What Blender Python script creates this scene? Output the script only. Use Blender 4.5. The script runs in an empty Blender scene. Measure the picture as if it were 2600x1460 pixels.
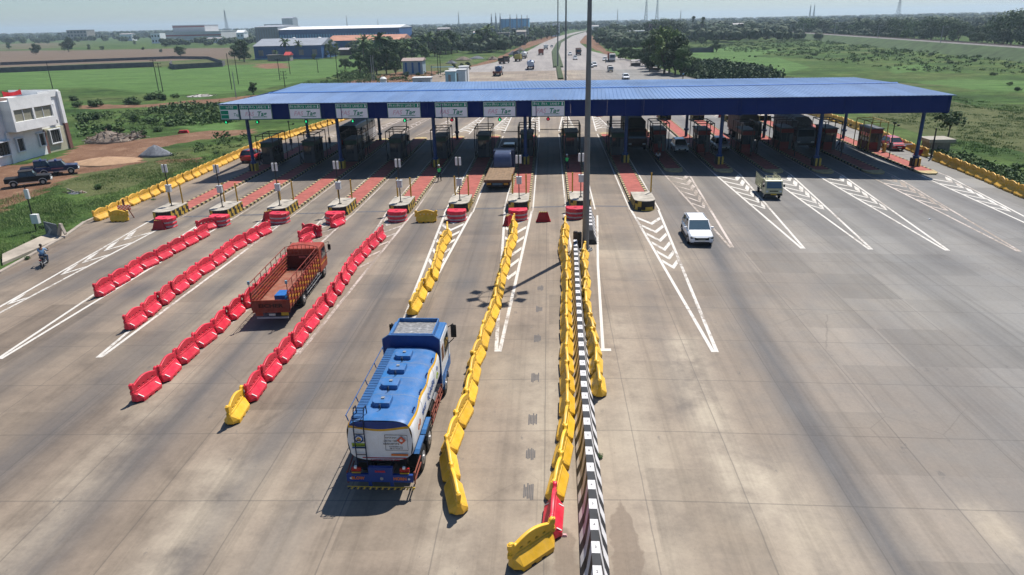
import bpy, math, random
from mathutils import Vector, Matrix
R = random.Random(7)
C = bpy.context.scene.collection
rad = math.radians
# ------------------------------------------------------------ camera
CAM_H = 15.5
PITCH, YAW, ROLL = rad(20.8), rad(-3.25), rad(1.25)
FPX = 1776.0                       # focal length for a picture 2600 wide
_F = Vector((math.sin(YAW)*math.cos(PITCH), math.cos(YAW)*math.cos(PITCH), -math.sin(PITCH)))
_R = Vector((math.cos(YAW), -math.sin(YAW), 0.0))
_U = _R.cross(_F)
_R2 = _R*math.cos(ROLL) - _U*math.sin(ROLL)
_U2 = _U*math.cos(ROLL) + _R*math.sin(ROLL)
cam_data = bpy.data.cameras.new('camera')
cam = bpy.data.objects.new('camera', cam_data); C.objects.link(cam)
cam_data.sensor_width = 36; cam_data.lens = 36*FPX/2600
cam_data.clip_start = 0.3; cam_data.clip_end = 30000
M = Matrix((( _R2.x, _U2.x, -_F.x, 0), (_R2.y, _U2.y, -_F.y, 0), (_R2.z, _U2.z, -_F.z, CAM_H), (0, 0, 0, 1)))
cam.matrix_world = M
bpy.context.scene.camera = cam
# ------------------------------------------------------------ sky and sun
SUN_EL, SUN_AZ = rad(60), math.atan2(0.545, 0.838)      # azimuth measured from +Y towards +X
w = bpy.data.worlds.new('World'); bpy.context.scene.world = w; w.use_nodes = True
nt = w.node_tree; nt.nodes.clear()
sky = nt.nodes.new('ShaderNodeTexSky'); sky.sky_type = 'NISHITA'; sky.sun_disc = False
sky.sun_elevation = SUN_EL; sky.sun_rotation = SUN_AZ
sky.air_density = 1.0; sky.dust_density = 0.4; sky.ozone_density = 4.0; sky.altitude = 10
bg = nt.nodes.new('ShaderNodeBackground'); bg.inputs[1].default_value = 0.066
wo = nt.nodes.new('ShaderNodeOutputWorld')
tint = nt.nodes.new('ShaderNodeMix'); tint.data_type = 'RGBA'; tint.blend_type = 'MULTIPLY'; tint.inputs[0].default_value = 1; tint.inputs[7].default_value = (0.98, 1.10, 1.22, 1)
nt.links.new(sky.outputs[0], tint.inputs[6]); nt.links.new(tint.outputs[2], bg.inputs[0]); nt.links.new(bg.outputs[0], wo.inputs[0])
sl = bpy.data.lights.new('sun', 'SUN'); sl.energy = 5.0; sl.angle = rad(0.5); sl.color = (1.0, 0.955, 0.89)
so = bpy.data.objects.new('sun', sl); C.objects.link(so)
to_sun = Vector((math.sin(SUN_AZ)*math.cos(SUN_EL), math.cos(SUN_AZ)*math.cos(SUN_EL), math.sin(SUN_EL)))
so.rotation_euler = to_sun.to_track_quat('Z', 'Y').to_euler()
so.location = (40, 60, 90)
vs = bpy.context.scene.view_settings
vs.view_transform = 'Standard'; vs.look = 'None'; vs.exposure = 0.40; vs.gamma = 1.0; vs.use_curve_mapping = False
cy = bpy.context.scene.cycles
cy.volume_bounces = 0; cy.transparent_max_bounces = 6; cy.max_bounces = 5; cy.diffuse_bounces = 1; cy.glossy_bounces = 2
cy.sample_clamp_indirect = 4.0
# ------------------------------------------------------------ ground shape
XC = 3.0
def gz(x, y=0.0):
    """height of the crowned plaza slab"""
    c = 1.0 if y < 130 else max(0.0, 1-(y-130)/120.0)
    return -0.02*min(abs(x-XC), 45)*c
def lerp_table(t, y):
    if y <= t[0][0]: return t[0][1]
    for i in range(len(t)-1):
        if y <= t[i+1][0]:
            a = (y-t[i][0])/(t[i+1][0]-t[i][0]); return t[i][1]*(1-a)+t[i+1][1]*a
    return t[-1][1]
EDGE_L = [(-40,-40),(46,-39.8),(55,-41.0),(60,-42.3),(70,-42.3),(104,-42.6),(116,-40),(131,-37.5),(218,-38.5),(255,-35),(294,-29),(400,-17),(560,-12),(800,10),(1054,36),(1348,85),(2200,330)]
EDGE_R = [(-40,43),(20,43),(65,44.5),(77,45.9),(100,47.2),(115,47.6),(150,46),(219,38),(352,34),(430,28),(520,27),(700,40),(1054,66),(1348,108),(2200,350)]
def xl(y): return lerp_table(EDGE_L, y)
def xr(y): return lerp_table(EDGE_R, y)
def smooth(t): t = max(0, min(1, t)); return t*t*(3-2*t)
def terrain(x, y):
    l, r = xl(y), xr(y)
    if l <= x <= r: return gz(x, y)-0.10
    d = (l-x) if x < l else (x-r)
    e = gz(l if x < l else r, y)
    low = -1.5 if x > 0 or y > 130 else -1.35
    if y > 400: low = -1.5+0.8*smooth((y-400)/400)
    return (e-0.12)*(1-smooth(d/5.0))+low*smooth(d/5.0)
K = 2600/2576.0
def ray(u, v): return _F + _R2*((u*K-1300)/FPX) - _U2*((v*K-730)/FPX)
def at(u, v, z=None, g=None):
    """world point seen at picture point (u, v): on the slab (z None), on height z, or on ground function g"""
    d = ray(u, v); zz = 0.0 if z is None else z
    for i in range(25):
        if d.z > -1e-5: d = Vector((d.x, d.y, -1e-5))
        t = (zz-CAM_H)/d.z; p = Vector((d.x*t, d.y*t, zz))
        if z is None:
            n = (g or gz)(p.x, p.y)
            zz = zz*0.3+n*0.7
    p.z = zz
    return p
def land(u, v): return at(u, v, None, terrain)
def depth(p): return (Vector((p[0], p[1], 0))-Vector((0, 0, CAM_H))).dot(_F)
def px_m(p, px): return px*K*depth(p)/FPX           # picture pixels to metres at p
def tri_noise(x, y): return math.sin(x*1.3+y*0.7)*math.sin(y*1.1-x*0.4)
# ------------------------------------------------------------ materials
MATS = {}
def _nm(name):
    m = bpy.data.materials.new(name); m.use_nodes = True; n = m.node_tree
    return m, n, n.nodes['Principled BSDF']
def N(n, typ, **kw):
    nd = n.nodes.new(typ)
    for k, v in kw.items():
        if k.startswith('i_'):
            key = k[2:]; key = int(key) if key.isdigit() else key
            nd.inputs[key].default_value = v
        else: setattr(nd, k, v)
    return nd
def L(n, a, b): n.links.new(a, b)
def ramp(n, fac, stops):
    r = n.nodes.new('ShaderNodeValToRGB'); L(n, fac, r.inputs[0])
    e = r.color_ramp.elements
    while len(e) < len(stops): e.new(0.5)
    for i, (p, c) in enumerate(stops):
        e[i].position = p; e[i].color = (c[0], c[1], c[2], 1) if isinstance(c, (tuple, list)) else (c, c, c, 1)
    return r
def mixc(n, fac, a, b, mode='MIX'):
    m = n.nodes.new('ShaderNodeMix'); m.data_type = 'RGBA'; m.blend_type = mode
    for s, v in ((m.inputs[0], fac), (m.inputs[6], a), (m.inputs[7], b)):
        if isinstance(v, (int, float)): s.default_value = v
        elif isinstance(v, (tuple, list)): s.default_value = (v[0], v[1], v[2], 1)
        else: L(n, v, s)
    return m.outputs[2]
def coords(n, scale=(1, 1, 1), world=False):
    if world:
        g = n.nodes.new('ShaderNodeNewGeometry'); src = g.outputs['Position']
    else:
        g = n.nodes.new('ShaderNodeTexCoord'); src = g.outputs['Object']
    mp = n.nodes.new('ShaderNodeMapping'); mp.inputs['Scale'].default_value = scale; L(n, src, mp.inputs[0])
    return mp.outputs[0]
def noise(n, vec, scale, detail=4, rough=0.6):
    t = N(n, 'ShaderNodeTexNoise', i_Scale=scale, i_Detail=detail, i_Roughness=rough); L(n, vec, t.inputs[0]); return t.outputs[0]
def mat(name, col, rough=0.5, metal=0.0, var=0.18, vs=3.0, bump=0.0, rand=0.0, spec=None, coat=0.0, dust=0.0, dustc=(0.42, 0.33, 0.25)):
    """paint, plastic, metal, concrete...: base colour with blotchy wear of its own and optional bump"""
    if name in MATS: return MATS[name]
    m, n, b = _nm(name)
    b.inputs['Roughness'].default_value = rough; b.inputs['Metallic'].default_value = metal
    b.inputs['Specular IOR Level'].default_value = 0.3 if spec is None else spec
    if coat: b.inputs['Coat Weight'].default_value = coat
    v = coords(n); f = noise(n, v, vs, 5)
    lo = tuple(c*(1-var) for c in col); hi = tuple(min(1, c*(1+var*0.7)) for c in col)
    r = ramp(n, f, [(0.3, lo), (0.7, hi)]); out = r.outputs[0]
    if rand:
        oi = n.nodes.new('ShaderNodeObjectInfo')
        mr = N(n, 'ShaderNodeMapRange', i_3=1-rand, i_4=1+rand*0.5); L(n, oi.outputs['Random'], mr.inputs[0])
        hs = n.nodes.new('ShaderNodeHueSaturation'); L(n, mr.outputs[0], hs.inputs['Value']); L(n, out, hs.inputs['Color']); out = hs.outputs[0]
    if dust:
        df = noise(n, coords(n, (1, 1, 1)), 2.2, 7, 0.75); out = mixc(n, ramp(n, df, [(0.38, 0.0), (0.75, dust)]).outputs[0], out, dustc)
        sc_ = noise(n, coords(n, (6, 6, 1)), 2.0, 3, 0.8); out = mixc(n, ramp(n, sc_, [(0.60, 0.0), (0.75, dust*.8)]).outputs[0], out, dustc)
    L(n, out, b.inputs['Base Color'])
    if bump:
        bp = N(n, 'ShaderNodeBump', i_Strength=bump, i_Distance=0.02); L(n, noise(n, v, vs*8, 4), bp.inputs['Height']); L(n, bp.outputs[0], b.inputs['Normal'])
    MATS[name] = m; return m
def emit(name, col, s):
    if name in MATS: return MATS[name]
    m, n, b = _nm(name); b.inputs['Base Color'].default_value = (*[c*0.3 for c in col], 1)
    b.inputs['Emission Color'].default_value = (*col, 1); b.inputs['Emission Strength'].default_value = s
    MATS[name] = m; return m
def glass(name='glass', col=(0.02, 0.03, 0.035), rough=0.05):
    return mat(name, col, rough, 0.0, var=0.1, spec=0.8)
# ------------------------------------------------------------ mesh building
class MB:
    def __init__(s): s.v = []; s.f = []; s.m = []
    def add(s, vs, fs, mi=0, T=None):
        o = len(s.v)
        if T is not None: vs = [T @ Vector(p) for p in vs]
        s.v.extend([tuple(p) for p in vs]); s.f.extend([tuple(i+o for i in f) for f in fs]); s.m.extend([mi]*len(fs)); return s
    def box(s, x0, y0, z0, x1, y1, z1, mi=0, T=None):
        v = [(x0,y0,z0),(x1,y0,z0),(x1,y1,z0),(x0,y1,z0),(x0,y0,z1),(x1,y0,z1),(x1,y1,z1),(x0,y1,z1)]
        return s.add(v, [(3,2,1,0),(4,5,6,7),(0,1,5,4),(1,2,6,5),(2,3,7,6),(3,0,4,7)], mi, T)
    def cbox(s, c, d, rz=0, mi=0):
        T = Matrix.Translation(c) @ Matrix.Rotation(rz, 4, 'Z')
        return s.box(-d[0]/2,-d[1]/2,-d[2]/2,d[0]/2,d[1]/2,d[2]/2,mi,T)
    def frus(s, b, t, z0, z1, mi=0, T=None):
        """frustum between rect b=(x0,y0,x1,y1) at z0 and rect t at z1"""
        v = [(b[0],b[1],z0),(b[2],b[1],z0),(b[2],b[3],z0),(b[0],b[3],z0),(t[0],t[1],z1),(t[2],t[1],z1),(t[2],t[3],z1),(t[0],t[3],z1)]
        return s.add(v, [(3,2,1,0),(4,5,6,7),(0,1,5,4),(1,2,6,5),(2,3,7,6),(3,0,4,7)], mi, T)
    def bar(s, a, b, r, mi=0, n=4, r2=None):
        a, b = Vector(a), Vector(b); d = b-a
        if d.length < 1e-6: return s
        q = d.to_track_quat('Z', 'Y'); r2 = r if r2 is None else r2
        v = []
        for k, (p, rr) in enumerate(((a, r), (b, r2))):
            for i in range(n):
                t = 2*math.pi*(i+0.5)/n; v.append(p + q @ Vector((math.cos(t)*rr, math.sin(t)*rr, 0)))
        fs = [(i, (i+1) % n, n+(i+1) % n, n+i) for i in range(n)]+[tuple(range(n-1, -1, -1)), tuple(range(n, 2*n))]
        return s.add(v, fs, mi)
    def path(s, pts, r, mi=0, n=4):
        for i in range(len(pts)-1): s.bar(pts[i], pts[i+1], r, mi, n)
        return s
    def cyl(s, a, b, r, mi=0, n=16, r2=None): return s.bar(a, b, r, mi, n, r2)
    def prism(s, pts, axis, a, b, mi=0, T=None):
        """polygon pts extruded along axis from a to b; pts are the two other coordinates in order"""
        n = len(pts)
        def P(p, t): return {'x': (t, p[0], p[1]), 'y': (p[0], t, p[1]), 'z': (p[0], p[1], t)}[axis]
        v = [P(p, a) for p in pts]+[P(p, b) for p in pts]
        area = sum(pts[i][0]*pts[(i+1) % n][1]-pts[(i+1) % n][0]*pts[i][1] for i in range(n))
        fl = (area > 0) ^ (axis == 'y') ^ (b < a)
        fs = [(i, (i+1) % n, n+(i+1) % n, n+i) for i in range(n)]+[tuple(range(n-1, -1, -1)), tuple(range(n, 2*n))]
        if not fl: fs = [tuple(reversed(f)) for f in fs]
        return s.add(v, fs, mi, T)
    def loft(s, rings, mi=0, cap=True, T=None, closed=True):
        n = len(rings[0]); v = [p for r in rings for p in r]; fs = []
        for k in range(len(rings)-1):
            for i in range(n if closed else n-1):
                j = (i+1) % n; fs.append((k*n+i, k*n+j, (k+1)*n+j, (k+1)*n+i))
        if cap: fs += [tuple(range(n-1, -1, -1)), tuple(range((len(rings)-1)*n, len(rings)*n))]
        return s.add(v, fs, mi, T)
    def quad(s, a, b, c, d, mi=0): return s.add([a, b, c, d], [(0, 1, 2, 3)], mi)
    def mesh(s, name, mats, smooth=False):
        me = bpy.data.meshes.new(name); me.from_pydata(s.v, [], s.f)
        if not isinstance(mats, (list, tuple)): mats = [mats]
        for m in mats: me.materials.append(m)
        if len(mats) > 1: me.polygons.foreach_set('material_index', s.m)
        if smooth: me.polygons.foreach_set('use_smooth', [True]*len(s.f))
        me.update(); return me
def fixn(me):
    import bmesh
    b = bmesh.new(); b.from_mesh(me); bmesh.ops.recalc_face_normals(b, faces=b.faces); b.to_mesh(me); b.free(); return me
def part(name, mb, mats, parent=None, loc=None, rz=0, bevel=0, smooth=False, label=None, fix=True):
    me = mb if isinstance(mb, bpy.types.Mesh) else mb.mesh(name, mats, smooth)
    if fix and not isinstance(mb, bpy.types.Mesh): fixn(me)
    o = bpy.data.objects.new(name, me); C.objects.link(o)
    if parent: o.parent = parent
    if loc is not None: o.location = loc
    if rz: o.rotation_euler = (0, 0, rz)
    if bevel:
        m = o.modifiers.new('bevel', 'BEVEL'); m.width = bevel; m.segments = 2; m.limit_method = 'ANGLE'; m.angle_limit = rad(35)
    if label: o['label'] = label
    return o
def tag(o, label, cat, group=None):
    o['label'] = label; o['category'] = cat
    if group: o['group'] = group
    return o
def kind(o, k): o['kind'] = k; return o
def thing(name, label, cat, loc=(0, 0, 0), rz=0, group=None):
    o = bpy.data.objects.new(name, None); C.objects.link(o); o.empty_display_size = 0.5
    o.location = loc; o.rotation_euler = (0, 0, rz); return tag(o, label, cat, group)
def dup(src, loc=None, rz=None, label=None, group=None, scale=None, tilt=None, parent=None):
    c = src.copy(); C.objects.link(c)
    if parent is not None: c.parent = parent
    if loc is not None: c.location = loc
    if rz is not None: c.rotation_euler = (tilt[0] if tilt else 0, tilt[1] if tilt else 0, rz)
    if scale is not None: c.scale = (scale, scale, scale) if isinstance(scale, (int, float)) else scale
    if label: c['label'] = label
    if group: c['group'] = group
    for ch in list(src.children): dup(ch, parent=c)
    return c
class Proto:
    """first placement moves the built thing, later ones copy it"""
    def __init__(s, o): s.o = o; s.used = False
    def put(s, loc, rz=0, label=None, group=None, scale=None, tilt=None):
        if s.used: return dup(s.o, loc, rz, label, group, scale, tilt)
        s.used = True; o = s.o
        o.location = loc; o.rotation_euler = (tilt[0] if tilt else 0, tilt[1] if tilt else 0, rz)
        if scale is not None: o.scale = (scale, scale, scale) if isinstance(scale, (int, float)) else scale
        if label: o['label'] = label
        if group: o['group'] = group
        return o
def text_mesh(name, txt, size, m, parent, loc, rot, depth=0.004, align='CENTER', shear=0.0, xs=1.0, bold=0.0):
    cu = bpy.data.curves.new(name, 'FONT'); cu.body = txt; cu.size = size; cu.extrude = depth; cu.align_x = align; cu.align_y = 'CENTER'
    cu.shear = shear; cu.offset = bold; cu.resolution_u = 3
    t = bpy.data.objects.new(name, cu); C.objects.link(t)
    dg = bpy.context.evaluated_depsgraph_get(); me = bpy.data.meshes.new_from_object(t.evaluated_get(dg))
    bpy.data.objects.remove(t); bpy.data.curves.remove(cu)
    me.name = name; me.materials.clear(); me.materials.append(m)
    o = bpy.data.objects.new(name, me); C.objects.link(o); o.parent = parent
    o.location = loc; o.rotation_euler = rot; o.scale = (xs, 1, 1); return o
def shape_mesh(name, outer, holes, thick, bevel, m):
    """flat outline with holes given a thickness and rounded edges; lies in XY, extruded along Z"""
    cu = bpy.data.curves.new(name, 'CURVE'); cu.dimensions = '2D'; cu.fill_mode = 'BOTH'; cu.extrude = thick/2-bevel; cu.bevel_depth = bevel; cu.bevel_resolution = 1
    for pts in [outer]+holes:
        sp = cu.splines.new('POLY'); sp.points.add(len(pts)-1)
        for i, p in enumerate(pts): sp.points[i].co = (p[0], p[1], 0, 1)
        sp.use_cyclic_u = True
    t = bpy.data.objects.new(name, cu); C.objects.link(t)
    dg = bpy.context.evaluated_depsgraph_get(); me = bpy.data.meshes.new_from_object(t.evaluated_get(dg))
    bpy.data.objects.remove(t); bpy.data.curves.remove(cu)
    me.name = name; me.materials.clear(); me.materials.append(m); return me
ORD = ['first','second','third','fourth','fifth','sixth','seventh','eighth','ninth','tenth','eleventh','twelfth','thirteenth','fourteenth','fifteenth','sixteenth','seventeenth','eighteenth','nineteenth','twentieth','twenty-first','twenty-second','twenty-third','twenty-fourth','twenty-fifth','twenty-sixth','twenty-seventh','twenty-eighth','twenty-ninth','thirtieth','thirty-first','thirty-second','thirty-third','thirty-fourth','thirty-fifth','thirty-sixth']
# ============================================================ the setting
def ground_material():
    m, n, b = _nm('meadow_ground'); b.inputs['Roughness'].default_value = 0.95; b.inputs['Specular IOR Level'].default_value = 0.1
    wv = coords(n, world=True)
    def attr(nm):
        a = n.nodes.new('ShaderNodeAttribute'); a.attribute_name = nm; return a.outputs['Fac']
    n1 = noise(n, wv, 0.035, 6, 0.65); n2 = noise(n, wv, 0.4, 5, 0.7); n3 = noise(n, wv, 2.2, 4, 0.7)
    g = ramp(n, n1, [(0.30, (0.030, 0.062, 0.016)), (0.47, (0.055, 0.100, 0.024)), (0.58, (0.085, 0.120, 0.035)), (0.70, (0.10, 0.11, 0.045))]).outputs[0]
    g2 = ramp(n, n2, [(0.3, 0.55), (0.55, 1.0), (0.75, 1.35)]).outputs[0]; g2 = mixc(n, 0.8, g2, ramp(n, noise(n, coords(n, (.5, 1.2, 1), True), 0.13, 5, .75), [(0.35, 0.55), (0.52, 1.0), (0.68, 1.45)]).outputs[0], 'MULTIPLY')
    g = mixc(n, 1.0, g, g2, 'MULTIPLY'); g = mixc(n, 0.7, g, ramp(n, n3, [(0.3, 0.7), (0.7, 1.25)]).outputs[0], 'MULTIPLY')
    st = noise(n, coords(n, (0.05, 0.7, 1), True), 1.0, 4)
    pad = ramp(n, st, [(0.3, (0.055, 0.115, 0.030)), (0.6, (0.095, 0.165, 0.048)), (0.8, (0.13, 0.175, 0.06))]).outputs[0]
    pad = mixc(n, 0.5, pad, g2, 'MULTIPLY')
    pl = ramp(n, st, [(0.3, (0.115, 0.085, 0.062)), (0.7, (0.165, 0.125, 0.092))]).outputs[0]
    olive = ramp(n, n2, [(0.3, (0.06, 0.075, 0.028)), (0.6, (0.10, 0.11, 0.045)), (0.8, (0.14, 0.12, 0.06))]).outputs[0]
    dirt = ramp(n, n2, [(0.3, (0.12, 0.062, 0.038)), (0.55, (0.185, 0.105, 0.066)), (0.75, (0.28, 0.185, 0.12))]).outputs[0]
    def edge(a, amp=0.5):
        w1 = N(n, 'ShaderNodeMath', operation='MULTIPLY_ADD', i_1=amp); L(n, n3, w1.inputs[0]); L(n, a, w1.inputs[2])
        w2 = N(n, 'ShaderNodeMath', operation='MULTIPLY_ADD', i_1=amp); L(n, n2, w2.inputs[0]); L(n, w1.outputs[0], w2.inputs[2])
        mr = N(n, 'ShaderNodeMapRange', i_1=0.5+amp*0.92, i_2=0.5+amp*1.12); L(n, w2.outputs[0], mr.inputs[0]); return mr.outputs[0]
    c = mixc(n, attr('paddy'), g, pad); c = mixc(n, edge(attr('olive'), 0.6), c, olive)
    c = mixc(n, attr('plough'), c, pl); c = mixc(n, edge(attr('dirt')), c, dirt)
    L(n, c, b.inputs['Base Color'])
    bp = N(n, 'ShaderNodeBump', i_Strength=0.8, i_Distance=0.25); L(n, n3, bp.inputs['Height']); L(n, bp.outputs[0], b.inputs['Normal'])
    return m
def inpoly(x, y, P):
    c = False; j = len(P)-1
    for i in range(len(P)):
        if (P[i][1] > y) != (P[j][1] > y) and x < (P[j][0]-P[i][0])*(y-P[i][1])/(P[j][1]-P[i][1])+P[i][0]: c = not c
        j = i
    return c
def wp(pts, z=-1.5): return [tuple(at(u, v, z)[:2]) for u, v in pts]
PATCH = {
 'paddy': [wp([(-400,190),(5,182),(560,165),(640,160),(800,150),(905,148),(930,165),(860,188),(760,205),(640,228),(560,236),(420,240),(240,220),(170,222),(-400,235)]),
           wp([(1700,122),(1900,118),(1960,128),(1860,150),(1730,135)]), wp([(1720,138),(1960,145),(2040,170),(1950,190),(1800,190)]),
           wp([(2230,170),(2330,160),(2360,175),(2250,185)]), wp([(2280,205),(2400,200),(2700,205),(2700,235),(2450,225)]), wp([(1490,125),(1620,122),(1640,135),(1510,140)]),
           wp([(1000,168),(1180,160),(1170,178),(1020,190)]), wp([(440,320),(560,290),(600,300),(600,330),(500,335)])],
 'plough': [wp([(-400,140),(5,130),(330,126),(600,121),(615,135),(600,150),(560,148),(5,170),(-400,180)]), wp([(5,112),(140,108),(150,122),(5,127)])],
 'olive': [wp([(2050,205),(2260,225),(2420,262),(2700,300),(2700,420),(2480,360),(2340,345),(2200,300),(2150,240)]), wp([(1700,190),(1950,190),(2100,200),(2400,215),(2000,215)]),
           wp([(180,380),(340,400),(480,380),(500,420),(330,470),(240,500),(150,480)]), wp([(900,185),(1180,150),(1200,165),(1000,205)]), wp([(240,165),(560,150),(660,160),(560,165)])],
 'dirt': [wp([(-60,415),(60,415),(150,395),(200,365),(340,352),(500,333),(640,324),(640,337),(500,352),(400,372),(350,395),(370,412),(280,425),(190,440),(120,482),(60,508),(-60,560)], -1.4),
          wp([(190,264),(350,264),(560,247),(670,236),(670,243),(560,257),(420,270),(200,274)]),
          wp([(1420,100),(1478,75),(1490,90),(1560,150),(1720,195),(1740,205),(1690,205),(1560,160),(1478,112)], 0),
          wp([(1000,212),(1100,190),(1200,160),(1330,102),(1400,85),(1400,95),(1300,130),(1210,170),(1180,210),(1000,230)], 0),
          wp([(640,160),(720,158),(730,172),(650,172)]), wp([(840,212),(1010,180),(1100,178),(1100,215),(840,230)]),wp([(395,405),(500,400),(520,412),(400,415)])],
}
def build_ground():
    xs = []; x = -110.0
    while x <= 110: xs.append(x); x += 1.3
    s = 2.0; x = 110
    while x < 9000: x += s; xs.append(x); xs.insert(0, -x); s *= 1.13
    ys = []; y = -60.0
    while y < 10: ys.append(y); y += 8
    while y < 230: ys.append(y); y += 1.3
    s = 1.5
    while y < 9500: ys.append(y); y += s; s *= 1.035
    nx, ny = len(xs), len(ys); v = []; at_ = {k: [] for k in PATCH}
    bb = {k: [(min(p[0] for p in P), max(p[0] for p in P), min(p[1] for p in P), max(p[1] for p in P), P) for P in PATCH[k]] for k in PATCH}
    for y in ys:
        for x in xs:
            z = terrain(x, y)
            d = min(abs(x-xl(y)), abs(x-xr(y)))
            if not (xl(y)-1 <= x <= xr(y)+1): z += 0.10*tri_noise(x*0.25, y*0.25)*min(1, d/6)
            v.append((x, y, z))
            for k in PATCH:
                at_[k].append(1.0 if any(b[0] <= x <= b[1] and b[2] <= y <= b[3] and inpoly(x, y, b[4]) for b in bb[k]) else 0.0)
    f = [(j*nx+i, j*nx+i+1, (j+1)*nx+i+1, (j+1)*nx+i) for j in range(ny-1) for i in range(nx-1)]
    me = bpy.data.meshes.new('ground'); me.from_pydata(v, [], f)
    for k in PATCH:
        a = me.attributes.new(k, 'FLOAT', 'POINT'); a.data.foreach_set('value', at_[k])
    me.materials.append(ground_material()); me.polygons.foreach_set('use_smooth', [True]*len(f))
    o = bpy.data.objects.new('ground', me); C.objects.link(o); kind(o, 'structure')
build_ground()

def slab_material():
    m, n, b = _nm('plaza_concrete'); b.inputs['Specular IOR Level'].default_value = 0.3
    wv = coords(n, world=True)
    sep = n.nodes.new('ShaderNodeSeparateXYZ'); L(n, wv, sep.inputs[0])
    big = noise(n, wv, 0.06, 5, 0.6); mid = noise(n, wv, 0.5, 6, 0.65); fine = noise(n, wv, 7.0, 4, 0.7)
    base = ramp(n, big, [(0.30, (0.172, 0.131, 0.098)), (0.5, (0.224, 0.177, 0.132)), (0.68, (0.310, 0.256, 0.188))]).outputs[0]
    base = mixc(n, 0.85, base, ramp(n, mid, [(0.25, 0.66), (0.5, 1.0), (0.75, 1.25)]).outputs[0], 'MULTIPLY')
    # right-hand slabs are a cooler grey
    xr_ = N(n, 'ShaderNodeMapRange', i_1=6.0, i_2=24.0); L(n, sep.outputs[0], xr_.inputs[0])
    base = mixc(n, xr_.outputs[0], base, mixc(n, 0.75, base, (0.180, 0.184, 0.180)))
    # slab-to-slab tint
    fl = []
    for ax, sp in ((0, 3.5), (1, 4.4)):
        d = N(n, 'ShaderNodeMath', operation='DIVIDE', i_1=sp); L(n, sep.outputs[ax], d.inputs[0])
        q = N(n, 'ShaderNodeMath', operation='FLOOR'); L(n, d.outputs[0], q.inputs[0]); fl.append(q.outputs[0])
    cb = n.nodes.new('ShaderNodeCombineXYZ'); L(n, fl[0], cb.inputs[0]); L(n, fl[1], cb.inputs[1])
    wn = n.nodes.new('ShaderNodeTexWhiteNoise'); L(n, cb.outputs[0], wn.inputs[0])
    base = mixc(n, 1.0, base, ramp(n, wn.outputs[0], [(0, 0.80), (0.3, 0.93), (0.8, 1.02), (1, 1.10)]).outputs[0], 'MULTIPLY')
    # wheel dirt along the lanes, laid down where vehicles run
    ta = n.nodes.new('ShaderNodeAttribute'); ta.attribute_name = 'wheel_dirt'
    st = noise(n, coords(n, (0.9, 0.06, 1), True), 1.0, 5); sr = N(n, 'ShaderNodeMapRange', i_1=0.25, i_2=0.62, i_3=0.45, i_4=1.0); L(n, st, sr.inputs[0])
    mu = N(n, 'ShaderNodeMath', operation='MULTIPLY', use_clamp=True); L(n, ta.outputs['Fac'], mu.inputs[0]); L(n, sr.outputs[0], mu.inputs[1])
    base = mixc(n, mu.outputs[0], base, (0.088, 0.084, 0.084))
    tb = n.nodes.new('ShaderNodeAttribute'); tb.attribute_name = 'pale_dust'
    m2 = N(n, 'ShaderNodeMath', operation='MULTIPLY', use_clamp=True); L(n, tb.outputs['Fac'], m2.inputs[0]); L(n, ramp(n, mid, [(0.35, 0.2), (0.6, 1.0)]).outputs[0], m2.inputs[1])
    base = mixc(n, m2.outputs[0], base, (0.37, 0.315, 0.240))
    tc = n.nodes.new('ShaderNodeAttribute'); tc.attribute_name = 'mud'
    m3 = N(n, 'ShaderNodeMath', operation='ADD'); L(n, tc.outputs['Fac'], m3.inputs[0]); L(n, mid, m3.inputs[1])
    m4 = N(n, 'ShaderNodeMapRange', i_1=0.93, i_2=1.0, i_3=0, i_4=.6); L(n, m3.outputs[0], m4.inputs[0])
    base = mixc(n, m4.outputs[0], base, (0.150, 0.112, 0.082))
    tx = noise(n, coords(n, (1.6, 0.03, 1), True), 1.0, 5, 0.7)
    tr = ramp(n, tx, [(0.36, 0.80), (0.5, 1.0), (0.7, 1.08)]).outputs[0]
    base = mixc(n, 0.8, base, tr, 'MULTIPLY')
    # spots of oil and mud
    sp = noise(n, coords(n, (1, 0.6, 1), True), 1.3, 7, 0.75)
    base = mixc(n, ramp(n, sp, [(0.63, 0.0), (0.70, 0.6)]).outputs[0], base, (0.09, 0.085, 0.08))
    base = mixc(n, 0.25, base, ramp(n, fine, [(0.3, 0.7), (0.7, 1.3)]).outputs[0], 'MULTIPLY')
    # hair cracks in some slabs
    vo = N(n, 'ShaderNodeTexVoronoi', feature='DISTANCE_TO_EDGE', i_Scale=0.16); wv2 = mixc(n, 0.12, wv, noise(n, wv, 1.4, 4)); L(n, wv2, vo.inputs['Vector'])
    ck = ramp(n, vo.outputs['Distance'], [(0.0, 1.0), (0.004, 0.0)]).outputs[0]; ckm = ramp(n, noise(n, wv, 0.09, 2), [(0.52, 0.0), (0.60, 0.35)]).outputs[0]
    base = mixc(n, mixc(n, 1.0, ck, ckm, 'MULTIPLY'), base, (0.07, 0.06, 0.05))
    # joints
    for ax, spc, wd in ((0, 3.5, 0.0040), (1, 4.4, 0.0040)):
        off = 1.9 if ax == 0 else -0.35
        wj = noise(n, wv, 0.6, 2)
        ad = N(n, 'ShaderNodeMath', operation='MULTIPLY_ADD', i_1=0.06, i_2=off); L(n, wj, ad.inputs[0])
        a2 = N(n, 'ShaderNodeMath', operation='ADD'); L(n, sep.outputs[ax], a2.inputs[0]); L(n, ad.outputs[0], a2.inputs[1])
        d = N(n, 'ShaderNodeMath', operation='DIVIDE', i_1=spc); L(n, a2.outputs[0], d.inputs[0])
        fr = N(n, 'ShaderNodeMath', operation='FRACT'); L(n, d.outputs[0], fr.inputs[0])
        c = N(n, 'ShaderNodeMath', operation='SUBTRACT', i_1=0.5); L(n, fr.outputs[0], c.inputs[0])
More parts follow.
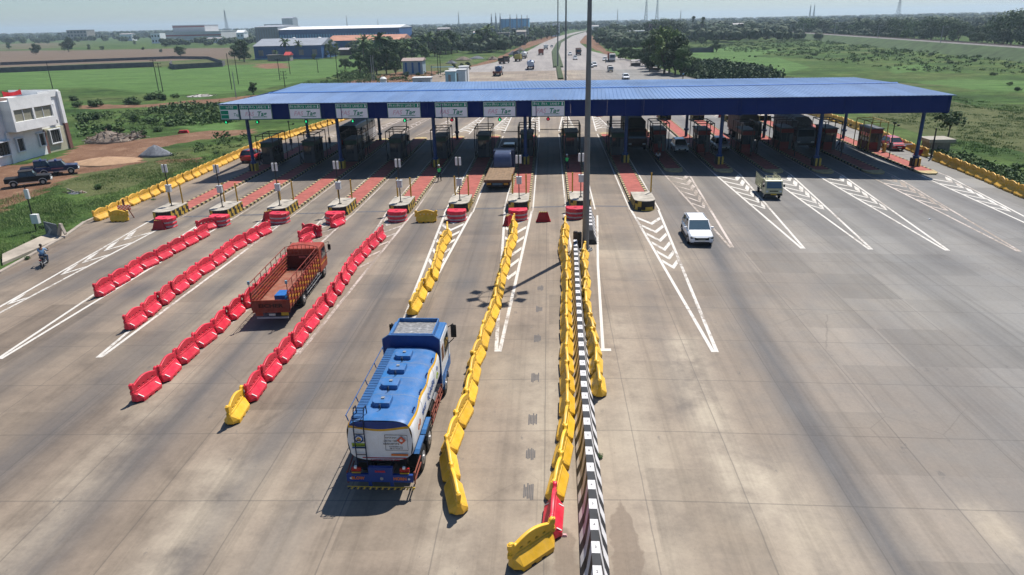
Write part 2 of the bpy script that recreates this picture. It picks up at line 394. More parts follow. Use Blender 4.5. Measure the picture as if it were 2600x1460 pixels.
        ab = N(n, 'ShaderNodeMath', operation='ABSOLUTE'); L(n, c.outputs[0], ab.inputs[0])
        lt = N(n, 'ShaderNodeMapRange', i_1=wd*2.2, i_2=wd*0.8, i_3=0.0, i_4=0.42); L(n, ab.outputs[0], lt.inputs[0])
        base = mixc(n, lt.outputs[0], base, (0.06, 0.055, 0.05))
    L(n, base, b.inputs['Base Color'])
    rr = ramp(n, mid, [(0.3, 0.62), (0.7, 0.85)]); L(n, rr.outputs[0], b.inputs['Roughness'])
    bp = N(n, 'ShaderNodeBump', i_Strength=0.25, i_Distance=0.01); L(n, fine, bp.inputs['Height']); L(n, bp.outputs[0], b.inputs['Normal'])
    return m
SLAB = slab_material()
def road_strip(name, fl, fr, y0, y1, step, m, nx=30, dz=0.0, zf=gz):
    ys = []; y = y0; s = step
    while y < y1: ys.append(y); y += s; s = step if y < 240 else s*1.08
    ys.append(y1); v = []; f = []
    for y in ys:
        a, b = fl(y), fr(y)
        for i in range(nx+1):
            x = a+(b-a)*i/nx
            # keep a vertex row on the crown
            v.append((x, y, zf(x, y)+dz))
    for j in range(len(ys)-1):
        for i in range(nx): k = j*(nx+1)+i; f.append((k, k+1, k+nx+2, k+nx+1))
    me = bpy.data.meshes.new(name); me.from_pydata(v, [], f); me.materials.append(m); me.polygons.foreach_set('use_smooth', [True]*len(f))
    o = bpy.data.objects.new(name, me); C.objects.link(o); kind(o, 'structure'); return o
def near_path(x, y, P):
    best = 1e9
    for i in range(len(P)-1):
        ax, ay = P[i]; bx, by = P[i+1]; dx, dy = bx-ax, by-ay; t = max(0, min(1, ((x-ax)*dx+(y-ay)*dy)/(dx*dx+dy*dy))); best = min(best, (x-ax-t*dx)**2+(y-ay-t*dy)**2)
    return best
DIRT = [([(12.4, 54), (11.7, 46), (10.8, 31), (10.6, 23), (10.6, 10)], .85, 1.0), ([(5.8, 55), (5.8, 26)], .7, .35), ([(-16.1, 42), (-16.2, 26), (-16.6, 19), (-16.6, 10)], 1.1, .85), ([(-10.7, 42), (-10.8, 28), (-11.6, 20), (-12, 10)], 1.0, .8), ([(-21.6, 42), (-21.4, 28), (-21.5, 15)], 1.1, .7), ([(-5.4, 42), (-6.4, 26), (-8.7, 19), (-9, 10)], .9, .6), ([(-27.1, 42), (-27, 26)], 1.1, .6), ([(18.0, 42), (18.4, 26), (17, 18)], 1.2, .3), ([(24, 46), (23, 28)], 1.3, .28)]
for x_ in (-38.4, -32.5, -27.1, -21.7, -16.2, -10.7, -5.4): DIRT.append(([(x_, 42), (x_, 108), (x_*.9, 135)], 1.15, .68))
for x_ in (.0, 5.6): DIRT.append(([(x_, 58), (x_, 120)], .9, .3))
for x_ in (11.0, 16.5, 21.9, 27.3, 32.7, 38.2): DIRT.append(([(x_, 50 if x_ < 25 else 46), (x_, 120)], 1.5, .72))
PALE = [([(2.5, 8), (2.5, 34)], 4.2, .30), ([(-8, 8), (-9, 20)], 4.0, .22), ([(1.0, 10), (1.0, 34)], .45, .0), ([(6.9, 33), (6.6, 24), (6.9, 20)], .9, .95), ([(3.6, 36), (3.6, 12)], .8, .35), ([(-.3, 14), (-.2, 30)], 1.0, .6), ([(-11.9, 13), (-12.6, 22)], 1.1, .6), ([(-3.4, 12), (-3.2, 20)], 1.2, .55), ([(8.6, 14), (8.0, 22)], 1.1, .7), ([(14.6, 18), (14.4, 20)], .7, .8), ([(-17.4, 14), (-18.2, 30)], 1.2, .5)]
MUD = [([(2.35, 15), (2.35, 20), (2.4, 31)], .32, .42), ([(-39.2, 36), (-39.3, 50), (-40.6, 57)], .9, .55), ([(.9, 20), (1.0, 32)], .25, .38), ([(.35, 18.2), (.7, 16.6), (.6, 15.2)], .75, .62), ([(2.35, 18.9), (2.5, 17.2), (2.3, 15.6)], .62, .58), ([(-.2, 16.3), (-.6, 15.9)], .45, .5)]
def paint_attrs(o):
    me = o.data
    for nm, Ls in (('wheel_dirt', DIRT), ('pale_dust', PALE), ('mud', MUD)):
        a = me.attributes.new(nm, 'FLOAT', 'POINT'); val = []
        for v in me.vertices:
            s_ = 0.0
            for P, w_, am in Ls:
                if am <= 0 or v.co.y < P[0][1]-8 and v.co.y < P[-1][1]-8: continue
                d2 = near_path(v.co.x, v.co.y, P)
                if d2 < 6*w_*w_: s_ += am*math.exp(-d2/(w_*w_))
            val.append(min(1.0, s_))
        a.data.foreach_set('value', val)
def ystep_strip():
    xs = []; n_ = 190
    ys = [-30, -10, 0, 6]+[10+.6*k for k in range(50)]+[40+1.2*k for k in range(50)]+[100+4*k for k in range(37)]
    v = []; f = []
    for y in ys:
        a, b = xl(y), xr(y)
        for i in range(n_+1): x = a+(b-a)*i/n_; v.append((x, y, gz(x, y)))
    for j in range(len(ys)-1):
        for i in range(n_): k = j*(n_+1)+i; f.append((k, k+1, k+n_+2, k+n_+1))
    me = bpy.data.meshes.new('plaza_road'); me.from_pydata(v, [], f); me.materials.append(SLAB); me.polygons.foreach_set('use_smooth', [True]*len(f))
    o = bpy.data.objects.new('plaza_road', me); C.objects.link(o); kind(o, 'structure'); paint_attrs(o); return o
ystep_strip()
def asphalt():
    m, n, b = _nm('far_asphalt'); b.inputs['Roughness'].default_value = 0.85
    wv = coords(n, world=True); a = noise(n, coords(n, (0.4, 0.02, 1), True), 1.0, 5); c = noise(n, wv, 0.05, 5)
    col = ramp(n, a, [(0.3, (0.19, 0.17, 0.16)), (0.6, (0.26, 0.235, 0.215)), (0.8, (0.31, 0.28, 0.25))]).outputs[0]
    col = mixc(n, 0.6, col, ramp(n, c, [(0.3, 0.8), (0.7, 1.15)]).outputs[0], 'MULTIPLY'); L(n, col, b.inputs['Base Color']); return m
MED = [(200,3.7),(397,3.7),(560,8),(800,24),(1054,50),(1348,96),(2200,340)]
def xm(y): return lerp_table(MED, y)
def wid(y): return lerp_table([(243,40),(300,26),(400,16),(560,13),(1000,13),(2200,13)], y)
road_strip('highway', lambda y: max(xl(y), xm(y)-wid(y)), lambda y: min(xr(y), xm(y)+wid(y)*1.15), 243.996, 2100, 8.0, asphalt(), 16, 0.0)
# kerb along the left edge of the plaza
KERB = mat('kerb_concrete', (0.34, 0.29, 0.24), 0.9, var=0.25, vs=1.5, bump=0.3)
def kerb(name, pts, wdt, h, m, zf=gz):
    b = MB()
    for i in range(len(pts)-1):
        a, c = Vector(pts[i]), Vector(pts[i+1]); d = (c-a).normalized(); nrm = Vector((-d.y, d.x))*wdt/2
        z0, z1 = zf(a.x, a.y), zf(c.x, c.y)
        v = [(a.x-nrm.x, a.y-nrm.y, z0-0.3), (a.x+nrm.x, a.y+nrm.y, z0-0.3), (c.x+nrm.x, c.y+nrm.y, z1-0.3), (c.x-nrm.x, c.y-nrm.y, z1-0.3),
             (a.x-nrm.x, a.y-nrm.y, z0+h), (a.x+nrm.x, a.y+nrm.y, z0+h), (c.x+nrm.x, c.y+nrm.y, z1+h), (c.x-nrm.x, c.y-nrm.y, z1+h)]
        b.add(v, [(3,2,1,0),(4,5,6,7),(0,1,5,4),(1,2,6,5),(2,3,7,6),(3,0,4,7)])
    return part(name, b, m)
o = kerb('kerb', [(xl(y)-0.15, y) for y in (10, 20, 30, 40, 46, 50, 55, 55.01, 58, 60)], 0.3, 0.14, KERB); kind(o, 'structure')
o = kerb('kerb', [(xl(y)-0.15, y) for y in (60.02, 66, 76, 90, 104, 116, 131)], 0.25, 0.12, KERB); kind(o, 'structure')
o = kerb('kerb', [(xr(y)+0.15, y) for y in (20, 40, 65, 77, 100, 115, 150, 219)], 0.25, 0.12, KERB); kind(o, 'structure')
# concrete footpath strip behind the left kerb by the motorcycle
b = MB(); p = [at(6, 662), at(6, 640), at(95, 598), at(150, 578), at(172, 590), at(100, 622)]
b.prism([(q.x, q.y) for q in p], 'z', -1.6, -0.86); kind(part('footpath', b, mat('path_concrete', (0.36, 0.31, 0.25), 0.9, var=0.3, vs=0.7, bump=0.3)), 'structure')
# ------------------------------------------------------------ painted lines
def paint_mat(name, col, wear):
    m, n, b = _nm(name); b.inputs['Roughness'].default_value = 0.75; wv = coords(n, world=True); a = noise(n, wv, 3.5, 6, 0.75); c = noise(n, coords(n, (1.2, .12, 1), True), 1.0, 4)
    f = mixc(n, 0.5, a, c); r = ramp(n, f, [(wear, 1.0), (wear+0.10, 0.0)]).outputs[0]; L(n, mixc(n, r, col, (0.24, 0.195, 0.155)), b.inputs['Base Color']); return m
PAINT = paint_mat('road_paint', (0.56, 0.53, 0.48), 0.39)
PAINT_OLD = paint_mat('worn_road_paint', (0.50, 0.43, 0.38), 0.46)
def line(b, pts, wd, dz=0.006):
    for i in range(len(pts)-1):
        a, c = Vector(pts[i]), Vector(pts[i+1]); L_ = (c-a).length; k = max(1, int(L_/4))
        for j in range(k):
            p = a.lerp(c, j/k); q = a.lerp(c, (j+1)/k); d = (q-p).normalized(); nn = Vector((-d.y, d.x))*wd/2
            b.add([(p.x-nn.x, p.y-nn.y, gz(p.x-nn.x, p.y)+dz), (p.x+nn.x, p.y+nn.y, gz(p.x+nn.x, p.y)+dz), (q.x+nn.x, q.y+nn.y, gz(q.x+nn.x, q.y)+dz), (q.x-nn.x, q.y-nn.y, gz(q.x-nn.x, q.y)+dz)], [(0, 3, 2, 1)])
IX = [-35.1, -29.8, -24.45, -18.9, -13.35, -8.0, -2.7, 2.75, 8.35, 13.75, 19.2, 24.6, 30.0, 35.4, 41.0]
fresh = MB(); worn = MB()
def gore(x, ytip, xtip, ybase, half, chev, b, off=0.0, s=1):
    """V of two lines from the tip to the island plus chevrons pointing at the tip"""
    for sg in (-1, 1):
        line(b, [(xtip+sg*0.09, ytip), (x+sg*half, ybase)], 0.19, 0.006)
    for yc in chev:
        t = (yc-ytip)/(ybase-ytip); hw = (half-0.1)*t; xc = xtip+(x-xtip)*t
        if hw < 0.25: continue
        ax = xc+off*hw; rise = (1.75 if off == 0 else 1.85)*min(1, hw/.7)*s
        for sg in (-1, 1):
            t_ = (1.25 if sg*off > 0.1 else 0.50) if off else 0.72; x0, x1 = (ax, xc+sg*hw); z_ = 0.010 if sg < 0 else 0.014
            P = [(x0, yc), (x1, yc+rise), (x1, yc+rise+t_), (x0, yc+t_)]
            if sg < 0: P = [P[1], P[0], P[3], P[2]]
            b.add([(q[0], q[1]-(.9*s if off else .8*s), gz(q[0])+z_) for q in P], [(0, 1, 2, 3)])
IX = [-35.1, -29.8, -24.45, -18.9, -13.35, -8.0, -2.7, 2.75, 8.35, 13.75, 19.2, 24.6, 30.0, 35.4, 41.0]
fresh = MB(); worn = MB()
for i, x in enumerate(IX):
    if i <= 8:
        nb = [fresh, fresh, fresh, worn, worn, fresh, fresh, fresh, fresh][i]
        xt = [-34.2, -29.1, -23.6, -18.4, -13.0, -8.0, -2.6, 2.56, 8.26][i]
        if i == 7:
            line(fresh, [(1.32, 58.5), (1.66, 47.4)], 0.16); line(fresh, [(2.7, 31.9), (3.3, 45), (4.1, 58)], 0.16)
            line(fresh, [(2.56, 31.9), (3.1, 31.9)], 0.3, 0.014)
        else:
            ch = [56.2, 53.4, 50.6, 48.0, 45.6, 43.2] if i in (0, 6) else ([57, 54.8, 52.6, 50.4, 48.2, 46.0] if i in (3, 4, 5) else ([56, 53.6, 51.2] if i < 3 else [56.0, 53.6, 51.3, 49.1, 47.1, 45.2]))
            if i == 0: ch = [54.8, 51.8, 48.8, 46.2, 40.6]
            gore(x, 31.9, xt, 60, 1.2, ch, nb, -0.32 if i < 5 else 0.0)
        # lines beside the island through the booths
        for sg in (-1, 1): line(fresh if i > 4 else worn, [(x+sg*1.28, 60), (x+sg*1.28, 104)], 0.13)
    else:
        gore(x, 49.4, [13.3, 18.4, 23.2, 28.6, 33.6, 38.6][i-9], 76, 1.35, [73.4, 70.9, 68.5, 66.2, 63.9, 61.7], worn if i in (9, 13) else fresh, 0.32)
        for sg in (-1, 1): line(worn, [(x+sg*1.35, 76), (x+sg*1.28, 110)], 0.13)
    # far side of the plaza
    yb = 107 if i <= 8 else 123
    gore(x, yb+26, x+(xm(200)-x)*0.12, yb, 1.25, [yb+3+2.4*k for k in range(6)], fresh if i in (4, 5, 6, 7, 8) else worn, s=-1)
for a, c in (((2.2, 240), (2.2, 205)), ((5.4, 240), (5.4, 205)), ((-30, 240), (-31, 150)), ((34, 240), (36, 150))): line(worn, [a, c], 0.15)
kind(part('road_marking', fresh, PAINT, fix=False), 'structure'); kind(part('road_marking', worn, PAINT_OLD, fix=False), 'structure')
# transverse drain channel in front of the island noses
b = MB(); pts = [(x, 59.95) for x in (-33.6, -31.2)]
for i in range(9):
    if i < 8: line(b, [(IX[i]+1.1, 61.2), (IX[i+1]-1.1, 61.2)], 0.34, 0.005)
kind(part('drain_channel', b, mat('drain_grate', (0.10, 0.10, 0.11), 0.7, var=0.4, vs=4), fix=False), 'structure')
# dark brake marks in the lane beside the median
b = MB()
for y in (17.9, 20.6, 22.9, 25.4, 29.1, 33.4, 37.4, 40.8):
    p = [-0.75+0.010*(y-20), y]
    for k in range(6):
        xx = p[0]+(k-2.5)*0.062; a = R.uniform(0.25, 0.5); line(b, [(xx, y-a), (xx, y+a*R.uniform(0.8, 1.2))], 0.05, 0.005)
kind(part('tyre_marks', b, mat('rubber_mark', (0.115, 0.105, 0.10), 0.8), fix=False), 'structure')
# grassy median of the highway beyond the plaza
b = MB(); ys = [206, 230, 260, 300, 397, 470, 560, 680, 800, 920, 1054, 1200, 1348]
for i in range(len(ys)-1):
    y0, y1 = ys[i], ys[i+1]; a, c = xm(y0)-0.3, xm(y1)-0.3; hw = 1.9 if y0 >= 250 else 0.9
    v = [(a-hw, y0, 0.0), (a+hw, y0, 0.0), (c+hw, y1, 0.0), (c-hw, y1, 0.0), (a-hw+.3, y0, 0.4), (a+hw-.3, y0, 0.4), (c+hw-.3, y1, 0.4), (c-hw+.3, y1, 0.4)]
    b.add(v, [(4,5,6,7),(0,1,5,4),(1,2,6,5),(2,3,7,6),(3,0,4,7)])
kind(part('highway_median', b, mat('median_grass', (0.05, 0.072, 0.028), 0.95, var=0.5, vs=0.3)), 'structure')
# ============================================================ toll plaza
SHADED_BLUE = mat('shaded_blue_sheet', (0.003, 0.017, 0.115), 0.6, var=0.12, vs=0.6, spec=0.08)  # blue sheet darkened to navy: the fascia's shade is put into its colour
def roof_mat():
    m, n, b = _nm('roof_sheet_blue'); b.inputs['Roughness'].default_value = 0.42; b.inputs['Specular IOR Level'].default_value = 0.55
    v = coords(n, (1, 0.15, 1)); a = noise(n, v, 0.9, 5); c = noise(n, coords(n), 0.15, 4)
    col = ramp(n, a, [(0.3, (0.080, 0.150, 0.300)), (0.7, (0.120, 0.200, 0.360))]).outputs[0]
    col = mixc(n, 0.5, col, ramp(n, c, [(0.3, 0.82), (0.7, 1.15)]).outputs[0], 'MULTIPLY'); sp_ = n.nodes.new('ShaderNodeSeparateXYZ'); L(n, coords(n), sp_.inputs[0]); dv = N(n, 'ShaderNodeMath', operation='DIVIDE', i_1=1.8); L(n, sp_.outputs[0], dv.inputs[0]); fl_ = N(n, 'ShaderNodeMath', operation='FLOOR'); L(n, dv.outputs[0], fl_.inputs[0])
    wn_ = N(n, 'ShaderNodeTexWhiteNoise', noise_dimensions='1D'); L(n, fl_.outputs[0], wn_.inputs['W']); col = mixc(n, 1.0, col, ramp(n, wn_.outputs[0], [(0, .90), (1, 1.08)]).outputs[0], 'MULTIPLY')
    st_ = noise(n, coords(n, (2.2, .10, 1)), 1.0, 5, .7); col = mixc(n, ramp(n, st_, [(.58, 0), (.75, .45)]).outputs[0], col, (.17, .17, .17)); L(n, col, b.inputs['Base Color']); return m
ROOF = roof_mat()
BLUEP = mat('pillar_blue', (0.010, 0.045, 0.15), 0.45, var=0.2)
BLACK = mat('black_paint', (0.012, 0.012, 0.013), 0.5, var=0.2)
HAZY = mat('hazard_yellow', (0.50, 0.33, 0.05), 0.65, var=0.3, vs=2)
HAZB = mat('hazard_black', (0.025, 0.024, 0.022), 0.7, var=0.3, vs=2)
WHITE = mat('white_paint', (0.72, 0.72, 0.70), 0.5, var=0.08)
GREY = mat('grey_metal', (0.28, 0.29, 0.30), 0.45, 0.3, var=0.15)
CREAMT = mat('block_top_concrete', (0.40, 0.36, 0.30), 0.85, var=0.4, vs=1.2, bump=0.3)
GREEN = mat('sign_green', (0.0, 0.24, 0.14), 0.4, var=0.05)
SIGNW = mat('sign_white', (0.84, 0.86, 0.88), 0.35, var=0.04)
PINK = mat('sign_faded_pink', (0.72, 0.52, 0.58), 0.4, var=0.1)
can = thing('toll_canopy', 'long blue corrugated metal canopy on blue pillars spanning all toll lanes', 'canopy', (XC, 92, 0))
def loc(p): return (p[0]-XC, p[1]-92, p[2])
FL, FR = Vector((-37.35, 80.35, 7.38)), Vector((42.15, 77.75, 7.38))
RL, RR = at(677, 235, 7.72), at(2257, 209, 7.72)
BL, BR = at(757, 210, 7.42), at(2150, 194.5, 7.42)
def slope(name, a, b_, c, d):
    """roof sheet from eave a-b up to ridge d-c with ribs running up the slope"""
    mb = MB(); n = 176; th = 0.05
    up = (b_-a).cross(d-a).normalized()
    if up.z < 0: up = -up
    def Q(s, t): return a.lerp(b_, s).lerp(d.lerp(c, s), t)
    mb.add([loc(Q(0,0)), loc(Q(1,0)), loc(Q(1,1)), loc(Q(0,1)), loc(Q(0,0)-up*th), loc(Q(1,0)-up*th), loc(Q(1,1)-up*th), loc(Q(0,1)-up*th)],
           [(0,1,2,3),(7,6,5,4),(0,4,5,1),(1,5,6,2),(2,6,7,3),(3,7,4,0)])
    for k in range(n):
        s0 = (k+0.30)/n; s1 = (k+0.62)/n; h = 0.03
        P = [Q(s0-0.0006,0), Q(s1+0.0006,0), Q(s1+0.0006,1), Q(s0-0.0006,1), Q(s0,0)+up*h, Q(s1,0)+up*h, Q(s1,1)+up*h, Q(s0,1)+up*h]
        P[:4] = [p-up*0.01 for p in P[:4]]
        mb.add([loc(p) for p in P], [(4,5,6,7),(0,1,5,4),(1,2,6,5),(2,3,7,6),(3,0,4,7)])
    part(name, mb, ROOF, can)
slope('roof_sheet', FL+Vector((-.35,-.25,.03)), FR+Vector((.35,-.25,.03)), RR, RL); slope('roof_sheet', BR, BL, RL, RR)
mb = MB(); u = (RR-RL).normalized()
for k in range(40):
    a = RL.lerp(RR, k/40)+Vector((0.02, 0, 0.06)); c = RL.lerp(RR, (k+1)/40)+Vector((-0.02, 0, 0.06))
    mb.prism([(-0.28, -0.03), (0.28, -0.03), (0.28, 0.0), (0, 0.06), (-0.28, 0.0)], 'x', loc(a)[0], loc(c)[0], 0, Matrix.Translation((0, loc(a)[1], loc(a)[2])))
part('ridge_cap', mb, mat('ridge_sheet', (0.05, 0.15, 0.42), 0.35), can)
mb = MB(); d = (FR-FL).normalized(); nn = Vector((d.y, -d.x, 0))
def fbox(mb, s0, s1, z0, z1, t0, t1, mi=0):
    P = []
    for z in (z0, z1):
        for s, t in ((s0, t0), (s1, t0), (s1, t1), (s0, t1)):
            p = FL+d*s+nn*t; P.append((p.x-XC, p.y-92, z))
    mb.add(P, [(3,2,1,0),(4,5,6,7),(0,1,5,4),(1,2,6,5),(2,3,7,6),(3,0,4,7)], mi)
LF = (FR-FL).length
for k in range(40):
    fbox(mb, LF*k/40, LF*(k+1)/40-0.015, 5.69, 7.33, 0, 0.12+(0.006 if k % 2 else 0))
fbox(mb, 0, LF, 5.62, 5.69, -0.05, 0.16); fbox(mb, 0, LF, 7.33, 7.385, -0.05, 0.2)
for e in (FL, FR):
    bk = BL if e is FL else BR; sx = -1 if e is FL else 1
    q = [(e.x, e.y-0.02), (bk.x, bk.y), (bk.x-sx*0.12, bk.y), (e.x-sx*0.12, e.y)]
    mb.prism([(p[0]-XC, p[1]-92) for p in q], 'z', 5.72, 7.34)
part('fascia', mb, SHADED_BLUE, can)
mb = MB()
for k in range(1, 16):
    s = k/16; a = FL.lerp(FR, s); c = BL.lerp(BR, s); r_ = RL.lerp(RR, s)
    mb.bar((a.x-XC, a.y-92+0.2, 7.0), (r_.x-XC, r_.y-92, 7.35), 0.14); mb.bar((r_.x-XC, r_.y-92, 7.35), (c.x-XC, c.y-92, 7.0), 0.14)
for t in (0.12, 0.3, 0.5, 0.7, 0.88):
    a = FL.lerp(BL, t); c = FR.lerp(BR, t); mb.bar((a.x-XC+.4, a.y-92, 7.05), (c.x-XC-.4, c.y-92, 7.05), 0.1)
part('roof_beam', mb, BLUEP, can)
PX = [(-35.4, 82.1), (-24.65, 81.9), (-13.2, 81), (-2.7, 81.1), (8.8, 81.4), (19.4, 80.9), (30.1, 80.4), (41.2, 80.8)]
def pillar_mb(x, y):
    mb = MB(); z0 = gz(x)+0.12
    mb.cyl((x-XC, y-92, z0), (x-XC, y-92, 6.9), 0.2, 0, 12)
    mb.cyl((x-XC, y-92, z0+0.9), (x-XC, y-92, z0+1.15), 0.34, 0, 12)
    return mb
for j, (x, y) in enumerate(PX):
    p = part('pillar', pillar_mb(x, y), BLUEP, can)
    z = gz(x)+0.12
    mb = MB()
    for k in range(4):
        a = -0.42+0.21*k; mb.box(x-XC+a, y-92-0.42, z, x-XC+a+0.21, y-92+0.42, z+0.9, k % 2)
    part('pillar_base', mb, [HAZB, HAZY], p)
    fy = (FL+(FR-FL)*((x-FL.x)/(FR.x-FL.x))).y
    mb = MB(); ox = .7 if j == 7 else 1.3; mb.bar((x-XC, y-92, 5.45), (x-XC+ox, fy-92-0.25, 5.6), 0.06); mb.bar((x-XC+ox, fy-92-0.25, 5.6), (x-XC+ox, fy-92-0.25, 7.2), 0.06)
    part('rain_pipe', mb, SHADED_BLUE, p)
    part('pillar', pillar_mb(x, y+20.5), BLUEP, can)
# ------------------------------------------------------------ lane signs on the fascia
def sign_board(s0, s1, lane_txt, label, cut=False):
    w_ = s1-s0; h = 1.60; p = FL+d*(s0+w_/2)+nn*0.19; t = thing('lane_sign', label, 'sign', (p.x, p.y, 5.70), math.atan2(d.y, d.x), 'lane signs along the canopy front')
    mb = MB(); mb.box(-w_/2, -0.04, 0, w_/2, 0.04, h); part('board', mb, SIGNW, t)
    mb = MB(); mb.box(-w_/2+.06, -0.052, h-0.52, w_/2-.06, -0.041, h-0.07); part('header_panel', mb, GREEN, t)
    mb = MB()
    for a, c in (((-w_/2, 0), (w_/2, 0)), ((-w_/2, h), (w_/2, h))): mb.box(a[0]-.02, -0.06, a[1]-.02, c[0]+.02, 0.05, a[1]+.025)
    for x in (-w_/2, w_/2): mb.box(x-.025, -0.058, 0.025, x+.025, 0.048, h-0.025)
    part('frame', mb, mat('frame_green', (0.10, 0.24, 0.20), 0.5), t)
    rx = (rad(90), 0, 0)
    if not cut:
        for w3, x3 in zip(lane_txt[0].split('  '), (-1.30, -0.42, 0.72)): text_mesh('lettering', w3, 0.36, SIGNW, t, (x3, -0.056, h-0.30), rx, xs=0.85)
        a = MB(); a.prism([(w_/2-.30, h-.12), (w_/2-.20, h-.12), (w_/2-.20, h-.32), (w_/2-.14, h-.32), (w_/2-.25, h-.47), (w_/2-.36, h-.32), (w_/2-.30, h-.32)], 'y', -0.060, -0.050); part('arrow', a, SIGNW, t)
        text_mesh('lettering', 'FAS', 0.66, PINK, t, (-0.80, -0.046, 0.56), rx, shear=0.25, xs=1.0, bold=0.012)
        text_mesh('lettering', 'Tag', 0.72, GREEN, t, (0.62, -0.046, 0.56), rx, shear=0.25, xs=1.05, bold=0.018)
        mb = MB(); mb.box(-0.45, -0.050, 0.20, 1.25, -0.041, 0.26); part('underline', mb, GREEN, t)
    else:
        mb = MB(); mb.box(-w_/2+.06, -0.052, 0.55, -w_/2+.95, -0.041, 0.98); mb.box(-w_/2+.06, -0.052, 0.08, -w_/2+.95, -0.041, 0.50); part('side_panel', mb, GREEN, t)
        text_mesh('lettering', lane_txt[0], 0.30, SIGNW, t, (0.1, -0.056, h-0.30), rx, xs=0.8)
        text_mesh('lettering', 'Tag', 0.5, GREEN, t, (0.75, -0.046, 0.5), rx, shear=0.25, xs=0.9)
    return t
SX = [(-35.15, -31.45, 15, '१५'), (-29.35, -25.75, 14, '१४'), (-23.95, -20.3, 13, '१३'), (-18.0, -14.3, 12, '१२'), (-12.62, -9.0, 11, '११'), (-7.2, -3.65, 10, '१०'), (-1.85, 1.75, 9, '९')]
lit = []
for k, (a, c, nl, dn) in enumerate(SX):
    s0, s1 = a-FL.x, c-FL.x
    sign_board(s0, s1, ['लेन-%s  लेन-%s  LANE-%d' % (dn, dn, nl)], 'white and green lane sign on the canopy front reading LANE %d' % nl)
    lit.append((FL+d*((s0+s1)/2)+nn*0.15, k))
sign_board(-0.15, 2.0, ['अति-चौड़ी'], 'half-width lane sign on the far left corner of the canopy, with green side panels', True)
lit.append((FL+d*0.35+nn*0.15, 7))
for p, k in lit:
    red = k in (4, 6); dim = k in (4, 7)
    t = thing('lane_signal', '%s lane signal hanging under the canopy %s' % ('red cross' if red else 'green arrow', 'below the LANE %d sign' % SX[k][2] if k < 7 else 'at its far left corner'), 'signal light', (p.x, p.y, 5.38), 0, 'round lane signals under the canopy edge')
    mb = MB(); mb.cyl((0, -0.10, 0), (0, 0.12, 0), 0.20, 0, 14); mb.bar((0, 0.05, 0.18), (0, 0.05, 0.34), 0.04); part('housing', mb, BLACK, t)
    mb = MB()
    if red:
        for a in (45, -45): mb.box(-0.15, -0.125, -0.035, 0.15, -0.108+0.002*(a > 0), 0.035, 0, Matrix.Rotation(rad(a), 4, 'Y'))
    else:
        mb.box(-0.035, -0.122, -0.02, 0.035, -0.106, 0.14); mb.prism([(-0.12, 0.0), (0.12, 0.0), (0, -0.15)], 'y', -0.124, -0.105)
    part('lamp', mb, emit('signal_red' if red else 'signal_green', (1.0, 0.02, 0.08) if red else (0.02, 1.0, 0.35), 0.3 if dim else 0.8), t)
# ------------------------------------------------------------ islands
PAVER = mat('red_paver', (0.34, 0.095, 0.075), 0.85, var=0.25, vs=1.5, bump=0.4)
KY = mat('kerb_yellow', (0.42, 0.33, 0.17), 0.85, var=0.35, vs=2); KB = mat('kerb_black', (0.035, 0.03, 0.028), 0.85, var=0.4, vs=2)
def place_of(i):
    return ['leftmost', 'second from the left', 'third from the left', 'fourth from the left', 'fifth from the left', 'sixth from the left', 'seventh from the left',
            'just behind the tall lamp mast', 'first to the right of the lamp mast', 'second to the right of the lamp mast', 'third to the right of the lamp mast', 'fifth from the right', 'third from the right', 'second from the right', 'rightmost'][i]
IPL = ['leftmost', 'second from left', 'third from left', 'fourth from left', 'fifth from left', 'sixth from left', 'seventh from left', 'eighth from left', 'ninth from left', 'tenth from left', 'eleventh from left', 'twelfth from left', 'thirteenth from left', 'fourteenth from left', 'rightmost']
def block(parent, y0, y1, zt, fy):
    """crash block with painted diagonal bands; nose at y0 if fy<0 else at y1"""
    mb = MB(); hw = 0.92; n = 9
    # outline going round: left side from back to nose, rounded nose, right side
    back = y1 if fy < 0 else y0; nose = y0 if fy < 0 else y1
    pts = [(-hw, back), (-hw, nose-fy*0.9)]
    for k in range(1, 8):
        a = math.pi*k/8; pts.append((-hw*math.cos(a), nose-fy*0.9+fy*0.9*math.sin(a)**0.8))
    pts += [(hw, nose-fy*0.9), (hw, back)]
    # resample into stripes
    out = []
    for i in range(len(pts)-1):
        a, c = Vector(pts[i]), Vector(pts[i+1]); L_ = (c-a).length; m_ = max(1, round(L_/0.24))
        for j in range(m_): out.append(a.lerp(c, j/m_))
    out.append(Vector(pts[-1])); m_ = len(out); zb = -0.15
    mid = m_/2
    for i in range(m_-1):
        a, c = out[i], out[i+1]
        for j in range(4):
            z0 = zb+(zt-zb)*j/4; z1 = zb+(zt-zb)*(j+1)/4; k = i-mid
            s = (abs(k)+j*0.55)
            mb.quad((a.x, a.y, z0), (c.x, c.y, z0), (c.x, c.y, z1), (a.x, a.y, z1), int(s/1.6) % 2)
    o = part('crash_block', mb, [HAZY, HAZB], parent, fix=False)
    mb = MB(); mb.prism([(p.x*1.005, (p.y-(y0+y1)/2)*1.003+(y0+y1)/2) for p in out], 'z', zt, zt+0.05); part('block_cap', mb, CREAMT, o)
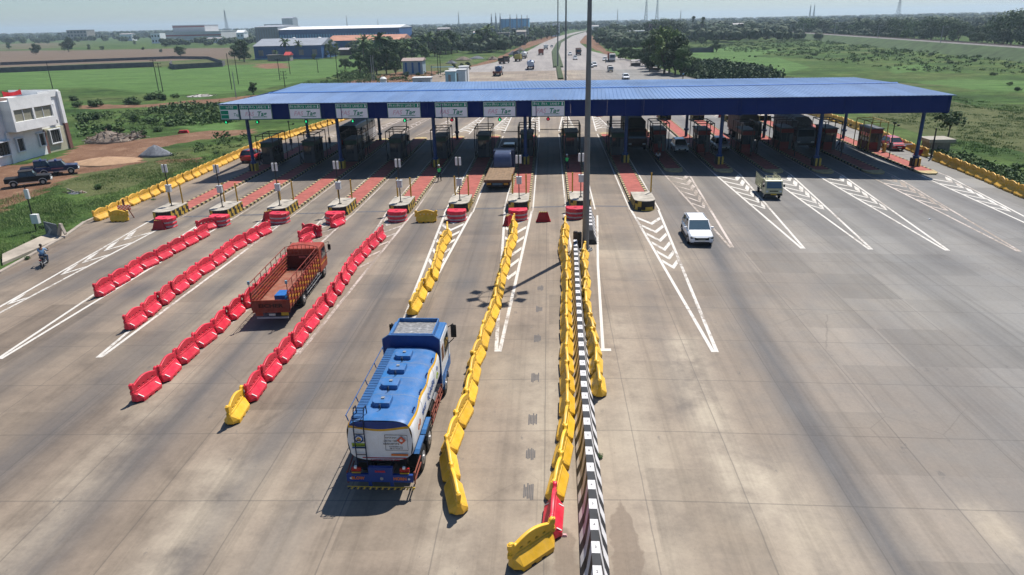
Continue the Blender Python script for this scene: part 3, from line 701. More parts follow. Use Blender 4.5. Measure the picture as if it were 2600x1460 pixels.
for i, x in enumerate(IX):
    y0, y1 = (59.5, 104.5) if i <= 8 else (76, 122)
    t = thing('toll_island', 'red paved traffic island with striped kerbs, %s in the row' % IPL[i], 'traffic island', (x, 0, gz(x)), 0, 'traffic islands between the toll lanes')
    mb = MB(); e = 63.2 if i <= 8 else 78.0
    ya, yb = (e, y1-1.5) if i <= 8 else (78.0, 118.8)
    mb.box(-0.80, ya, -0.15, 0.80, yb, 0.16); part('paving', mb, PAVER, t)
    mb = MB()
    k = 0; y = ya
    while y < yb-0.01:
        for sg in (-1, 1): mb.box(sg*0.80 if sg > 0 else -1.0, y, -0.15, 1.0 if sg > 0 else -0.80, min(y+0.45, yb), 0.19, k % 2)
        y += 0.45; k += 1
    # rounded low end
    yy = y1-1.5 if i <= 8 else 78.0; sg = 1 if i <= 8 else -1
    pp = [(-1.0, yy+sg*0.002), (1.0, yy+sg*0.002), (0.9, yy+sg*0.9), (0.45, yy+sg*1.5), (-0.45, yy+sg*1.5), (-0.9, yy+sg*0.9)]
    mb.prism(pp, 'z', -0.15, 0.17, 0)
    part('kerbstones', mb, [KY, KB], t)
    if i <= 8: block(t, 59.6, 63.2, 0.84, -1)
    else: block(t, 118.8, 122.2, 0.92, 1)
    if i == 7: block(t, 103.0, 106.2, 0.92, 1)
# antenna posts and bollards on the noses
POST = mat('post_black', (0.02, 0.02, 0.022), 0.5); BOLL = mat('bollard_yellow', (0.48, 0.27, 0.03), 0.55, var=0.25)
LGREY = mat('enclosure_grey', (0.50, 0.52, 0.52), 0.45, var=0.1)
def make_post():
    t = thing('antenna_post', '-', 'sensor post')
    mb = MB(); mb.cyl((0, 0, 0), (0, 0, 3.9), 0.045, 0, 8); mb.box(-0.15, -0.15, 0, 0.15, 0.15, 0.04); part('pole', mb, POST, t)
    for sg in (-1, 1):
        mb = MB(); mb.box(-0.095, -0.06, 0, 0.095, 0.06, 0.72); o = part('antenna_panel', mb, WHITE, t, (sg*0.16, 0, 3.15), rz=sg*0.35, bevel=0.02)
    mb = MB(); mb.box(-0.20, -0.16, 1.35, 0.24, 0.16, 1.95); mb.box(-0.23, -0.19, 1.95, 0.27, 0.19, 2.0); part('cabinet', mb, LGREY, t, bevel=0.01)
    return t
pp = Proto(make_post())
for i in range(8):
    pp.put((IX[i]+0.05, 60.9+(0 if i else 1.0), gz(IX[i])+0.885), R.uniform(-.1, .1), 'black post with two white antenna panels on the %s striped block' % IPL[i], 'antenna posts on the island noses')
def make_boll():
    t = thing('steel_bollard', '-', 'bollard'); mb = MB(); mb.cyl((0, 0, 0), (0, 0, 1.75), 0.065, 0, 10); part('pipe', mb, BOLL, t)
    mb = MB(); mb.cyl((0, 0, 1.75), (0, 0, 1.79), 0.075, 0, 10); part('cap', mb, BOLL, t); return t
bb = Proto(make_boll())
for i in range(9):
    for sg in (-1, 1):
        if i == 8 and sg < 0: continue
        bb.put((IX[i]+sg*0.62+(0.25 if i == 8 else 0), 62.9, gz(IX[i])+0.885), 0, 'yellow bollard, %s of the pair on the %s striped block' % ('left' if sg < 0 else 'right', IPL[i]) if i < 8 else 'single yellow pipe bollard on the ninth striped block from left', 'yellow pipe bollards on the island noses')
for i in range(8, 15):
    for sg in (-1, 1):
        bb.put((IX[i]+sg*0.62, 119.4, gz(IX[i])+0.885), 0, 'yellow bollard, %s one at the far end of the %s island' % ('left' if sg < 0 else 'right', IPL[i]), 'yellow pipe bollards at the far island ends')
# ------------------------------------------------------------ toll booths
BR = mat('booth_red', (0.17, 0.012, 0.01), 0.5, var=0.2); BG = mat('booth_green', (0.012, 0.055, 0.035), 0.5); BGY = mat('booth_grey', (0.045, 0.05, 0.055), 0.6); GL = glass()
RAILY = mat('rail_yellow', (0.42, 0.30, 0.08), 0.6); BROOF = mat('booth_roof', (0.07, 0.075, 0.08), 0.55)
def make_booth(lm, rail):
    t = thing('toll_booth', '-', 'booth')
    mb = MB(); mb.box(-0.72, 0, 0, 0.72, 3.5, 1.0); w_ = part('lower_wall', mb, lm, t)
    mb = MB(); mb.box(-0.68, 0.04, 1.0, 0.68, 3.46, 2.05)
    part('window', mb, GL, t)
    mb = MB()
    for (x, y) in ((-.72, 0), (.64, 0), (-.72, 1.7), (.64, 1.7), (-.72, 3.42), (.64, 3.42), (-.04, 0)): mb.box(x, y, 1.0, x+.08, y+.08, 2.05)
    mb.box(-0.72, 0.0, 2.05, 0.72, 3.5, 2.12); part('frame', mb, BGY, t)
    mb = MB(); mb.box(-0.74, -0.02, 2.12, 0.74, 3.52, 2.62); part('header_band', mb, BG if lm is BGY else lm, t)
    mb = MB(); mb.frus((-0.86, -0.15, 0.86, 3.65), (-0.80, -0.10, 0.80, 3.6), 2.62, 2.74); part('roof', mb, BROOF, t)
    mb = MB(); r = 0.06; X0, X1, Y0, Y1, Z = -1.02, 1.02, -0.45, 3.95, 3.55
    for x in (X0, X1):
        for y in (Y0, 1.7, Y1): mb.bar((x, y, 0), (x, y, Z), r)
        mb.bar((x, Y0, Z), (x, Y1, Z), r); mb.bar((x, Y0, 1.1), (x, Y0+0.9, 0.1), r)
    mb.bar((X0, Y0, Z), (X1, Y0, Z), r); mb.bar((X0, Y1, Z), (X1, Y1, Z), r); mb.bar((X0, 1.7, Z), (X1, 1.7, Z), r)
    part('guard_frame', mb, rail, t)
    mb = MB(); mb.box(0.3, -0.06, 0.05, 0.66, -0.02, 1.95); part('door', mb, BROOF, t)
    return t
pa, pb = Proto(make_booth(BGY, BLACK)), Proto(make_booth(BR, BLACK)); pc = Proto(make_booth(BR, RAILY))
for i, x in enumerate(IX):
    y = 86.0 if i <= 8 else (88.5 if i < 12 else 90.8)
    p = pa if i <= 8 else (pc if i == 14 else pb)
    p.put((x, y, gz(x)+0.16), 0, '%s toll booth %son the %s island' % ('grey-green' if i <= 8 else 'red panelled', 'with yellow frame ' if i == 14 else '', IPL[i]), 'toll booths under the canopy')
    # slim camera pole behind each booth
def make_pole():
    t = thing('camera_pole', '-', 'camera pole'); mb = MB(); mb.cyl((0, 0, 0), (0, 0, 4.1), 0.055, 0, 8); mb.bar((0, 0, 3.6), (0.7, 0, 3.6), 0.03); part('pole', mb, POST, t)
    mb = MB(); mb.box(-0.07, -0.2, 3.9, 0.07, 0.2, 4.08); mb.box(0.55, -0.12, 3.62, 0.75, 0.12, 3.78); part('camera', mb, BGY, t)
    mb = MB(); mb.box(-0.16, -0.12, 0.9, 0.16, 0.12, 1.7); part('cabinet', mb, BROOF, t); return t
cp = Proto(make_pole())
for i, x in enumerate(IX):
    y = 95.5 if i <= 8 else 86.3
    cp.put((x-0.35+0.1*(i % 3), y, gz(x)+0.16), 0.2*(i % 4), 'thin black camera pole beside the toll booth of the %s island' % IPL[i], 'camera poles on the toll islands')
def make_boom(m):
    t = thing('boom_barrier', '-', 'boom barrier')
    mb = MB(); mb.box(-0.17, -0.17, 0, 0.17, 0.17, 1.0); part('housing', mb, HAZY, t, bevel=0.02)
    mb = MB(); mb.box(0.1, -0.05, 0.85, 3.3, -0.0, 0.95); part('arm', mb, m, t); return t
bm = Proto(make_boom(BLACK))
for i, s, y in ((6, 1, 100), (7, -1, 101)):
    x = IX[i] if s > 0 else IX[i]
    bm.put((x-0.7 if i == 7 else x-0.7, y, gz(x)+0.2), math.pi, 'lowered dark boom arm across the lane left of the %s island' % IPL[i], 'boom barriers')
o = make_boom(WHITE); o.location = (IX[14]+0.6, 89.5, gz(41)+0.2); o['label'] = 'lowered white boom arm across the lane on the far right'; o['group'] = 'boom barriers'
# ------------------------------------------------------------ crash cushions, plastic barriers
REDP = mat('plastic_red', (0.68, 0.010, 0.042), 0.42, var=0.18, vs=2.5, rand=0.20, spec=0.4, dust=.16)
YELP = mat('plastic_yellow', (0.82, 0.46, 0.016), 0.44, var=0.18, vs=2.5, rand=0.16, spec=0.4, dust=.25)
YELE = mat('plastic_yellow_dusty', (0.78, 0.42, 0.022), 0.55, var=0.22, vs=2.0, rand=0.18, dust=.5)
REDD = mat('plastic_dark_red', (0.33, 0.012, 0.02), 0.5, var=0.2, vs=2)
REFL = mat('reflective_grey', (0.42, 0.33, 0.34), 0.45, var=0.15); STIK = mat('sticker_white', (0.75, 0.72, 0.68), 0.4)
def make_cushion():
    t = thing('crash_cushion', '-', 'crash cushion')
    def ring(s, k=0):
        return [(-0.95*s, 0.62*s), (-0.95*s, -0.18*s), (-0.62*s, -0.60*s), (0, -0.78*s), (0.62*s, -0.60*s), (0.95*s, -0.18*s), (0.95*s, 0.62*s), (0, 0.66*s)]
    mb = MB(); lv = [(0, 1.0), (0.10, 1.02), (0.12, 0.96), (0.34, 0.95), (0.36, 1.0), (0.52, 1.0), (0.54, 0.95), (0.72, 0.95), (0.74, 1.0), (0.92, 1.02), (1.04, 1.0), (1.10, 0.93)]
    mb.loft([[(p[0], p[1], z) for p in ring(s)] for z, s in lv]); part('body', mb, REDP, t, bevel=0.02)
    mb = MB()
    for z in (0.14, 0.56):
        mb.loft([[(p[0], p[1], z) for p in ring(0.962)], [(p[0], p[1], z+0.15) for p in ring(0.962)]])
    part('reflective_band', mb, REFL, t)
    mb = MB(); mb.prism([(-0.22, -0.02), (0, -0.14), (0.22, -0.02), (0.12, 0.1), (-0.12, 0.1)], 'z', 1.095, 1.106); part('filler_hole', mb, mat('dark_hole', (0.10, 0.005, 0.012), 0.8), t)
    return t
cu = Proto(make_cushion())
for i, (x, y) in enumerate([(-33.5, 57.6), (-28.75, 57.75), (-23.55, 58.15), (-18.45, 57.7), (-13.05, 57.8), (-7.85, 57.4), (-2.6, 57.1), (2.2, 57.2)]):
    cu.put((x, y, gz(x)), R.uniform(-.08, .08), 'red banded crash cushion in front of the %s striped block' % IPL[i], 'red crash cushions before the island noses', scale=0.84)
def make_barrier(m, name):
    t = thing(name, '-', 'road barrier')
    Lh = 0.90
    # lower wedge with tapered ends and two foot notches
    mb = MB()
    b0 = [(-Lh*0.72, -0.34), (Lh*0.72, -0.34), (Lh*0.97, -0.13), (Lh*0.97, 0.13), (Lh*0.72, 0.34), (-Lh*0.72, 0.34), (-Lh*0.97, 0.13), (-Lh*0.97, -0.13)]
    b1 = [(p[0], p[1]*0.98) for p in b0]; b2 = [(p[0]*1.0, p[1]*0.30) for p in b0]; b3 = [(p[0]*1.0, p[1]*0.25) for p in b0]
    mb.loft([[(p[0], p[1], 0.09) for p in b0], [(p[0], p[1], 0.20) for p in b1], [(p[0], p[1], 0.50) for p in b2], [(p[0], p[1], 0.58) for p in b3]])
    for x0, x1 in ((-0.72, -0.34), (-0.14, 0.14), (0.34, 0.72)): mb.box(x0*.9, -0.325, 0, x1*.9, 0.325, 0.10)
    for k in range(3):
        x = -0.45+0.45*k; mb.frus((x-0.06, -0.345, x+0.06, 0.345), (x-0.04, -0.115, x+0.04, 0.115), 0.12, 0.47)
    base = part('base', mb, m, t, bevel=0.02)
    # upper arched panel with four oval openings and end lugs
    top = [(-Lh+0.04, 0.50)]
    top += [(-Lh-0.03, 0.56), (-Lh-0.03, 0.66), (-Lh+0.05, 0.70), (-Lh-0.02, 0.74), (-Lh-0.04, 0.95), (-Lh+0.03, 1.0), (-Lh+0.13, 0.95), (-Lh+0.15, 0.84)]
    n = 12
    for k in range(n+1):
        a = k/n; x = -Lh+0.15+(2*Lh-0.30)*a; top.append((x, 0.84+0.19*math.sin(math.pi*a)))
    top += [(-p[0], p[1]) for p in reversed(top[:9])]
    holes = []
    for k in range(4):
        cx = -0.48+0.32*k; holes.append([(cx+0.10*math.cos(q), 0.68+0.055*math.sin(q)) for q in [2*math.pi*j/10 for j in range(10)]])
    me = shape_mesh('panel', list(reversed(top)), holes, 0.12, 0.025, m)
    me.transform(Matrix.Rotation(rad(90), 4, 'X'))
    part('panel', me, m, t)
    for sg in (-1, 1):
        mb = MB(); mb.cyl((sg*(Lh+0.0), 0, 0.48), (sg*(Lh+0.0), 0, 0.62), 0.085, 0, 10); mb.cyl((sg*(Lh+0.0), 0, 0.62), (sg*(Lh+0.0), 0, 0.80), 0.045, 0, 8); mb.cyl((sg*(Lh+0.0), 0, 0.80), (sg*(Lh+0.0), 0, 0.97), 0.085, 0, 10)
        part('connector', mb, m, t)
    if m is REDP:
        for sg in (-1, 1):
            for s2 in (-1, 1):
                x = sg*0.60; mb = MB(); mb.quad((x-0.03, s2*0.318, 0.24), (x+0.03, s2*0.318, 0.24), (x-.11, s2*0.165, 0.44), (x-0.16, s2*0.165, 0.44))
                part('reflective_sticker', mb, STIK, t, fix=False)
    return t
PR, PY, PE = Proto(make_barrier(REDP, 'plastic_barrier')), Proto(make_barrier(YELP, 'plastic_barrier')), Proto(make_barrier(YELE, 'plastic_barrier'))
def row(pts, n, proto, col, desc, grp, jit=0.06, jang=0.10, special=None, sc=1.0, rev=False, far='far'):
    pts = [Vector(p) for p in pts]; Ls = [0]
    for i in range(len(pts)-1): Ls.append(Ls[-1]+(pts[i+1]-pts[i]).length)
    def P(s):
        s = max(0, min(Ls[-1]-1e-4, s))
        for i in range(len(pts)-1):
            if s <= Ls[i+1]: return pts[i].lerp(pts[i+1], (s-Ls[i])/(Ls[i+1]-Ls[i]))
    st = Ls[-1]/n; ends = [P(st*k)+Vector((R.uniform(-jit, jit)*1.6, 0)) for k in range(n+1)]
    for k in range(n):
        a, c = ends[k], ends[k+1]; m_ = (a+c)/2; ang = math.atan2(c.y-a.y, c.x-a.x)+R.uniform(-jang, jang)
        pr, cl = proto, col
        if special and k in special: pr, cl = special[k]
        if k < (n+1)//2 or n < 8: o_ = ORD[k]+' from near end'
        else: o_ = ORD[n-1-k]+' from far end'
        pr.put((m_.x, m_.y, gz(m_.x, m_.y)), ang, '%s barrier, %s of %s' % (cl, o_, desc), grp, scale=sc)
row([(-29.15, 40.6), (-29.2, 45.2), (-28.9, 50.2), (-28.45, 54.9)], 8, PR, 'red', 'the leftmost red row', 'red plastic barriers')
row([(-23.85, 35.2), (-24.1, 42.5), (-24.15, 50.3), (-23.3, 55.4)], 11, PR, 'red', 'the second red row', 'red plastic barriers')
row([(-18.8, 27.0), (-18.6, 32.6), (-18.4, 38.4), (-18.5, 51.2)], 13, PR, 'red', 'the red row left of the red truck', 'red plastic barriers')
row([(-13.5, 25.0), (-13.45, 30.4), (-13.4, 36.7), (-13.6, 46.3), (-13.15, 53.0)], 15, PR, 'red', 'the red row right of the red truck', 'red plastic barriers', special={0: (PY, 'yellow')})
row([(-7.95, 36.6), (-7.65, 43.0), (-8.05, 53.4)], 9, PY, 'yellow', 'the row ahead of the tanker', 'yellow plastic barriers')
row([(-3.05, 19.2), (-3.55, 21.1), (-4.05, 22.9), (-3.7, 24.6), (-3.55, 30.4), (-3.1, 38.0), (-3.0, 46.8), (-2.75, 51), (-2.95, 55.4)], 20, PY, 'yellow', 'the row right of the tanker', 'yellow plastic barriers', jang=0.09)
row([(-1.2, 16.75), (0.05, 17.9), (0.16, 19.8), (0.35, 21.7), (0.75, 25.5), (0.85, 31.1), (1.0, 38), (1.1, 46), (0.95, 49.5), (1.35, 54.3)], 21, PY, 'yellow', 'the row left of the median', 'yellow plastic barriers', special={1: (PR, 'red')}, jang=0.05)
row([(2.2, 27.0), (2.2, 29.5), (2.3, 33.4), (2.05, 35.5), (2.45, 47.3)], 11, PY, 'yellow', 'the short row right of the median', 'yellow plastic barriers', jang=0.09)
row([(-41.6, 60.2), (-41.5, 62.0), (-41.6, 66), (-41.6, 78), (-41.9, 98), (-41.8, 105), (-39.4, 117), (-37.0, 134), (-37.4, 150)], 48, PE, 'yellow', 'the left plaza edge row', 'yellow barriers on the left plaza edge', sc=1.04)
row([(43.9, 58), (44.1, 65), (45.2, 76.7), (45.5, 85.2)], 14, PE, 'orange-yellow', 'the near right edge row', 'yellow barriers on the right plaza edge', sc=1.06)
row([(45.6, 87.0), (46.5, 100.3), (47.0, 115), (45.6, 135)], 25, PE, 'orange-yellow', 'the far right edge row', 'yellow barriers on the right plaza edge', sc=1.04)
# loose ones
def lone(pr, u, v, rz, label, grp, sc=1.0):
    p = at(u, v); pr.put((p.x, p.y, p.z), rz, label, grp, scale=sc)
lone(PY, 1073, 558, 0.02, 'yellow plastic barrier standing alone across the lane left of the sixth crash cushion', 'yellow plastic barriers')
lone(PY, 302, 556, -0.05, 'yellow plastic barrier turned across the near end of the left edge row', 'yellow plastic barriers')
lone(PR, 787, 594, -0.35, 'red plastic barrier askew at the far end of the row behind the open red truck', 'red plastic barriers')
lone(PR, 773, 604, 1.2, 'red plastic barrier leaning against the askew one behind the open red truck', 'red plastic barriers')
lone(PR, 850, 568, 1.25, 'red plastic barrier set against the fourth crash cushion', 'red plastic barriers')
lone(PR, 523, 578, 0.95, 'red plastic barrier doubled up beside the second crash cushion', 'red plastic barriers')
def make_trap(m):
    t = thing('trapezoid_barrier', '-', 'road barrier')
    mb = MB(); mb.frus((-0.62, -0.26, 0.62, 0.26), (-0.60, -0.25, 0.60, 0.25), 0, 0.12); mb.frus((-0.56, -0.22, 0.56, 0.22), (-0.36, -0.10, 0.36, 0.10), 0.12, 0.80); part('body', mb, m, t, bevel=0.02)
    mb = MB()
    for k in range(8):
        x = -0.34+0.085*k; mb.box(x, -0.09, 0.80, x+0.085, 0.09, 0.815, k % 2)
    part('striped_top', mb, [HAZY, HAZB], t); return t
tp = Proto(make_trap(REDD)); G = 'small red trapezoid barriers'
for u, v, rz, lb in ((1367, 557, 0.0, 'small dark red trapezoid barrier alone in the lane left of the lamp mast'), (403, 577, 0.0, 'small dark red trapezoid barrier before the leftmost crash cushion'), (678, 553, 0.9, 'small dark red trapezoid barrier beside the third crash cushion'),
    (1279, 565, 1.2, 'small dark red trapezoid barrier left of the seventh crash cushion'), (2310, 392, 0.2, 'small red trapezoid barrier by the rightmost pillar of the canopy'), (650, 392, 0.3, 'small red trapezoid barrier by the red car at the far left lane')):
    p = at(u, v); tp.put((p.x, p.y, p.z), rz, lb, G)
for i in range(8, 15):
    p = (IX[i]-0.6+(i % 3)*0.5, 124.2, gz(IX[i])); tp.put(p, 0.1*i, 'red trapezoid barrier at the far end of the %s island' % IPL[i], G, scale=1.25)
# red and white chevron board behind the turned yellow barrier
p = at(318, 548); t = thing('chevron_board', 'red and white zigzag board propped behind the yellow barrier on the left', 'warning board', (p.x, p.y, p.z), 0.3)
mb = MB()
for r_ in range(4):
    for k in range(8): mb.box(-0.56+0.14*k, -0.03, 0.75+0.12*r_, -0.42+0.14*k, 0.0, 0.87+0.12*r_, (k//1+r_) % 2)
part('board', mb, [WHITE, REDP], t)
mb = MB(); mb.box(-0.08, 0.0, 0, 0.08, 0.1, 1.75); mb.bar((0.3, 0, 0.9), (0.75, -0.3, 0.0), 0.05); mb.bar((-0.3, 0, 0.9), (-0.5, 0.4, 0.0), 0.05); part('stand', mb, mat('rust_brown', (0.12, 0.05, 0.035), 0.8), t)
# ------------------------------------------------------------ painted concrete median
def median(path, n, label, black_end=False, start=0):
    """jersey wall with slanting black and white bands; numbers on its white tops"""
    path = [Vector(p) for p in path]; tot = sum((path[i+1]-path[i]).length for i in range(len(path)-1))
    def P(s):
        for i in range(len(path)-1):
            L_ = (path[i+1]-path[i]).length
            if s <= L_ or i == len(path)-2: return path[i]+(path[i+1]-path[i])*(s/L_), (path[i+1]-path[i]).normalized()
            s -= L_
    o0 = path[0]; t = thing('median_barrier', label, 'concrete barrier', (o0.x, o0.y, gz(o0.x)), 0)
    prof = [(-0.43, 0.0), (-0.43, 0.08), (-0.27, 0.36), (-0.125, 0.92), (0.125, 0.92), (0.27, 0.36), (0.43, 0.08), (0.43, 0.0)]
    mb = MB(); st = 0.5
    def V(k, j):
        x, z = prof[j]; s = st*k-(0.92-z)*0.85; q, dd = P(max(-0.5, s)); nr = Vector((dd.y, -dd.x))
        w_ = q+nr*x; return (w_.x-o0.x, w_.y-o0.y, z)
    for k in range(n):
        for j in range(7): mb.quad(V(k, j), V(k, j+1), V(k+1, j+1), V(k+1, j), k % 2 if not black_end or k > 2 else 0)
    mb.add([V(0, j) for j in range(8)], [tuple(range(8))], 0); mb.add([V(n, j) for j in range(8)], [tuple(reversed(range(8)))], 0)
    part('wall', mb, [mat('wall_black', (0.022, 0.023, 0.026), 0.6, var=0.3, vs=2), mat('wall_white', (0.60, 0.58, 0.57), 0.65, var=0.18, vs=2)], t)
    for k in range(1, min(n, 62), 2):
        q, dd = P(st*(k+0.5)); o = text_mesh('number', str(start+(k+1)//2), 0.15, POST, t, (q.x-o0.x, q.y-o0.y, 0.922), (0, 0, math.atan2(dd.y, dd.x)-math.pi/2), 0.002)
    return t
median([(1.32, 14.0), (1.42, 20), (1.5, 28), (1.66, 38), (1.86, 48.0)], 68, 'black and white banded concrete median running from the near edge to the lamp mast')
median([(3.12, 50.2), (3.25, 54), (3.42, 57.8)], 15, 'short black and white banded concrete median behind the lamp mast', True, 40)
# ------------------------------------------------------------ lamp masts
MASTM = mat('mast_grey', (0.17, 0.175, 0.18), 0.5, 0.4, var=0.15, vs=1)
def make_mast(h, r0, r1, label, pos, heads=8, fy=0):
    t = thing('lamp_mast', label, 'lamp mast', (pos[0], pos[1], gz(pos[0], pos[1])), 0, 'tall lamp masts on the median')
    mb = MB(); mb.cyl((0, 0, 0), (0, 0, h), r0, 0, 16, r1); part('pole', mb, MASTM, t, smooth=False)
    mb = MB(); mb.cyl((0, 0, 0), (0, 0, 0.06), r0*2.1, 0, 16)
    for k in range(8): a = k*math.pi/4; mb.cyl((math.cos(a)*r0*1.7, math.sin(a)*r0*1.7, 0), (math.cos(a)*r0*1.7, math.sin(a)*r0*1.7, 0.18), 0.03, 0, 6)
    part('base_plate', mb, MASTM, t)
    mb = MB(); n = 12; rr = 1.15
    for k in range(n): a, c = 2*math.pi*k/n, 2*math.pi*(k+1)/n; mb.bar((rr*math.cos(a), rr*math.sin(a), h-0.3), (rr*math.cos(c), rr*math.sin(c), h-0.3), 0.05)
    for k in range(4): a = k*math.pi/2; mb.bar((0, 0, h-0.3), (rr*math.cos(a), rr*math.sin(a), h-0.3), 0.04)
    part('lantern_ring', mb, MASTM, t)
    for k in range(heads):
        a = 2*math.pi*k/heads+0.3; mb = MB(); T = Matrix.Translation((1.55*math.cos(a), 1.55*math.sin(a), h-0.45)) @ Matrix.Rotation(a, 4, 'Z')
        mb.box(-0.32, -0.26, -0.1, 0.32, 0.26, 0.1, 0, T); part('floodlight', mb, BROOF, t)
    return t
t = make_mast(18.6, 0.25, 0.13, 'tall grey lamp mast standing on the median in front of the toll plaza', (2.62, 48.4))
mb = MB(); mb.box(-0.14, -0.10, 0, 0.14, 0.10, 1.25); part('winch_cover', mb, BLACK, t, (-0.42, -0.12, 0.15), bevel=0.09)
mb = MB(); mb.box(-0.17, -0.12, 0, 0.17, 0.14, 1.4); part('winch_door', mb, mat('door_brown', (0.06, 0.045, 0.04), 0.7), t, (-0.72, 0.05, 0.0), bevel=0.09)
make_mast(30, 0.30, 0.16, 'distant lamp mast rising behind the canopy, the nearer and thicker of two', (4.5, 196))
make_mast(30, 0.26, 0.14, 'distant lamp mast rising behind the canopy, the thinner one on the left', (3.2, 262))
# low steel cabinet pile and debris by mast foot
# ============================================================ vehicles (local axes: +Y forward, ground z 0)
TYRE = mat('tyre_rubber', (0.018, 0.018, 0.018), 0.85, var=0.3); RIM = mat('rim_steel', (0.42, 0.42, 0.42), 0.4, 0.5, var=0.1)
CHAS = mat('chassis_black', (0.025, 0.022, 0.022), 0.7, var=0.3); LAMPR = mat('lamp_red', (0.35, 0.015, 0.015), 0.25); LAMPY = mat('lamp_amber', (0.55, 0.25, 0.02), 0.3)
LAMPW = mat('lamp_clear', (0.55, 0.57, 0.6), 0.15); PLATE = mat('number_plate', (0.62, 0.60, 0.52), 0.5); PLATEY = mat('number_plate_yellow', (0.55, 0.36, 0.03), 0.5)
def wheel(par, x, y, r, wd=0.22, dual=False):
    """wheel = tyre mesh with rim as its child; sx>0 means outer face to +X"""
    s = 1 if x > 0 else -1; mb = MB(); w_ = wd*(2.1 if dual else 1)
    n = 18; prof = [(-w_/2, r*0.62), (-w_/2, r*0.93), (-w_/2+0.03, r), (w_/2-0.03, r), (w_/2, r*0.93), (w_/2, r*0.62)]
    rings = [[(px, pr*math.cos(2*math.pi*k/n), pr*math.sin(2*math.pi*k/n)) for k in range(n)] for px, pr in prof]
    mb.loft(rings); o = part('wheel', mb, TYRE, par, (x-s*w_/2, y, r))
    mb = MB(); mb.cyl((s*(w_/2-0.05), 0, 0), (s*(w_/2+0.01), 0, 0), r*0.60, 0, 14, r*0.5); mb.cyl((s*(w_/2), 0, 0), (s*(w_/2+0.05), 0, 0), r*0.22, 0, 10)
    part('rim', mb, RIM, o); return o
def mud(par, x, y, r, m, wd=0.5):
    mb = MB(); n = 8; rings = []
    for k in range(n+1):
        a = math.pi*(k/n); c, s = math.cos(a), math.sin(a)
        rings.append([(x-wd/2, y+c*(r+0.08), r+s*(r+0.08)), (x+wd/2, y+c*(r+0.08), r+s*(r+0.08)), (x+wd/2, y+c*(r+0.05), r+s*(r+0.05)), (x-wd/2, y+c*(r+0.05), r+s*(r+0.05))])
    mb.loft(rings); return part('mudguard', mb, m, par)
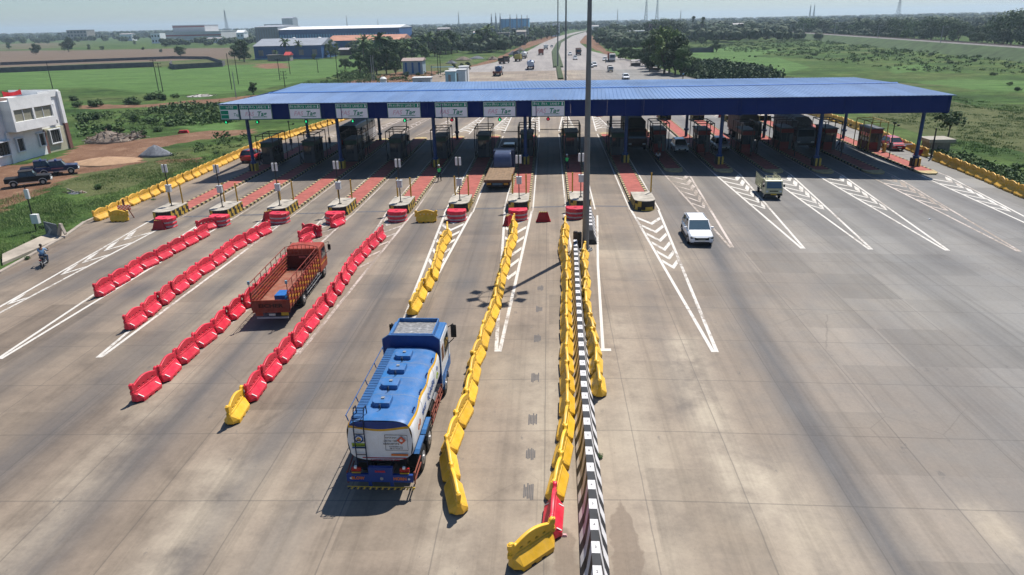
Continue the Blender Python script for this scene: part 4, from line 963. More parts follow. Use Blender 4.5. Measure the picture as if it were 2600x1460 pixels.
# ------------------------------------------------------------ blue and white tanker
TB = mat('tanker_blue', (0.022, 0.135, 0.35), 0.45, var=0.14, vs=1.2, dust=.22); TN = mat('tanker_navy', (0.012, 0.045, 0.20), 0.4, var=0.12)
TW = mat('tanker_white', (0.72, 0.73, 0.73), 0.4, var=0.07, vs=1.5, dust=.25); TY = mat('tanker_yellow', (0.60, 0.33, 0.02), 0.4); RUST = mat('guard_rail_red', (0.20, 0.05, 0.03), 0.65, var=0.3)
INKB = mat('ink_blue', (0.01, 0.08, 0.30), 0.4); INKO = mat('ink_orange', (0.62, 0.16, 0.02), 0.4); INKR = mat('ink_red', (0.45, 0.02, 0.03), 0.4); INKK = mat('ink_black', (0.03, 0.03, 0.035), 0.5); INKG = mat('ink_lime', (0.32, 0.42, 0.03), 0.4)
def tanker():
    t = thing('fuel_tanker', 'blue and white fuel tanker truck driving away between the barrier rows, four hatches on top', 'tanker truck', (-5.93, 20.30, gz(-5.9)+0.008), rad(-0.8))
    # rounded-box shell laid in three bands: white belly, yellow edge, blue top
    cx, cz, a, h, e = 0, 2.08, 1.20, 0.82, 0.52
    ys = [(0.42, 0.965), (0.50, 0.99), (0.60, 1.0)]+[(0.6+5.5*i/40, 1.0) for i in range(1, 41)]+[(6.16, 0.99), (6.22, 0.965)]
    def q_of(z): return math.asin(max(-1, min(1, ((z-cz)/h)**(1/e))))
    def P_of(q, s): c, s_ = math.cos(q), math.sin(q); return (cx+s*a*math.copysign(abs(c)**e, c), cz+s*h*math.copysign(abs(s_)**e, s_))
    def sec(k, n, s=1.0): return P_of(2*math.pi*k/n-math.pi/2, s)
    edge = lambda y: 2.60+0.035*math.sin(y*3.2)
    def band(name, m, f0, f1, nq):
        mb = MB(); rings = []
        for y, s in ys:
            q0, q1 = f0(y), f1(y); rings.append([(P_of(q0+(q1-q0)*k/nq, s)[0], y, P_of(q0+(q1-q0)*k/nq, s)[1]) for k in range(nq+1)])
        mb.loft(rings, cap=False, closed=False); return part(name, mb, m, t, smooth=True, fix=False)
    band('tank_belly', TW, lambda y: -math.pi-q_of(edge(y)), lambda y: q_of(edge(y)), 48)
    band('yellow_band', TY, lambda y: q_of(edge(y)), lambda y: q_of(edge(y)+.085), 3); band('yellow_band', TY, lambda y: math.pi-q_of(edge(y)+.085), lambda y: math.pi-q_of(edge(y)), 3)
    band('tank_top', TB, lambda y: q_of(edge(y)+.085), lambda y: math.pi-q_of(edge(y)+.085), 26)
    n = 88
    for yy in (2.2, 3.5, 4.75):
        mb = MB(); mb.loft([[(P_of(2*math.pi*k/60, 1.004)[0], yy+d_, P_of(2*math.pi*k/60, 1.004)[1]) for k in range(60)] for d_ in (-.012, .012)], cap=False); part('weld_seam', mb, mat('seam_grey', (.16, .22, .30), .5), t, smooth=True, fix=False)
    # rear dished head, drawn as three bands
    for nm, m, f in (('rear_head', TW, lambda x: (None, 2.53-0.05*math.cos(x*2.6))), ('rear_head_band', TY, lambda x: (2.53-0.05*math.cos(x*2.6), 2.61-0.05*math.cos(x*2.6)+0.015*x*x)), ('rear_head_top', TN, lambda x: (2.61-0.05*math.cos(x*2.6)+0.015*x*x, None))):
        mb = MB(); st = 24
        def edge_z(x, top):
            xx = min(abs(x)/(a*0.965), 1.0); v = max(0.0, 1-xx**(2/0.52)); r = v**(0.52/2)
            return cz+(1 if top else -1)*h*0.965*r
        for i in range(st):
            x0 = -a*0.965+2*a*0.965*i/st; x1 = -a*0.965+2*a*0.965*(i+1)/st; P = []
            for x in (x0, x1):
                lo, hi = f(x); lz, hz = edge_z(x, False), edge_z(x, True)
                lo = lz if lo is None else min(max(lo, lz), hz); hi = hz if hi is None else min(max(hi, lz), hz)
                d0 = 0.42-0.06*(1-(x/a)**2); P.append((x, d0, lo)); P.append((x, d0, hi))
            mb.quad(P[0], P[2], P[3], P[1])
        part(nm, mb, m, t, fix=False)
    mb = MB(); mb.add([((sec(k, n, 0.965)[0]), 6.22, sec(k, n, 0.965)[1]) for k in range(n)], [tuple(range(n))]); part('front_head', mb, TN, t, fix=False)
    # hatches, walkway, rail, corner guards
    for y in (1.55, 2.85, 4.1, 5.3):
        mb = MB(); pts = [(0.42, -0.30), (0.42, 0.30), (-0.22, 0.30), (-0.38, 0.18), (-0.42, 0), (-0.38, -0.18), (-0.22, -0.30)]
        mb.prism([(-0.12+p[0]*0.82, y+p[1]) for p in pts], 'z', 2.86, 3.08); hth = part('hatch', mb, TB, t, bevel=0.02)
        mb = MB(); mb.box(-0.14, y-0.02, 3.08, -0.02, y+0.10, 3.12); mb.bar((-0.1, y-0.34, 2.9), (-0.1, y-0.34, 3.05), 0.015); part('latch', mb, GREY, hth)
        mb = MB(); mb.path([(-0.10, y-0.50, 2.88), (-0.10, y-0.50, 3.10), (-0.06, y-0.42, 2.88)], 0.015); part('breather_pipe', mb, CHAS, t)
    mb = MB(); mb.box(-0.98, 0.55, 2.84, -0.64, 6.15, 2.90)
    for k in range(28): mb.box(-0.97, 0.6+0.2*k, 2.90, -0.65, 0.64+0.2*k, 2.915)
    part('walkway', mb, mat('walkway_blue', (0.02, 0.085, 0.22), 0.6), t)
    mb = MB()
    for y in (0.6, 1.9, 3.2, 4.6, 6.0): mb.bar((-1.10, y, 2.72), (-1.17, y, 2.96), 0.022)
    mb.bar((-1.17, 0.55, 2.96), (-1.17, 6.1, 2.96), 0.018); part('side_rail', mb, mat('rail_blue', (0.04, 0.10, 0.25), 0.5), t)
    for y in (1.3, 2.6, 3.9, 5.2):
        mb = MB(); mb.path([(1.04, y-0.1, 2.78), (1.12, y, 2.90), (1.04, y+0.1, 2.78)], 0.028); part('lifting_lug', mb, TN, t)
    mb = MB()
    for x in (-0.86, -0.50):
        mb.path([(x, 0.32, 0.55), (x, 0.30, 2.55), (x, 0.38, 2.95), (x, 0.55, 3.28), (x, 0.8, 3.22), (x, 0.85, 2.9)], 0.022)
    for k in range(9): mb.bar((-0.86, 0.31, 0.70+0.28*k), (-0.50, 0.31, 0.70+0.28*k), 0.016)
    mb.bar((-0.86, 0.55, 3.28), (-0.50, 0.55, 3.28), 0.016); part('ladder', mb, mat('ladder_navy', (0.01, 0.02, 0.05), 0.6), t)
    # lettering on the rear head
    rx = (rad(90), 0, 0); yy = 0.335
    def on(name, txt, sz, m, x, z, **k): return text_mesh(name, txt, sz, m, t, (x, yy, z), rx, 0.004, **k)
    mb = MB(); mb.box(0.20, yy-0.002, 2.34, 1.00, yy+0.004, 2.345+0.01); mb.box(0.20, yy-0.002, 1.72, 1.00, yy+0.004, 1.73); mb.box(0.20, yy-0.002, 1.73, 0.21, yy+0.004, 2.34); mb.box(0.99, yy-0.002, 1.73, 1.00, yy+0.004, 2.34); part('placard_frame', mb, INKK, t)
    mb = MB(); mb.prism([(0.78, 1.98), (0.94, 2.14), (0.78, 2.30), (0.62, 2.14)], 'y', yy-0.010, yy+0.004); dm = part('hazard_diamond', mb, mat('diamond_red', (0.55, 0.10, 0.05), 0.4), t)
    mb = MB(); mb.prism([(0.72, 2.12), (0.78, 2.08), (0.84, 2.12), (0.83, 2.17), (0.80, 2.15), (0.79, 2.24), (0.76, 2.18), (0.74, 2.20)], 'y', yy-0.014, yy-0.008); part('flame', mb, TW, dm)
    on('lettering', '3', 0.10, TW, 0.78, 2.035); on('lettering', 'UN No. 1203', 0.085, INKK, 0.40, 2.10); on('lettering', 'HAZCHEM 3YE', 0.085, INKK, 0.41, 1.98)
    on('lettering', 'MOTOR SPIRIT', 0.06, INKK, 0.42, 2.23); on('lettering', 'IN EMERGENCY CALL', 0.05, INKK, 0.58, 1.87); on('lettering', 'FIRE 101  POLICE 100', 0.05, INKK, 0.58, 1.79)
    mb = MB(); mb.box(0.38, yy-0.004, 1.50, 0.98, yy+0.004, 1.58); part('orange_strip', mb, INKO, t)
    mb = MB(); mb.box(-0.66, yy+0.01, 1.38, 0.90, yy+0.022, 1.41); part('red_line', mb, INKR, t)
    on('lettering', 'FLAMMABLE MOTOR SPIRIT', 0.085, INKR, 0.15, 1.32)
    mb = MB(); mb.cyl((-0.80, yy+0.004, 2.16), (-0.80, yy-0.006, 2.16), 0.155, 0, 20); em = part('emblem', mb, INKB, t, (0.08, 0, 0))
    mb = MB(); mb.cyl((-0.80, yy-0.005, 2.16), (-0.80, yy-0.010, 2.16), 0.115, 0, 20); part('emblem_ring', mb, TW, em)
    mb = MB(); mb.cyl((-0.80, yy-0.009, 2.16), (-0.80, yy-0.014, 2.16), 0.085, 0, 20); part('emblem_disc', mb, TY, em)
    mb = MB(); mb.path([(-0.86, yy-0.016, 2.12), (-0.82, yy-0.016, 2.20), (-0.78, yy-0.016, 2.13), (-0.73, yy-0.016, 2.20)], 0.012); part('emblem_stroke', mb, INKB, em)
    mb = MB(); mb.box(-1.0, yy+0.03, 1.84, -0.50, yy+0.042, 1.97); part('lime_label', mb, INKG, t); mb = MB(); mb.box(-1.0, yy+0.028, 1.76, -0.50, yy+0.040, 1.82); part('blue_label', mb, INKB, t)
    on('lettering', 'Bharat Petroleum', 0.06, INKK, -0.75, 1.905)
    # side writing on the right flank
    rs = (rad(90), 0, rad(90))
    for txt, y, s in (('भारत', 2.45, 0.40), ('पेट्रोलियम', 3.95, 0.40)):
        o = text_mesh('lettering', txt, s, INKB, t, (1.205, y, 2.12), rs, 0.004)
    mb = MB(); mb.path([(1.215, 1.25, 2.0), (1.215, 1.35, 2.15), (1.215, 1.5, 2.05), (1.215, 1.6, 2.25)], 0.03); part('orange_swirl', mb, INKO, t)
    mb = MB(); mb.path([(1.215, 5.2, 1.95), (1.215, 5.35, 2.15), (1.215, 5.5, 2.0)], 0.035); part('lime_leaf', mb, INKG, t)
    mb = MB(); mb.cyl((1.195, 5.45, 2.3), (1.212, 5.45, 2.3), 0.10, 0, 12); part('side_emblem', mb, INKB, t)
    # chassis
    mb = MB(); mb.box(-0.45, 0.2, 0.85, -0.33, 8.6, 1.12); mb.box(0.33, 0.2, 0.85, 0.45, 8.6, 1.12)
    for y in (0.5, 2.0, 3.6, 5.2, 6.6): mb.box(-0.9, y, 1.06, 0.9, y+0.12, 1.30)
    part('chassis_frame', mb, CHAS, t)
    mb = MB(); mb.box(-1.20, 0.02, 0.62, 1.16, 0.12, 0.92); mb.box(-0.40, 0.0, 0.92, 0.45, 0.14, 1.22); mb.box(-0.45, 0.04, 0.40, -0.33, 0.10, 0.62); mb.box(0.33, 0.04, 0.40, 0.45, 0.10, 0.62); bp = part('rear_bumper', mb, TN, t)
    on2 = lambda txt, x, z, s, m: text_mesh('lettering', txt, s, m, bp, (x, -0.004 if txt == 'DANGER' else 0.012, z), rx, 0.004, bold=0.006)
    on2('BLOW', -0.80, 0.77, 0.16, INKO); on2('HORN', 0.70, 0.77, 0.16, INKO); on2('DANGER', 0.02, 1.07, 0.09, INKR)
    for x in (-1.05, 1.02): mb = MB(); mb.cyl((x, 0.022, 0.77), (x, 0.0, 0.77), 0.04, 0, 10); part('reflector', mb, LAMPW, bp)
    mb = MB(); mb.cyl((0.05, 0.022, 0.77), (0.05, 0.0, 0.77), 0.06, 0, 12); part('tow_hole', mb, GREY, bp)
    mb = MB()
    for k in range(22): mb.prism([(-1.20+0.11*k, 0.34), (-1.145+0.11*k, 0.34), (-1.09+0.11*k, 0.43), (-1.145+0.11*k, 0.43)], 'y', -0.04, -0.005, k % 2)
    mb.box(-1.20, -0.035, 0.432, 1.22, 0.0, 0.45, 1); part('underrun_bar', mb, [HAZB, mat('stripe_yellow', (0.55, 0.36, 0.05), 0.5)], t)
    for x in (-0.86, 0.86):
        mb = MB(); mb.box(x-0.17, 0.10, 0.98, x+0.17, 0.16, 1.14); part('tail_lamp', mb, LAMPR, t); mb = MB(); mb.box(x-0.16, 0.05, 0.70+0.25, x+0.16, 0.095, 0.975); part('mud_flap_panel', mb, PLATEY, t)
    for x in (-0.86, 0.86):
        mb = MB(); mb.box(x-0.04, 0.02, 1.16, x+0.04, 0.10, 1.24); part('marker_lamp', mb, WHITE, t)
    for sx in (-1, 1):
        wheel(t, sx*1.20, 1.75, 0.50, 0.26, True); wheel(t, sx*1.20, 3.05, 0.50, 0.26, True); wheel(t, sx*1.18, 7.45, 0.50, 0.28)
    for sx in (-1, 1):
        for y in (1.75, 3.05):
            mb = MB(); mb.frus((sx*0.92-0.27, y-0.62, sx*0.92+0.27, y+0.62), (sx*0.92-0.27, y-0.45, sx*0.92+0.27, y+0.45), 1.06, 1.16); part('mudguard', mb, TB, t)
        mb = MB(); ya, yb = 3.9, 6.6
        for z in (0.55, 0.80, 1.02): mb.bar((sx*1.16, ya, z), (sx*1.16, yb, z), 0.028)
        for y in (4.0, 4.8, 5.6, 6.5): mb.bar((sx*1.16, y, 0.5), (sx*1.16, y, 1.1), 0.03)
        part('side_guard', mb, RUST, t)
        mb = MB()
        for z in (0.62, 0.9): mb.bar((sx*1.20, 0.1, z), (sx*1.24, 1.1, z+0.1), 0.03)
        mb.bar((sx*1.2, 0.12, 0.5), (sx*1.2, 0.12, 1.0), 0.03); part('rear_guard', mb, RUST, t)
    mb = MB(); mb.box(0.55, 4.3, 0.55, 1.02, 5.1, 0.98); part('battery_box', mb, CHAS, t); mb = MB(); mb.cyl((0.8, 5.3, 0.75), (0.8, 6.3, 0.75), 0.26, 0, 14); part('fuel_tank', mb, mat('alloy_tank', (0.35, 0.35, 0.35), 0.4, 0.6), t)
    mb = MB(); mb.box(-1.05, 4.2, 0.5, -0.55, 5.9, 1.0); part('tool_box', mb, CHAS, t)
    # headboard with clipped corners
    mb = MB(); mb.prism([(-1.22, 1.1), (1.22, 1.1), (1.22, 3.22), (0.95, 3.40), (-0.95, 3.40), (-1.22, 3.22)], 'y', 6.32, 6.40); hb = part('headboard', mb, TN, t)
    mb = MB(); mb.path([(-1.22, 6.31, 1.2), (-1.22, 6.31, 3.22), (-0.95, 6.31, 3.40), (0.95, 6.31, 3.40), (1.22, 6.31, 3.22), (1.22, 6.31, 1.2)], 0.022); part('headboard_trim', mb, mat('trim_blue', (0.10, 0.22, 0.42), 0.4), hb)
    # cab
    W = 1.20
    mb = MB(); prof = [(6.52, 0.75), (8.75, 0.75), (8.90, 1.2), (8.86, 1.75), (8.62, 2.85), (8.35, 3.02), (6.60, 3.02), (6.52, 2.9)]
    mb.prism(prof, 'x', -W, W); cab = part('cab', mb, TW, t, bevel=0.05)
    mb = MB(); mb.frus((-W-.01, 6.50, W+.01, 8.60), (-W+0.06, 6.55, W-0.06, 8.40), 2.94, 3.10); part('cab_roof', mb, TB, cab, bevel=0.04)
    mb = MB(); X = 0.86; y0, y1, z0, z1 = 6.55, 8.20, 3.08, 3.36
    mb.box(-X-.05, y0, z0, -X, y1, z1); mb.box(X, y0, z0, X+.05, y1, z1); mb.box(-X, y1-.05, z0, X, y1, z1+0.02); mb.box(-X, y0, z0, X, y0+.05, z1); car_ = part('roof_carrier', mb, TB, cab)
    mt, nn_, bb_ = _nm('crumpled_tarp'); vv = coords(nn_, (1, 1.6, 1)); f_ = noise(nn_, vv, 5.0, 6, 0.7); L(nn_, ramp(nn_, f_, [(0.4, (0.15, 0.145, 0.14)), (0.55, (0.24, 0.235, 0.23)), (0.68, (0.46, 0.45, 0.44))]).outputs[0], bb_.inputs['Base Color']); bb_.inputs['Roughness'].default_value = 0.4
    mb = MB(); nx_ = 14
    vs_ = [(-X+2*X*i/nx_, y0+.05+(y1-.1-y0)*j/nx_, 3.20+R.uniform(0, 0.022)) for j in range(nx_+1) for i in range(nx_+1)]
    mb.add(vs_, [(j*(nx_+1)+i, j*(nx_+1)+i+1, (j+1)*(nx_+1)+i+1, (j+1)*(nx_+1)+i) for j in range(nx_) for i in range(nx_)]); part('tarpaulin', mb, mt, cab, fix=False)
    for sx in (-1, 1):
        mb = MB(); a_, b_ = sorted((sx*(W-0.004), sx*(W+0.012))); mb.prism([(7.42, 1.85), (8.55, 1.85), (8.42, 2.70), (7.42, 2.70)], 'x', a_, b_); part('side_window', mb, GL, cab)
        mb = MB(); mb.box(a_, 6.72, 1.95, b_, 7.22, 2.62); part('quarter_panel', mb, mat('cab_brown', (0.16, 0.07, 0.035), 0.6), cab)
        mb = MB(); mb.box(a_, 6.60, 0.85, b_, 8.80, 1.35); part('lower_panel', mb, TB, cab)
        mb = MB(); x = sx*1.42; mb.path([(sx*W, 8.62, 2.75), (x, 8.80, 2.85), (x, 8.85, 2.1), (sx*W, 8.6, 1.95)], 0.02); part('mirror_arm', mb, CHAS, cab)
        mb = MB(); mb.box(x-0.13, 8.80, 2.15, x+0.13, 8.88, 2.78); part('mirror', mb, BLACK, cab, bevel=0.03)
        mud(t, sx*1.02, 7.45, 0.52, TB, 0.42)
    mb = MB(); mb.add([(-1.08, 8.865, 1.85), (1.08, 8.865, 1.85), (1.03, 8.66, 2.75), (-1.03, 8.66, 2.75)], [(0, 3, 2, 1)]); part('windscreen', mb, GL, cab, fix=False)
    return t
tanker()
# ------------------------------------------------------------ red open truck
RT = mat('truck_red', (0.22, 0.022, 0.010), 0.55, var=0.25, vs=1.5, dust=.18); RTD = mat('truck_bed_brown', (0.23, 0.065, 0.035), 0.7, var=0.3, vs=1.2, dust=.35); RTO = mat('truck_orange', (0.30, 0.032, 0.011), 0.5, var=0.15, dust=.2)
RTY = mat('slat_yellow', (0.52, 0.22, 0.03), 0.5, var=0.2)
def open_truck():
    p = (-15.68, 35.75); t = thing('open_truck', 'empty red open truck with slatted painted sides driving away between the red rows', 'truck', (p[0], p[1], gz(p[0])+0.008), rad(3.2))
    W, Lb = 1.05, 6.9; zf = 1.02
    mb = MB(); mb.box(-W, 0.05, zf-0.12, W, Lb, zf); part('bed_floor', mb, RTD, t)
    # left inner wall with long planks, right wall slatted
    for sx in (-1, 1):
        mb = MB()
        for k in range(5):
            z = zf+0.03+0.17*k
            for q in range(13):
                y0 = 0.08+q*(Lb-0.1)/13; a_, b_ = sorted((sx*(W-0.03), sx*(W+0.015)))
                mb.box(a_, y0+0.02, z, b_, y0+(Lb-0.1)/13-0.02, z+0.115, (k+q) % 2 if k < 4 else 0)
        sd = part('slatted_side', mb, [RTO, RTY], t)
        mb = MB()
        for q in range(14): y0 = 0.05+q*(Lb-0.1)/13; a_, b_ = sorted((sx*(W-0.01), sx*(W+0.05))); mb.box(a_, y0-0.03, zf-0.12, b_, y0+0.03, zf+0.92)
        for z in (zf, zf+0.88): a_, b_ = sorted((sx*(W-0.06), sx*(W-0.028))); mb.box(a_, 0.05, z-0.01, b_, Lb, z+0.07)
        for k in range(4): a_, b_ = sorted((sx*(W-0.09), sx*(W-0.028))); mb.box(a_, 0.05, zf+0.14+0.2*k, b_, Lb, zf+0.18+0.2*k)
        part('side_frame', mb, RT, sd)
        mb = MB()
        for q in range(8): y0 = 0.06+q*(Lb-0.12)/7; mb.bar((sx*W, y0, zf+0.9), (sx*W, y0, 2.50), 0.024)
        mb.bar((sx*W, 0.06, 2.50), (sx*W, Lb-0.06, 2.50), 0.024); mb.bar((sx*W, 0.06, 2.20), (sx*W, Lb-0.06, 2.20), 0.012); part('top_rail', mb, RT, t)
    mb = MB(); mb.box(-W, 0.0, 0.80, W, 0.05, 1.52); tg = part('tailgate', mb, RT, t, bevel=0.01)
    mb = MB(); mb.box(-W-.02, -0.02, 0.78, W+.02, -0.0, 0.84); mb.box(-W-.02, -0.02, 1.47, W+.02, 0.0, 1.53); part('tailgate_rim', mb, RTO, tg)
    text_mesh('lettering', 'EICHER', 0.30, mat('ink_maroon', (0.04, 0.012, 0.008), 0.6), tg, (0, -0.004, 1.17), (rad(90), 0, 0), 0.003, xs=1.4, bold=0.012)
    mb = MB(); mb.box(-W, Lb-0.05, zf, W, Lb, 1.95); part('front_wall', mb, mat('truck_dark_red', (0.10, 0.012, 0.008), 0.6, var=0.2), t)
    mb = MB(); pts = [(-W+2*W*k/8, Lb-0.05+0.10*math.sin(math.pi*k/8), 2.50+0.12*math.sin(math.pi*k/8)) for k in range(9)]; mb.path(pts, 0.024)
    for q in pts[1:-1]: mb.bar((q[0], Lb-0.03, 1.95), q, 0.018)
    part('front_hoop', mb, RT, t)
    for sx in (-1, 1):
        mb = MB(); mb.cyl((sx*W, 0.04, 2.48), (sx*W, 0.04, 2.66), 0.07, 0, 10); part('post_cap', mb, mat('cap_blue', (0.18, 0.30, 0.36), 0.5), t)
    mb = MB(); mb.prism([(-0.02, 0.85), (0.60, 0.85), (0.62, 1.75), (0.02, 1.75)], 'z', zf, zf+0.45); tb = part('tool_chest', mb, mat('chest_blue', (0.02, 0.12, 0.36), 0.5), t)
    mb = MB(); mb.box(-0.40, 0.1, 0.70, -0.28, 8.3, 0.90); mb.box(0.28, 0.1, 0.70, 0.40, 8.3, 0.90)
    for k in range(6): mb.box(-0.95, 0.6+1.2*k, 0.88, 0.95, 0.68+1.2*k, 0.90)
    part('chassis_frame', mb, CHAS, t)
    mb = MB(); mb.box(-0.86, 0.0, 0.40, 0.92, 0.06, 0.50); part('rear_bumper', mb, mat('bumper_grey', (0.35, 0.35, 0.35), 0.5), t)
    for x, m in ((-0.72, RTO), (0.72, PLATEY)): mb = MB(); mb.box(x-0.2, 0.06, 0.55, x+0.2, 0.12, 0.76); part('tail_lamp', mb, m, t)
    mb = MB(); mb.box(-0.18, 0.05, 0.56, 0.18, 0.08, 0.68); part('number_plate', mb, PLATE, t)
    for sx in (-1, 1):
        wheel(t, sx*1.02, 2.95, 0.43, 0.22, True); wheel(t, sx*1.0, 8.05, 0.43, 0.24)
        mb = MB()
        for z in (0.45, 0.68): mb.bar((sx*0.98, 3.7, z), (sx*0.98, 7.3, z), 0.025)
        for y in (3.8, 5.0, 6.2, 7.2): mb.bar((sx*0.98, y, 0.42), (sx*0.98, y, 0.85), 0.025)
        part('side_guard', mb, GREY, t)
    mb = MB(); mb.prism([(7.05, 0.62), (8.80, 0.62), (8.92, 1.0), (8.90, 1.35), (8.62, 2.20), (8.40, 2.34), (7.12, 2.34), (7.05, 2.28)], 'x', -W, W); cab = part('cab', mb, RTO, t, bevel=0.06)
    for sx in (-1, 1):
        a_, b_ = sorted((sx*(W-0.003), sx*(W+0.012))); mb = MB(); mb.prism([(7.55, 1.42), (8.66, 1.42), (8.50, 2.08), (7.55, 2.08)], 'x', a_, b_); part('side_window', mb, GL, cab)
        mb = MB(); mb.box(a_, 7.2, 1.08, b_, 8.85, 1.16); part('side_stripe', mb, RTY, cab)
        mb = MB(); x = sx*1.28; mb.path([(sx*W, 8.6, 2.2), (x, 8.8, 2.25), (x, 8.85, 1.6), (sx*W, 8.6, 1.5)], 0.016); part('mirror_arm', mb, CHAS, cab)
        mb = MB(); mb.box(x-0.10, 8.80, 1.65, x+0.10, 8.86, 2.05); part('mirror', mb, BLACK, cab, bevel=0.02)
    mb = MB(); mb.add([(-0.95, 8.915, 1.40), (0.95, 8.915, 1.40), (0.9, 8.66, 2.12), (-0.9, 8.66, 2.12)], [(0, 3, 2, 1)]); part('windscreen', mb, GL, cab, fix=False)
    mb = MB(); mb.box(-0.22, Lb-0.06, 1.75, 0.22, Lb-0.045, 1.88); part('rear_sign', mb, mat('sign_pinkish', (0.45, 0.10, 0.08), 0.5), t)
    return t
open_truck()
# ------------------------------------------------------------ passenger cars
def car(col, L_=4.3, W=0.90, H=1.60, bonnet=1.15, boot=0.25, simple=False, name='car', glassm=None, sunroof=False):
    t = thing(name, '-', 'car'); g = glassm or GL; f, r = L_/2, -L_/2; belt = 0.98 if H > 1.5 else 0.86
    st = [(r, 0.84, 0.45, belt-0.10), (r+0.12, 0.95, 0.30, belt-0.01), (r+0.8, 1.0, 0.24, belt), (0, 1.0, 0.24, belt), (f-bonnet, 1.0, 0.24, belt), (f-0.5, 0.99, 0.25, belt-0.10), (f-0.14, 0.94, 0.30, belt-0.19), (f, 0.80, 0.38, belt-0.32)]
    rings = []
    for y, s, zb, zt in st:
        w_ = W*s; rings.append([(-w_*0.93, y, zb), (w_*0.93, y, zb), (w_, y, (zb+zt)/2-0.05), (w_*0.985, y, zt-0.14), (w_*0.86, y, zt), (-w_*0.86, y, zt), (-w_*0.985, y, zt-0.14), (-w_, y, (zb+zt)/2-0.05)])
    mb = MB(); mb.loft(rings); body = part('body', mb, col, t, smooth=False, bevel=0.0 if simple else 0.03)
    y0, y1 = r+boot, f-bonnet-0.02; yt0, yt1 = y0+0.42, y1-0.72; wb, wt = W*0.91, W*(0.77 if H > 1.58 else 0.71)
    mb = MB(); mb.frus((-wb, y0, wb, y1), (-wt, yt0, wt, yt1), belt-0.01, H-0.06); part('cabin_glass', mb, g, t)
    mb = MB(); mb.loft([[(-wt-.01, yt0-.03, H-.07), (wt+.01, yt0-.03, H-.07), (wt+.01, yt1+.03, H-.07), (-wt-.01, yt1+.03, H-.07)], [(-wt+.06, yt0+.08, H), (wt-.06, yt0+.08, H), (wt-.06, yt1-.08, H-0.01), (-wt+.06, yt1-.08, H-0.01)]])
    part('roof', mb, col, t)
    for sx in (-1, 1):
        for (ya, yb) in ((y0, yt0), (y1, yt1), ((y0+y1)/2-0.1, (yt0+yt1)/2)): mb = MB(); mb.bar((sx*wb, ya, belt-0.02), (sx*wt, yb, H-0.05), 0.045); part('roof_pillar', mb, col, t)
    for sx in (-1, 1):
        for y in (r+0.78, f-0.82): wheel(t, sx*W*1.0, y, 0.34 if H > 1.5 else 0.30, 0.2)
    for sx in (-1, 1):
        mb = MB(); mb.prism([(sx*W*0.46, belt-0.34), (sx*W*0.90, belt-0.36), (sx*W*0.92, belt-0.22), (sx*W*0.46, belt-0.28)], 'y', f-0.16, f-0.01); part('headlight', mb, LAMPW if simple else mat('lamp_smoked', (.10, .11, .12), .15), t)
        mb = MB(); a_, b_ = sorted((sx*W*0.55, sx*W*0.9)); mb.box(a_, r-0.01, belt-0.3, b_, r+0.08, belt-0.16); part('tail_light', mb, LAMPR, t)
        mb = MB(); mb.box(-0.11, -0.06, -0.07, 0.11, 0.06, 0.07); part('wing_mirror', mb, col, t, (sx*(W+0.08), y1-0.35, belt+0.08), bevel=0.03)
    mb = MB(); mb.box(-W*0.56, f-0.10, belt-0.47, W*0.56, f+0.015, belt-0.30); part('grille', mb, BLACK, t)
    mb = MB(); mb.box(-W*0.84, f-0.13, 0.26, W*0.84, f-0.01, 0.43); part('lower_intake', mb, BLACK, t)
    mb = MB(); mb.box(-0.25, f, 0.44, 0.25, f+0.03, 0.55); part('number_plate', mb, PLATE, t)
    if not simple:
        for sx in (-1, 1):
            mb = MB(); a_, b_ = sorted((sx*W*0.97, sx*W*1.015)); mb.box(a_, r+1.2, 0.22, b_, f-1.25, 0.42); part('sill_cladding', mb, BLACK, t)
            for yw in (r+0.78, f-0.82):
                mb = MB(); mb.loft([[(a_, yw+math.cos(q)*.44, .34+math.sin(q)*.44), (b_, yw+math.cos(q)*.44, .34+math.sin(q)*.44), (b_, yw+math.cos(q)*.33, .34+math.sin(q)*.33), (a_, yw+math.cos(q)*.33, .34+math.sin(q)*.33)] for q in [math.pi*k/8 for k in range(9)]]); part('arch_cladding', mb, BLACK, t)
            mb = MB(); mb.bar((sx*wt*0.92, yt0+0.15, H+0.03), (sx*wt*0.92, yt1-0.2, H+0.03), 0.02); part('roof_rail', mb, GREY, t)
            mb = MB(); mb.box(min(sx*W*.62, sx*W*.88), f-0.14, 0.34, max(sx*W*.62, sx*W*.88), f-0.005, 0.46); part('fog_lamp', mb, LAMPW, t)
    return t
CW = mat('car_white', (0.78, 0.79, 0.80), 0.25, var=0.03, coat=0.5); CR = mat('car_red', (0.42, 0.02, 0.02), 0.3, var=0.05, coat=0.5); CD = mat('car_dark', (0.04, 0.045, 0.05), 0.3, var=0.05, coat=0.3)
CB = mat('car_blue', (0.015, 0.035, 0.13), 0.35, var=0.1, coat=0.3); CS = mat('car_silver', (0.45, 0.46, 0.48), 0.3, 0.3, var=0.05)
GLS = mat('windscreen_glass', (0.06, 0.10, 0.13), 0.04, spec=1.0, var=0.05)
t = car(CW, 4.3, 0.90, 1.62, 1.10, 0.15, glassm=GLS, name='white_suv'); t.location = (11.15, 51.55, gz(11.2)+0.008); t.rotation_euler = (0, 0, math.pi-0.02)
tag(t, 'white SUV with black lower grille driving toward the camera right of the lamp mast', 'car')
def put_car(col, x, y, rz, label, z=None, **k):
    t = car(col, simple=True, **k); t.location = (x, y, (gz(x, y) if z is None else z)+0.008); t.rotation_euler = (0, 0, rz); t['label'] = label; return t
